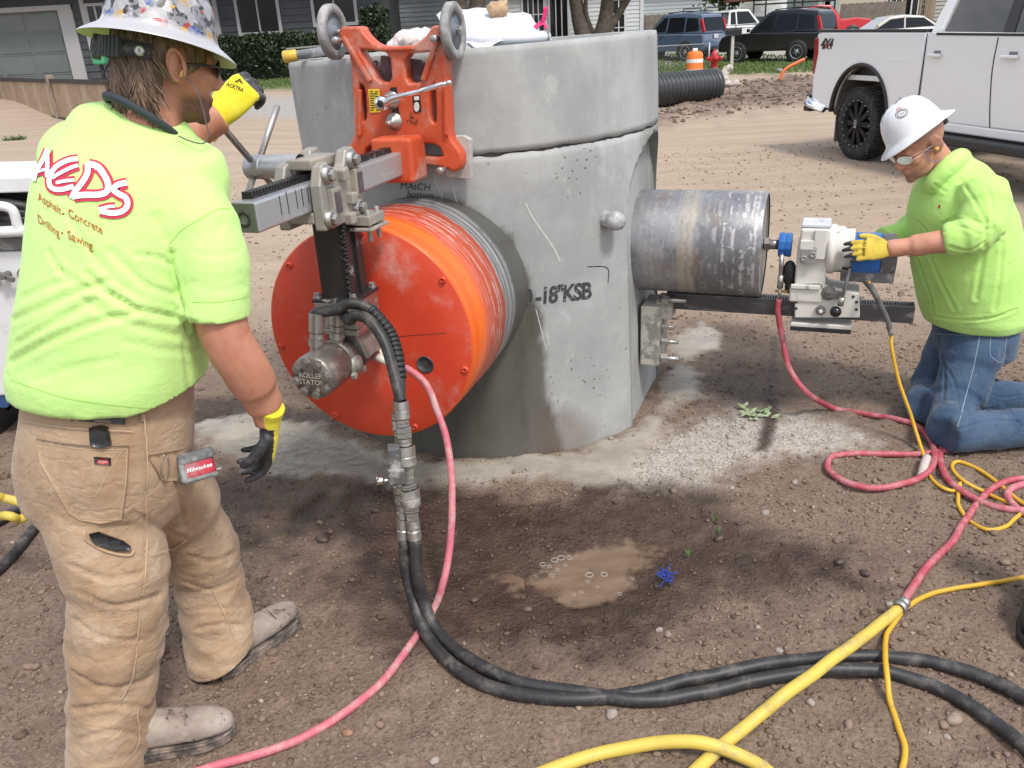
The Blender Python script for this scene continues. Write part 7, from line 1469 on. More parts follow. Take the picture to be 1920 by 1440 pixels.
# mailbox
p = GT(1371, 131); mx = thing('mailbox', p, 'black mailbox on a pale wooden post in front of the black car', 'mailbox'); MB().box(p+ZU*.55, (.1, .1, 1.14)).obj('post', M('post_pale', (.5, .47, .42), .85, bump=(20, .3, .01)), mx, .006)
c = p+ZU*1.25; mb = MB(); pr2 = [(-.1, -.1), (.1, -.1), (.1, .03)]+[(.1*math.cos(a), .03+.1*math.sin(a)) for a in np.linspace(.2, math.pi-.2, 9)]+[(-.1, .03)]; dx = V(.93, -.35, 0); dy = V(.35, .93, 0)
mb.prism([c-dx*.27+dy*u+ZU*w for u, w in pr2], dx*.54); b_ = mb.obj('box', M('mailbox_black', (.02, .02, .021), .45), mx); mb = MB(); mb.box(c+dx*.285+ZU*.0, (.02, .21, .24), basis(dx, dy, ZU)); mb.obj('door', M('mailbox_black', (0, 0, 0)), mx); MB().box(c+dx*.1-dy*.11+ZU*.14, (.03, .01, .16)).obj('flag', M('mailbox_black', (0, 0, 0)), mx)
# torn plastic bag, orange conduit
p = GT(1361, 163); mb = MB(); mb.ell(p+V(-.05, 0, .2), (.12, .1, .26)); mb.ell(p+V(.12, -.1, .08), (.2, .15, .07)); mb.ell(p+V(.02, 0, .42), (.14, .06, .1)); o = remesh(mb, .03, 1, 'plastic_bag'); crumple(o, .07, 6); o.data.materials.append(M('bag_dirty', (.5, .46, .42), .6, var=((.33, .28, .24), 6, .4, .7))); tag(o, 'dirty white plastic bag at the end of the black pipe', 'plastic bag')
p = GT(1464, 151); q_ = GT(1464, 151); mb = MB(); mb.tube(spline([p+V(0, 0, -.1), p+V(.0, 0, .1), p+V(.12, 0, .3), p+V(.42, 0, .45), p+V(.62, 0, .53)], 6), .042, 12); o = mb.obj('conduit', M('conduit_orange', (.75, .16, .05), .45)); tag(o, 'orange plastic conduit bending out of the dirt bank', 'conduit')
m = MB(); m.box(GT(1461, 135)+ZU*.05, (.18, .14, .1)); o = m.obj('meter_cover', M('cover_grey', (.3, .3, .29), .8), None, .02); tag(o, 'small grey utility cover on the bank beside the orange conduit', 'cover')
# weed tuft in the road at left
p = GT(28, 262); m = MB()
for k in range(160):
    a = rg_.uniform(0, 6.28); d = V(math.cos(a), math.sin(a)*.6, rg_.uniform(.2, 1)).normalized(); L = rg_.uniform(.06, .16); s = V(-math.sin(a), math.cos(a), 0)*.012; q_ = p+V(rg_.uniform(-.2, .2), rg_.uniform(-.12, .12), 0); m.add([q_-s, q_+s, q_+d*L], [(0, 1, 2)])
o = m.obj('weed_tuft', M('tuft_green', (.09, .14, .04), .8)); tag(o, 'small green weed tuft on the road left of the standing man', 'weed')
# ================================================================== LOW BOARD FENCE (left)
FA, FB = G(10, 207, .28), G(112, 223, .28); fd = (FB-FA).normalized(); fnn = V(fd.y, -fd.x, 0)
if fnn.y > 0: fnn = -fnn
st_ = (FB-FA).length; bf = thing('board_fence', FA, 'low tan board fence with square posts along the left yard', 'fence')
FBM = M('fence_tan', (.42, .31, .21), .85, var=((.32, .23, .15), 3, .35, .7), bump=(14, .3, .01)); FBM2 = M('fence_tan_light', (.48, .37, .26), .85, var=((.36, .27, .18), 3, .35, .7)); FDK = M('fence_dark_rail', (.045, .04, .038), .8); FPO = M('fence_post', (.33, .26, .2), .85, var=((.22, .17, .13), 4, .35, .7), bump=(14, .4, .01))
FBz = basis(fd, -fnn, ZU)
for k in range(-3, 3):
    p = FA+fd*st_*k; MB().box(p+ZU*.47-fnn*0, (.17, .15, 1.02), FBz).obj('post', FPO, bf, .008)
    if k == 2: break
    nb_ = 13; w = (st_-.17)/nb_
    for j in range(nb_):
        c = p+fd*(.085+w*(j+.5)); MB().box(c+ZU*(.43+.004*(j % 3))-fnn*(.004*(j % 2)), (w*.96, .025, .78), FBz).obj('board', FBM if (j*7+k) % 3 else FBM2, bf)
    for z, h in ((.86, .09), (.02, .06)): MB().box(p+fd*st_/2+ZU*z+fnn*.03, (st_-.17, .04, h), FBz).obj('rail', FDK, bf)
# ================================================================== HOUSES
def rect(o, ex, ey, n, x0, x1, y0, y1, d0, d1):
    """box from wall coordinates: ex along the wall, ey up, n outwards"""
    P = [o+ex*x+ey*y+n*d for d in (d0, d1) for x, y in ((x0, y0), (x1, y0), (x1, y1), (x0, y1))]
    return MB().add(P, [(0, 3, 2, 1), (4, 5, 6, 7), (0, 1, 5, 4), (1, 2, 6, 5), (2, 3, 7, 6), (3, 0, 4, 7)])
EX, NY = V(1, 0, 0), V(0, -1, 0)
def siding(parent, o, ex, n, w, z0, z1, step, mat, gaps=()):
    z = z0
    while z < z1-.02:
        h = min(step, z1-z); P = [o+ex*0+ZU*z+n*.03, o+ex*w+ZU*z+n*.03, o+ex*w+ZU*(z+h)+n*.004, o+ex*0+ZU*(z+h)+n*.004]; Q_ = [p-n*.05 for p in P]; cuts = [0.]
        segs = [(0., w)]
        for gx0, gx1, gz0, gz1 in gaps:
            if z+h > gz0 and z < gz1:
                ns = []
                for a, c in segs:
                    if gx0 > a and gx0 < c: ns.append((a, gx0)); 
                    if gx1 < c and gx1 > a: ns.append((gx1, c))
                    if not (gx0 < c and gx1 > a): ns.append((a, c))
                segs = ns
        for a, c in segs:
            m = MB(); m.add([o+ex*a+ZU*z+n*.03, o+ex*c+ZU*z+n*.03, o+ex*c+ZU*(z+h)+n*.006, o+ex*a+ZU*(z+h)+n*.006, o+ex*a+ZU*z-n*.02, o+ex*c+ZU*z-n*.02, o+ex*c+ZU*(z+h)-n*.02, o+ex*a+ZU*(z+h)-n*.02], [(0, 1, 2, 3), (4, 7, 6, 5), (0, 4, 5, 1), (1, 5, 6, 2), (2, 6, 7, 3), (3, 7, 4, 0)]); m.obj('siding_board', mat, parent)
        z += step
def window(parent, o, ex, n, x0, x1, z0, z1, trim, bars=1, tw=.09, hb=0):
    for a, c, e, g in ((x0-tw, x0, z0-tw, z1+tw), (x1, x1+tw, z0-tw, z1+tw), (x0, x1, z1, z1+tw), (x0, x1, z0-tw, z0)): rect(o, ex, ZU, n, a, c, e, g, -.02, .06).obj('window_trim', trim, parent)
    pn = rect(o, ex, ZU, n, x0, x1, z0, z1, -.04, .0).obj('window_pane', HGL, parent)
    for k in range(1, bars+1): x = x0+(x1-x0)*k/(bars+1); rect(o, ex, ZU, n, x-.025, x+.025, z0, z1, .002, .04).obj('mullion', trim, pn)
    for k in range(1, hb+1): z = z0+(z1-z0)*k/(hb+1); rect(o, ex, ZU, n, x0, x1, z-.02, z+.02, .003, .035).obj('mullion', trim, pn)
HGL = M('house_glass', (.012, .014, .016), .06, spec=.25); TRM = M('trim_grey', (.34, .34, .34), .6); TRW = M('trim_white', (.62, .62, .62), .5)
SLT = M('slate_siding', (.045, .049, .056), .7, var=((.06, .064, .07), 1.5, .35, .7)); SLG = M('blue_grey_siding', (.2, .22, .24), .7, var=((.24, .26, .28), 1.5, .35, .7)); WSD = M('white_siding', (.6, .61, .6), .6); RFM = M('roof_shingle', (.09, .085, .08), .9, bump=(12, .5, .02)); GDR = M('garage_door_grey', (.115, .13, .132), .55, var=((.14, .155, .157), 1., .35, .7))
def eave(parent, o, ex, n, w, z, dep=6., over=.7):
    m = MB(); a = o+ZU*z+n*over-ex*.4; c = o+ZU*z+n*over+ex*(w+.4); m.prism([a, a+ZU*.2, a-n*dep+ZU*(2.0), a-n*dep+ZU*1.8-n*0], ex*(w+.8)); r = m.obj('roof', RFM, parent); rect(o, ex, ZU, n, -.4, w+.4, z-.02, z+.22, over-.0, over+.03).obj('gutter', TRM, r)
# --- slate house with the garage (left)
zA_ = .6; o = AY(-420, 165, 26); o.z = 0
hA = thing('house', V(o.x, o.y+3, zA_), 'dark slate house with a grey panelled garage door, upper left', 'house')
def hx(px, Y_): return AY(px, 120, Y_).x
gx0, gx1 = hx(-260, 26)-o.x, hx(132, 26)-o.x; wA = hx(300, 26)-o.x; eA = 3.28
siding(hA, o, EX, NY, wA, zA_, eA, .2, SLT, [(gx0-.3, gx1+.42, 0, 9)])
siding(hA, o, EX, NY, wA, 2.98, eA, .2, SLT, [(gx1+.42, 99, 0, 9)])
rect(o, EX, ZU, NY, gx1+.02, gx1+.42, zA_, 2.98, -.02, .07).obj('door_trim', TRM, hA); rect(o, EX, ZU, NY, gx0-.3, gx1+.42, 2.85, 2.98, -.02, .075).obj('door_trim', TRM, hA)
nr, ncol = 4, 6; dw = (gx1-gx0)/ncol; dh = (2.85-zA_)/nr
gd = rect(o, EX, ZU, NY, gx0, gx1+.02, zA_, 2.85, -.12, -.06).obj('garage_door', GDR, hA)
for i in range(ncol):
    for j in range(nr):
        rect(o, EX, ZU, NY, gx0+dw*i+.07, gx0+dw*(i+1)-.07, zA_+dh*j+.06, zA_+dh*(j+1)-.06, -.06, -.045).obj('door_panel', GDR, gd, .006)
for j in range(1, nr): rect(o, EX, ZU, NY, gx0, gx1, zA_+dh*j-.006, zA_+dh*j+.006, -.06, -.055).obj('panel_joint', M('joint_line', (.08, .09, .09), .7), gd)
rect(o, EX, ZU, NY, hx(176, 26)-o.x, hx(184, 26)-o.x, 1.5, eA, -.0, .07).obj('corner_trim', TRM, hA)
window(hA, o, EX, NY, hx(188, 26)-o.x, hx(215, 26)-o.x, 1.6, 2.9, TRM, 1, .08)
eave(hA, o, EX, NY, wA, eA)
m = rect(o, EX, ZU, NY, 0, wA, zA_-.5, eA, -6, -.16); m.obj('wall', SLT, hA)
# wing with two windows
o2 = AY(300, 100, 29.5); o2.z = 0; wB = hx(724, 29.5)-o2.x; eB = 3.5
w1 = (hx(463, 29.5)-o2.x, hx(534, 29.5)-o2.x, 2.05, 3.35); w2 = (hx(603, 29.5)-o2.x, hx(676, 29.5)-o2.x, 2.2, 3.35); dr_ = (hx(404, 29.5)-o2.x, hx(418, 29.5)-o2.x, .6, 3.2)
siding(hA, o2, EX, NY, wB, .5, eB, .2, SLT, [(w1[0]-.12, w1[1]+.12, w1[2]-.1, 9), (w2[0]-.12, w2[1]+.12, w2[2]-.1, 9)])
window(hA, o2, EX, NY, *w1, TRM, 1, .1); window(hA, o2, EX, NY, *w2, TRM, 1, .1)
for w in (w1, w2): rect(o2, EX, ZU, NY, w[0]-.12, w[1]+.12, w[3]+.09, eB, -.02, .02).obj('wall_panel', SLT, hA)
rect(o2, EX, ZU, NY, hx(418, 29.5)-o2.x, hx(426, 29.5)-o2.x, 1.2, eB, .0, .09).obj('door_trim', TRM, hA); rect(o2, EX, ZU, NY, dr_[0], dr_[1], .5, eB, .0, .05).obj('door', M('door_dark', (.04, .042, .046), .5), hA)
m = rect(o2, EX, ZU, NY, 0, wB, 0, eB, -6, -.06); m.obj('wall', SLT, hA); eave(hA, o2, EX, NY, wB, eB)
# --- blue-grey house behind
o3 = AY(690, 80, 37); o3.z = 0; hB = thing('house', V(o3.x, o3.y+3, .3), 'blue-grey lap-sided house with a small white window, top centre', 'house'); wC = hx(955, 37)-o3.x
win = (hx(724, 37)-o3.x, hx(744, 37)-o3.x, 2.1, 3.0); siding(hB, o3, EX, NY, wC, .2, 4.2, .17, SLG, [(win[0]-.1, win[1]+.1, win[2]-.1, win[3]+.1)]); window(hB, o3, EX, NY, *win, TRW, 1, .09); rect(o3, EX, ZU, NY, 0, wC, 0, 4.2, -6, -.06).obj('wall', SLG, hB); eave(hB, o3, EX, NY, wC, 4.2)
# --- white house
o4 = AY(928, 70, 41); o4.z = 0; hC = thing('house', V(o4.x, o4.y+3, .3), 'white lap-sided house with dark windows behind the twin tree trunks', 'house'); wD = hx(1203, 41)-o4.x
wins = [(hx(985, 41)-o4.x, hx(1022, 41)-o4.x, .9, 3.0), (hx(1034, 41)-o4.x, hx(1066, 41)-o4.x, .6, 3.0), (hx(1150, 41)-o4.x, hx(1170, 41)-o4.x, 1.0, 2.7)]
siding(hC, o4, EX, NY, wD, .25, 4.0, .17, WSD, [(w[0]-.1, w[1]+.1, w[2]-.1, w[3]+.1) for w in wins])
for w, b1_, b2_ in zip(wins, (3, 2, 1), (2, 0, 2)): window(hC, o4, EX, NY, *w, TRW, b1_, .09, b2_)
rect(o4, EX, ZU, NY, 0, wD, 0, 4.0, -8, -.06).obj('wall', WSD, hC); eave(hC, o4, EX, NY, wD, 4.0); rect(o4, EX, ZU, NY, wD-.1, wD+.06, .2, 4.0, -.05, .06).obj('corner_trim', TRW, hC)
# --- garage beyond, board fence
o5 = AY(1203, 40, 60); o5.z = 0; hD = thing('house', V(o5.x, o5.y+3, .3), 'pale grey garage with lap siding beyond the white house', 'house'); wE = hx(1345, 60)-o5.x; siding(hD, o5, EX, NY, wE, .3, 4.2, .22, M('pale_siding', (.42, .44, .46), .6)); rect(o5, EX, ZU, NY, 0, wE, 0, 4.2, -6, -.06).obj('wall', WSD, hD); eave(hD, o5, EX, NY, wE, 4.2)
OWD = M('old_fence_wood', (.2, .165, .14), .9, var=((.13, .105, .09), 2, .35, .7))
def palefence(px0, px1, Y_, h, label, step=.14):
    a = hx(px0, Y_); c = hx(px1, Y_); f = thing('wooden_fence', V(a, Y_, float(terr(a, Y_))), label, 'fence'); x = a; k = 0
    while x < c: MB().box(V(x+step/2, Y_+.01*(k % 2), float(terr(x, Y_))+h/2-.03+.02*math.sin(k*2.3)), (step*.92, .03, h)).obj('board', OWD, f); x += step; k += 1
    MB().box(V((a+c)/2, Y_+.05, float(terr(a, Y_))+h*.75), (c-a, .05, .1)).obj('rail', OWD, f)
palefence(1203, 1300, 52, 1.85, 'old wooden board fence behind the blue car'); palefence(1566, 1683, 50, 1.85, 'old wooden board fence behind the red pickup')
# --- beige house at right with number post
o6 = AY(1525, 40, 56); o6.z = 0; hE = thing('house', V(o6.x, o6.y+3, .3), 'beige house with a brown numbered post and ribbed garage, upper right', 'house'); BEI = M('beige_wall', (.46, .4, .33), .8); BRN = M('brown_panel', (.27, .2, .15), .8, bump=(3, .4, .03)); GGR = M('green_grey_wall', (.33, .36, .35), .7)
def seg(p0, p1, mat, nm, z1=4.2, d=.0): rect(o6, EX, ZU, NY, hx(p0, 56)-o6.x, hx(p1, 56)-o6.x, 0, z1, -6-d, d).obj(nm, mat, hE)
seg(1525, 1562, GGR, 'wall'); seg(1562.2, 1652, BEI, 'wall'); seg(1652.2, 1708, M('entry_dark', (.05, .045, .04), .6), 'entry', d=-.4); seg(1708.2, 1738, BRN, 'wall', d=.1); seg(1738.2, 1900, M('rib_siding', (.3, .28, .26), .6), 'garage_wall')
window(hE, o6, EX, NY, hx(1536, 56)-o6.x, hx(1546, 56)-o6.x, 1.7, 3.2, TRM, 0, .08); window(hE, o6, EX, NY, hx(1657, 56)-o6.x, hx(1676, 56)-o6.x, 1.5, 3.3, TRW, 1, .08); window(hE, o6, EX, NY, hx(1696, 56)-o6.x, hx(1706, 56)-o6.x, .6, 3.3, TRW, 0, .08)
for k in range(16): rect(o6, EX, ZU, NY, hx(1739, 56)-o6.x, hx(1900, 56)-o6.x, .5+k*.22, .62+k*.22, .002, .03).obj('siding_rib', M('rib_pale', (.42, .4, .38), .6), hE)
for k in range(6): x = hx(1709, 56)-o6.x+k*.14; rect(o6, EX, ZU, NY, x, x+.02, .3, 4.2, .102, .115).obj('groove', M('groove_dark', (.12, .09, .07), .8), hE)
for k, t_ in enumerate('260'):
    textobj('house_number', t_, lambda a, c, k=k: o6+EX*(hx(1715, 56)-o6.x+.05+a)+NY*.125+ZU*(2.15-k*.36+c), M('number_dark', (.03, .03, .03), .6), hE, size=.4, bold=.01)
eave(hE, o6, EX, NY, hx(1900, 56)-o6.x, 4.2)
# --- carport canopy
cp = AY(1460, 60, 50); cp.z = float(terr(cp.x, 50)); cpt = thing('carport', cp, 'red-roofed open carport with thin dark posts behind the pickups', 'carport'); c0, c1 = hx(1388, 50), hx(1530, 50)
for x in (c0, (c0+c1)/2, c1):
    for y in (48, 53): MB().box(V(x, y, cp.z+1.15), (.07, .07, 2.3)).obj('post', TBK, cpt)
MB().box(V((c0+c1)/2, 48, cp.z+2.0), (c1-c0, .05, .08)).obj('beam', TBK, cpt); m = MB(); m.prism([V(c0-.3, 47.6, cp.z+2.25), V(c0-.3, 53.4, cp.z+2.25), V(c0-.3, 50.5, cp.z+3.1)], EX*(c1-c0+.6)); m.obj('roof', M('carport_red', (.3, .09, .08), .7), cpt)
# ================================================================== TREES, HEDGE, SHRUB
def leaves(n, fn, size, seed):
    r = np.random.default_rng(seed); C = np.array([fn(r) for _ in range(n)]); a = r.normal(size=(n, 3)); a /= np.linalg.norm(a, axis=1)[:, None]; b_ = np.cross(a, r.normal(size=(n, 3))); b_ /= np.linalg.norm(b_, axis=1)[:, None]; s = size*r.uniform(.6, 1.3, n)[:, None]
    Vv = np.stack([C-a*s, C+b_*s*.45, C+a*s, C-b_*s*.45], 1).reshape(-1, 3); m = MB(); m.v = [tuple(v) for v in Vv]; m.f = [(4*i, 4*i+1, 4*i+2, 4*i+3) for i in range(n)]; m.sm = [False]*n; return m
def leafmat(name, c1, c2):
    m = bpy.data.materials.new(name); nt, b = NT(m); nt.links.new(mixc(nt, ramp(nt, tex(nt, 1.7, 4, .6), .35, .68), c1, c2), b.inputs['Base Color']); b.inputs['Roughness'].default_value = .55; b.inputs['Transmission Weight'].default_value = 0; b.inputs['Subsurface Weight'].default_value = .0; return m
LF1 = leafmat('leaf_dark', (.012, .022, .008), (.03, .048, .016)); LF2 = leafmat('leaf_mid', (.045, .08, .02), (.09, .14, .035)); BARK = M('bark', (.07, .055, .045), .95, var=((.12, .1, .08), 6, .35, .7), bump=(14, .8, .04))
def clumps(c, rad, k, seed):
    r = np.random.default_rng(seed); P = []
    for _ in range(k):
        d = r.normal(size=3); d /= np.linalg.norm(d); P.append((np.array(c)+d*np.array(rad)*r.uniform(.35, 1)**.6, r.uniform(.5, 1.1)))
    return P
def tree(px, Y_, stems, crown, label, n=5200, leaf=.13, mat=LF2, seed=1, low=()):
    b_ = AY(px, 60, Y_); b_.z = float(terr(b_.x, Y_)); t = thing('tree', b_, label, 'tree'); m = MB()
    for pts, r0, r1 in stems: P = spline([b_+V(*p) for p in pts], 5); m.tube(P, [r0+(r1-r0)*i/(len(P)-1) for i in range(len(P))], 12)
    m.obj('trunk', BARK, t); cl = []
    for c, rad, k in crown: cl += clumps(b_+V(*c), rad, k, seed+len(cl))
    cl += [(np.array(b_+V(*c)), r) for c, r in low]
    def fn(r):
        c, s = cl[r.integers(len(cl))]; d = r.normal(size=3); d /= np.linalg.norm(d); return c+d*s*r.uniform(0, 1)**.5
    leaves(n, fn, leaf, seed).obj('crown', mat, t)
tree(872, 33, [([(-.1, 0, -.1), (-.12, 0, 1.5), (-.25, .1, 3), (-.6, .2, 5)], .5, .25), ([(.3, 0, -.1), (.35, 0, 1.5), (.6, .1, 3), (1.4, .2, 5)], .42, .2)], [((0, 0, 5.9), (3.6, 2.6, 1.4), 46)], 'big tree with a broad double trunk behind the manhole, top centre', 6500, low=[((-.6, -1.2, 3.55), .5), ((1.7, -.8, 3.5), .6), ((2.9, -.6, 3.55), .5), ((-.1, -1.3, 3.5), .3)], seed=4)
tree(1103, 36, [([(0, 0, -.1), (-.1, 0, .9), (-.4, .1, 2.2), (-.7, .3, 4.5)], .46, .2), ([(.1, 0, 0), (.4, 0, 1.0), (.75, .05, 2.2), (.9, .2, 4.5)], .42, .2), ([(.6, 0, 1.2), (1.2, .1, 2.0), (2.2, .2, 3.4)], .2, .1), ([(.2, .0, 1.3), (-.1, -.1, 2.2), (0, -.2, 3.5)], .12, .06)], [((.3, 0, 5.7), (3.5, 2.6, 1.5), 42)], 'dark tree forking into two stems in front of the white house', 6000, low=[((-1.4, -.5, 3.4), .55), ((-2.4, -.4, 3.5), .5), ((1.9, -.6, 3.55), .4)], seed=9)
tree(1352, 54, [([(0, 0, 0), (0, 0, 2), (.1, 0, 5)], .3, .15)], [((0, 0, 3.9), (2.0, 1.6, 1.6), 40)], 'leafy green tree behind the white pickup, beyond the cars', 3600, .16, LF2, 12, low=[((.6, -1, 2.6), .6), ((1.4, -.8, 2.8), .5)])
def hedge(name, px0, px1, Y_, h, d, label, mat, n, leaf, seed, rnd=.18):
    a, c = hx(px0, Y_), hx(px1, Y_); z0 = float(terr((a+c)/2, Y_)); t = thing(name, V((a+c)/2, Y_, z0), label, 'hedge' if name == 'hedge' else 'shrub')
    def fn(r):
        x = r.uniform(a, c); u = r.uniform(-1, 1); e = 1-.35*abs(u)**3; hh = h*(1-rnd*abs(noise.noise(Vector((x*1.3, seed, 0)))))*e; k = r.uniform()
        return np.array([x, Y_+u*d, z0+hh*(r.uniform()**.6 if k < .6 else 1)+r.normal()*.04])
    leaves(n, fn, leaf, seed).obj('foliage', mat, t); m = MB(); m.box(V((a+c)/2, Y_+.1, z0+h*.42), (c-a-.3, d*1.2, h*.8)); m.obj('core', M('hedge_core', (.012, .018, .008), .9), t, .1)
hedge('hedge', 405, 700, 28.7, 1.35, .5, 'clipped dark green hedge in front of the slate house', LF1, 9000, .07, 21)
hedge('shrub', 686, 738, 29, 2.3, .6, 'round dark shrub between the slate and blue-grey houses', LF1, 2600, .07, 22, .4)
# lawn blades: short grass on the verge (uncountable)
r = np.random.default_rng(8); gb2 = MB()
for poly, n in ((Z_lawnR, 9000), (Z_lawnL, 3500)):
    lo, hi = poly.min(0), poly.max(0); X = r.uniform(lo[0], hi[0], n*3); Yv = r.uniform(lo[1], hi[1], n*3); k = sdist(X, Yv, poly) > -.2; X, Yv = X[k][:n], Yv[k][:n]
    Zv = terr(X, Yv)
    for x, y, z in zip(X, Yv, Zv):
        a = r.uniform(0, 6.28); w = r.uniform(.03, .07); h = r.uniform(.05, .11); ca, sa = math.cos(a)*w, math.sin(a)*w; gb2.add([(x-ca, y-sa, z-.01), (x+ca, y+sa, z-.01), (x+r.uniform(-.03, .03), y, z+h)], [(0, 1, 2)])
o = gb2.obj('lawn_grass', leafmat('grass_blade', (.07, .12, .025), (.14, .18, .055))); tag(o, 'short green lawn grass along the verge and yard', 'grass', kind='stuff')
# ================================================================== PARKED CARS
def car(name, label, px, py, Y_, hd, col, kind, wb=2.62, Wd=1.78, tail=True, group='cars parked across the road'):
    """px,py: foot of the near rear wheel; hd: heading angle; kind: suv / pickup / sedan"""
    p = AY(px, py, Y_); p.z = float(terr(p.x, Y_)); f = V(math.cos(hd), math.sin(hd), 0); lft = V(-math.sin(hd), math.cos(hd), 0)
    nr = lft if lft.y < 0 else -lft        # near side
    c0 = p-nr*Wd/2                          # rear axle centre
    zs = 1.12 if kind == 'suv' else 1.
    def C(x, y, z): return c0+f*x+nr*y+ZU*z*zs
    B = basis(f, nr, ZU); t = thing(name, c0, label, 'car' if kind != 'pickup' else 'pickup truck', group); pm_ = M('paint_'+label.replace(' ', '_')[:14], col, .25, coat=.5)
    w = Wd/2; R_ = .34 if kind != 'pickup' else .37
    if kind == 'suv': low = [(-.85, .38), (-.9, .62), (-.86, .95), (1.9, 1.0), (wb+.5, .96), (wb+.72, .86), (wb+.82, .7), (wb+.84, .38)]; gh_ = [(-.84, .95), (-.68, 1.6), (.1, 1.70), (1.2, 1.68), (2.05, 1.0)]
    elif kind == 'pickup': low = [(-1.2, .5), (-1.22, 1.05), (.75, 1.05), (2.35, 1.05), (wb+.2, 1.12), (wb+.85, 1.02), (wb+.9, .5)]; gh_ = [(.85, 1.05), (.98, 1.75), (1.6, 1.8), (2.1, 1.76), (2.65, 1.1)]
    else: low = [(-.95, .3), (-1.0, .7), (-.8, .9), (wb-.2, .86), (wb+.75, .68), (wb+.85, .3)]; gh_ = [(-.6, .9), (.15, 1.36), (.9, 1.44), (1.5, 1.38), (2.3, .88)]
    m = MB(); m.prism([C(x, -w, z) for x, z in low], nr*Wd); bdy = m.obj('body', pm_, t, .07, 3)
    n = len(gh_); ti = lambda z: w-.03-(z-gh_[0][1])*.26; m = MB(); L = [C(x, -ti(z), z) for x, z in gh_]+[C(x, ti(z), z) for x, z in gh_]
    m.add(L, [tuple(range(n)), tuple(range(2*n-1, n-1, -1))]+[(i, n+i, n+i+1, i+1) for i in range(n-1)]+[(n-1, 2*n-1, n, 0)]); m.obj('cabin', pm_, t, .05, 3)
    def gp(poly, nm, off=.012):
        m = MB(); m.prism([C(x, ti(z)+off-.02, z) for x, z in poly], nr*.02); m.obj(nm, HGL, t)
    if kind == 'suv':
        gp([(-.62, 1.06), (-.5, 1.48), (.05, 1.53), (.05, 1.04)], 'quarter_window'); gp([(.12, 1.03), (.12, 1.54), (.92, 1.55), (.98, 1.03)], 'rear_door_window'); gp([(1.05, 1.06), (1.0, 1.56), (1.18, 1.56), (1.8, 1.08)], 'front_door_window')
        m = MB(); m.prism([C(-.83, -w+.16, 1.05), C(-.83, w-.16, 1.05), C(-.715, w-.24, 1.5), C(-.715, -w+.24, 1.5)], -f*.025); m.obj('tail_window', HGL, t)
        m = MB(); m.prism([C(2.0, -w+.14, 1.06), C(2.0, w-.14, 1.06), C(1.3, w-.24, 1.62), C(1.3, -w+.24, 1.62)], f*.03); m.obj('windscreen', HGL, t)
        for s in (-1, 1):
            m = MB(); m.box(C(-.78, s*(w-.1), 1.22), (.12, .1, .52), B @ Matrix.Rotation(.28, 3, 'Y')); m.obj('tail_light', M('tail_red_bright', (.45, .015, .02), .2), t, .02)
            m = MB(); m.tube([C(-.3, s*.6, 1.72), C(.3, s*.6, 1.75), C(1.1, s*.6, 1.70)], .02, 8); m.obj('roof_rail', TBK, t)
        m = MB(); m.box(C(-.92, 0, .85), (.01, .32, .16), B); m.obj('number_plate', M('plate_white', (.6, .6, .62), .5), t); m = MB(); m.box(C(-.87, 0, .52), (.14, Wd-.06, .16), B); m.obj('rear_bumper', pm_, t, .04)
    elif kind == 'pickup':
        gp([(1.0, 1.12), (1.06, 1.66), (1.3, 1.69), (1.3, 1.12)], 'rear_window_side'); gp([(1.38, 1.12), (1.38, 1.69), (2.02, 1.68), (2.45, 1.14)], 'front_door_window')
        m = MB(); m.prism([C(2.62, -w+.14, 1.15), C(2.62, w-.14, 1.15), C(2.13, w-.24, 1.72), C(2.13, -w+.24, 1.72)], f*.03); m.obj('windscreen', HGL, t)
        m = MB(); m.prism([C(.88, -w+.14, 1.16), C(.88, w-.14, 1.16), C(.98, w-.2, 1.68), C(.98, -w+.2, 1.68)], -f*.02); m.obj('tail_window', HGL, t)
        m = MB(); m.box(C(wb+.9, 0, .85), (.04, Wd-.3, .26), B); m.obj('grille', CHROME, t); m = MB(); m.box(C(-.2, 0, 1.03), (1.8, Wd-.2, .06), B); m.obj('bed_floor', TBK, t)
    else:
        gp([(-.3, .97), (.15, 1.29), (.85, 1.33), (.85, .95)], 'rear_door_window'); gp([(.92, .95), (.92, 1.33), (1.45, 1.29), (2.05, .93)], 'front_door_window')
        m = MB(); m.prism([C(-.56, -w+.14, .96), C(-.56, w-.14, .96), C(.1, w-.26, 1.35), C(.1, -w+.26, 1.35)], -f*.02); m.obj('tail_window', HGL, t)
    for x in ((.0, wb)):
        m = MB(); m.lathe(C(x, w-.03, R_), nr, [(0, .001), (.034, R_*zs+.055), (.04, R_*zs+.05), (.041, .001)], 24); m.obj('wheel_arch', TBK, t)
        wheel(C(x, w+.02, R_), nr, R_*zs, .2, t, RIMS, 5 if kind != 'sedan' else 7, False)
        m = MB(); m.lathe(C(x, -w+.2, R_), -nr, [(0, .001), (0, R_), (.2, R_), (.2, .001)], 20); m.obj('far_wheel', M('tyre_black', (0, 0, 0)), t)
    m = MB(); m.tube([C(.1, w+.004, 1.0), C(2.0, w+.004, .99)] if kind == 'suv' else [C(.9, w+.004, .95), C(2.3, w+.004, .95)], .008, 6); m.obj('door_line', TBK, t)
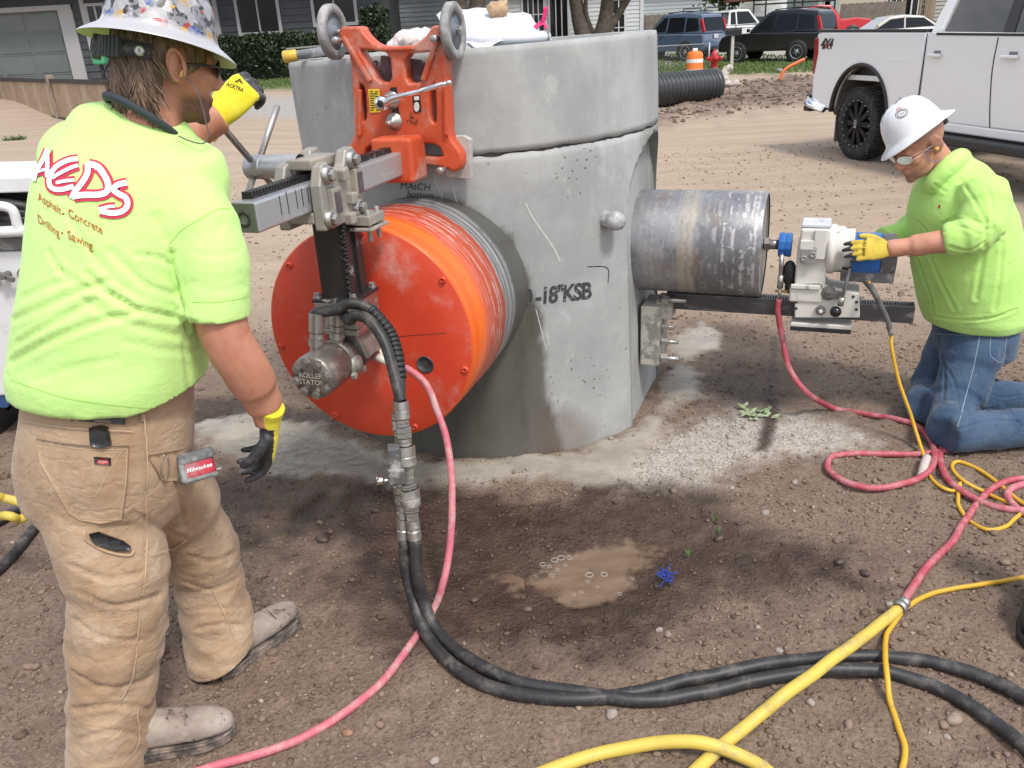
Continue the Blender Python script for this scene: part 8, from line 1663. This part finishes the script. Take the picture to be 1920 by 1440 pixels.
    for x in ((.3, 1.2) if kind == 'suv' else (1.5,)): m = MB(); m.box(C(x, w+.012, .92), (.18, .02, .03), B); m.obj('door_handle', pm_, t)
    m = MB(); m.box(C(2.0 if kind != 'pickup' else 2.4, w+.07, 1.08), (.1, .16, .13), B); m.obj('wing_mirror', pm_, t, .03); return t
R_d = math.radians
car('parked_car', 'blue-grey sport utility car seen from its rear corner beside the mailbox', 1284, 103, 37.5, R_d(180-47), (.09, .13, .2), 'suv')
car('parked_car', 'black sport utility car parked behind the black mailbox', 1492, 113, 34.2, R_d(180-42), (.008, .008, .009), 'suv', 2.5)
car('parked_pickup', 'white pickup truck between the blue-grey and black cars', 1335, 72, 44, R_d(14), (.6, .62, .6), 'pickup', 3.2, 1.95)
car('parked_pickup', 'bright red pickup truck behind the black car', 1475, 62, 45.5, R_d(-8), (.5, .02, .03), 'pickup', 3.2, 1.95)
car('parked_car', 'pale sedan showing only its roof above the white truck bed', 1735, 86, 36, R_d(180-4), (.5, .48, .43), 'sedan')
# dark utility trailer
p = AY(1330, 50, 47); p.z = float(terr(p.x, 47)); tr_ = thing('utility_trailer', p, 'dark flat trailer behind the white pickup', 'trailer'); m = MB(); m.box(p+V(.2, 0, 1.05), (5.2, 2.0, .75)); m.obj('bed', TBK, tr_, .03)
for x in (-1.6, -.4): m = MB(); m.tube([p+V(x, -1, 1.42), p+V(x, -1, 1.95), p+V(x+.9, -1, 1.95), p+V(x+.9, -1, 1.42)], .03, 8); m.obj('rack', TBK, tr_)
wheel(p+V(-.6, -1.0, .35), V(0, -1, 0), .35, .2, tr_, RIMS, 5, False)
# green bin by the slate house
p = AY(186, 106, 25); bn = thing('green_bin', V(p.x, p.y, .58), 'small green plastic bin on a stand by the slate house', 'bin'); m = MB(); m.box(p, (.34, .3, .42)); m.obj('box', M('bin_green', (.06, .3, .14), .4), bn, .05, 3); m = MB(); m.box(p+V(.05, 0, .24), (.3, .26, .06)); m.obj('lid', M('label_white', (0, 0, 0)), bn, .02); MB().box(V(p.x, p.y, (p.z-.2+.55)/2), (.08, .08, p.z-.2-.55)).obj('stand', TBK, bn)
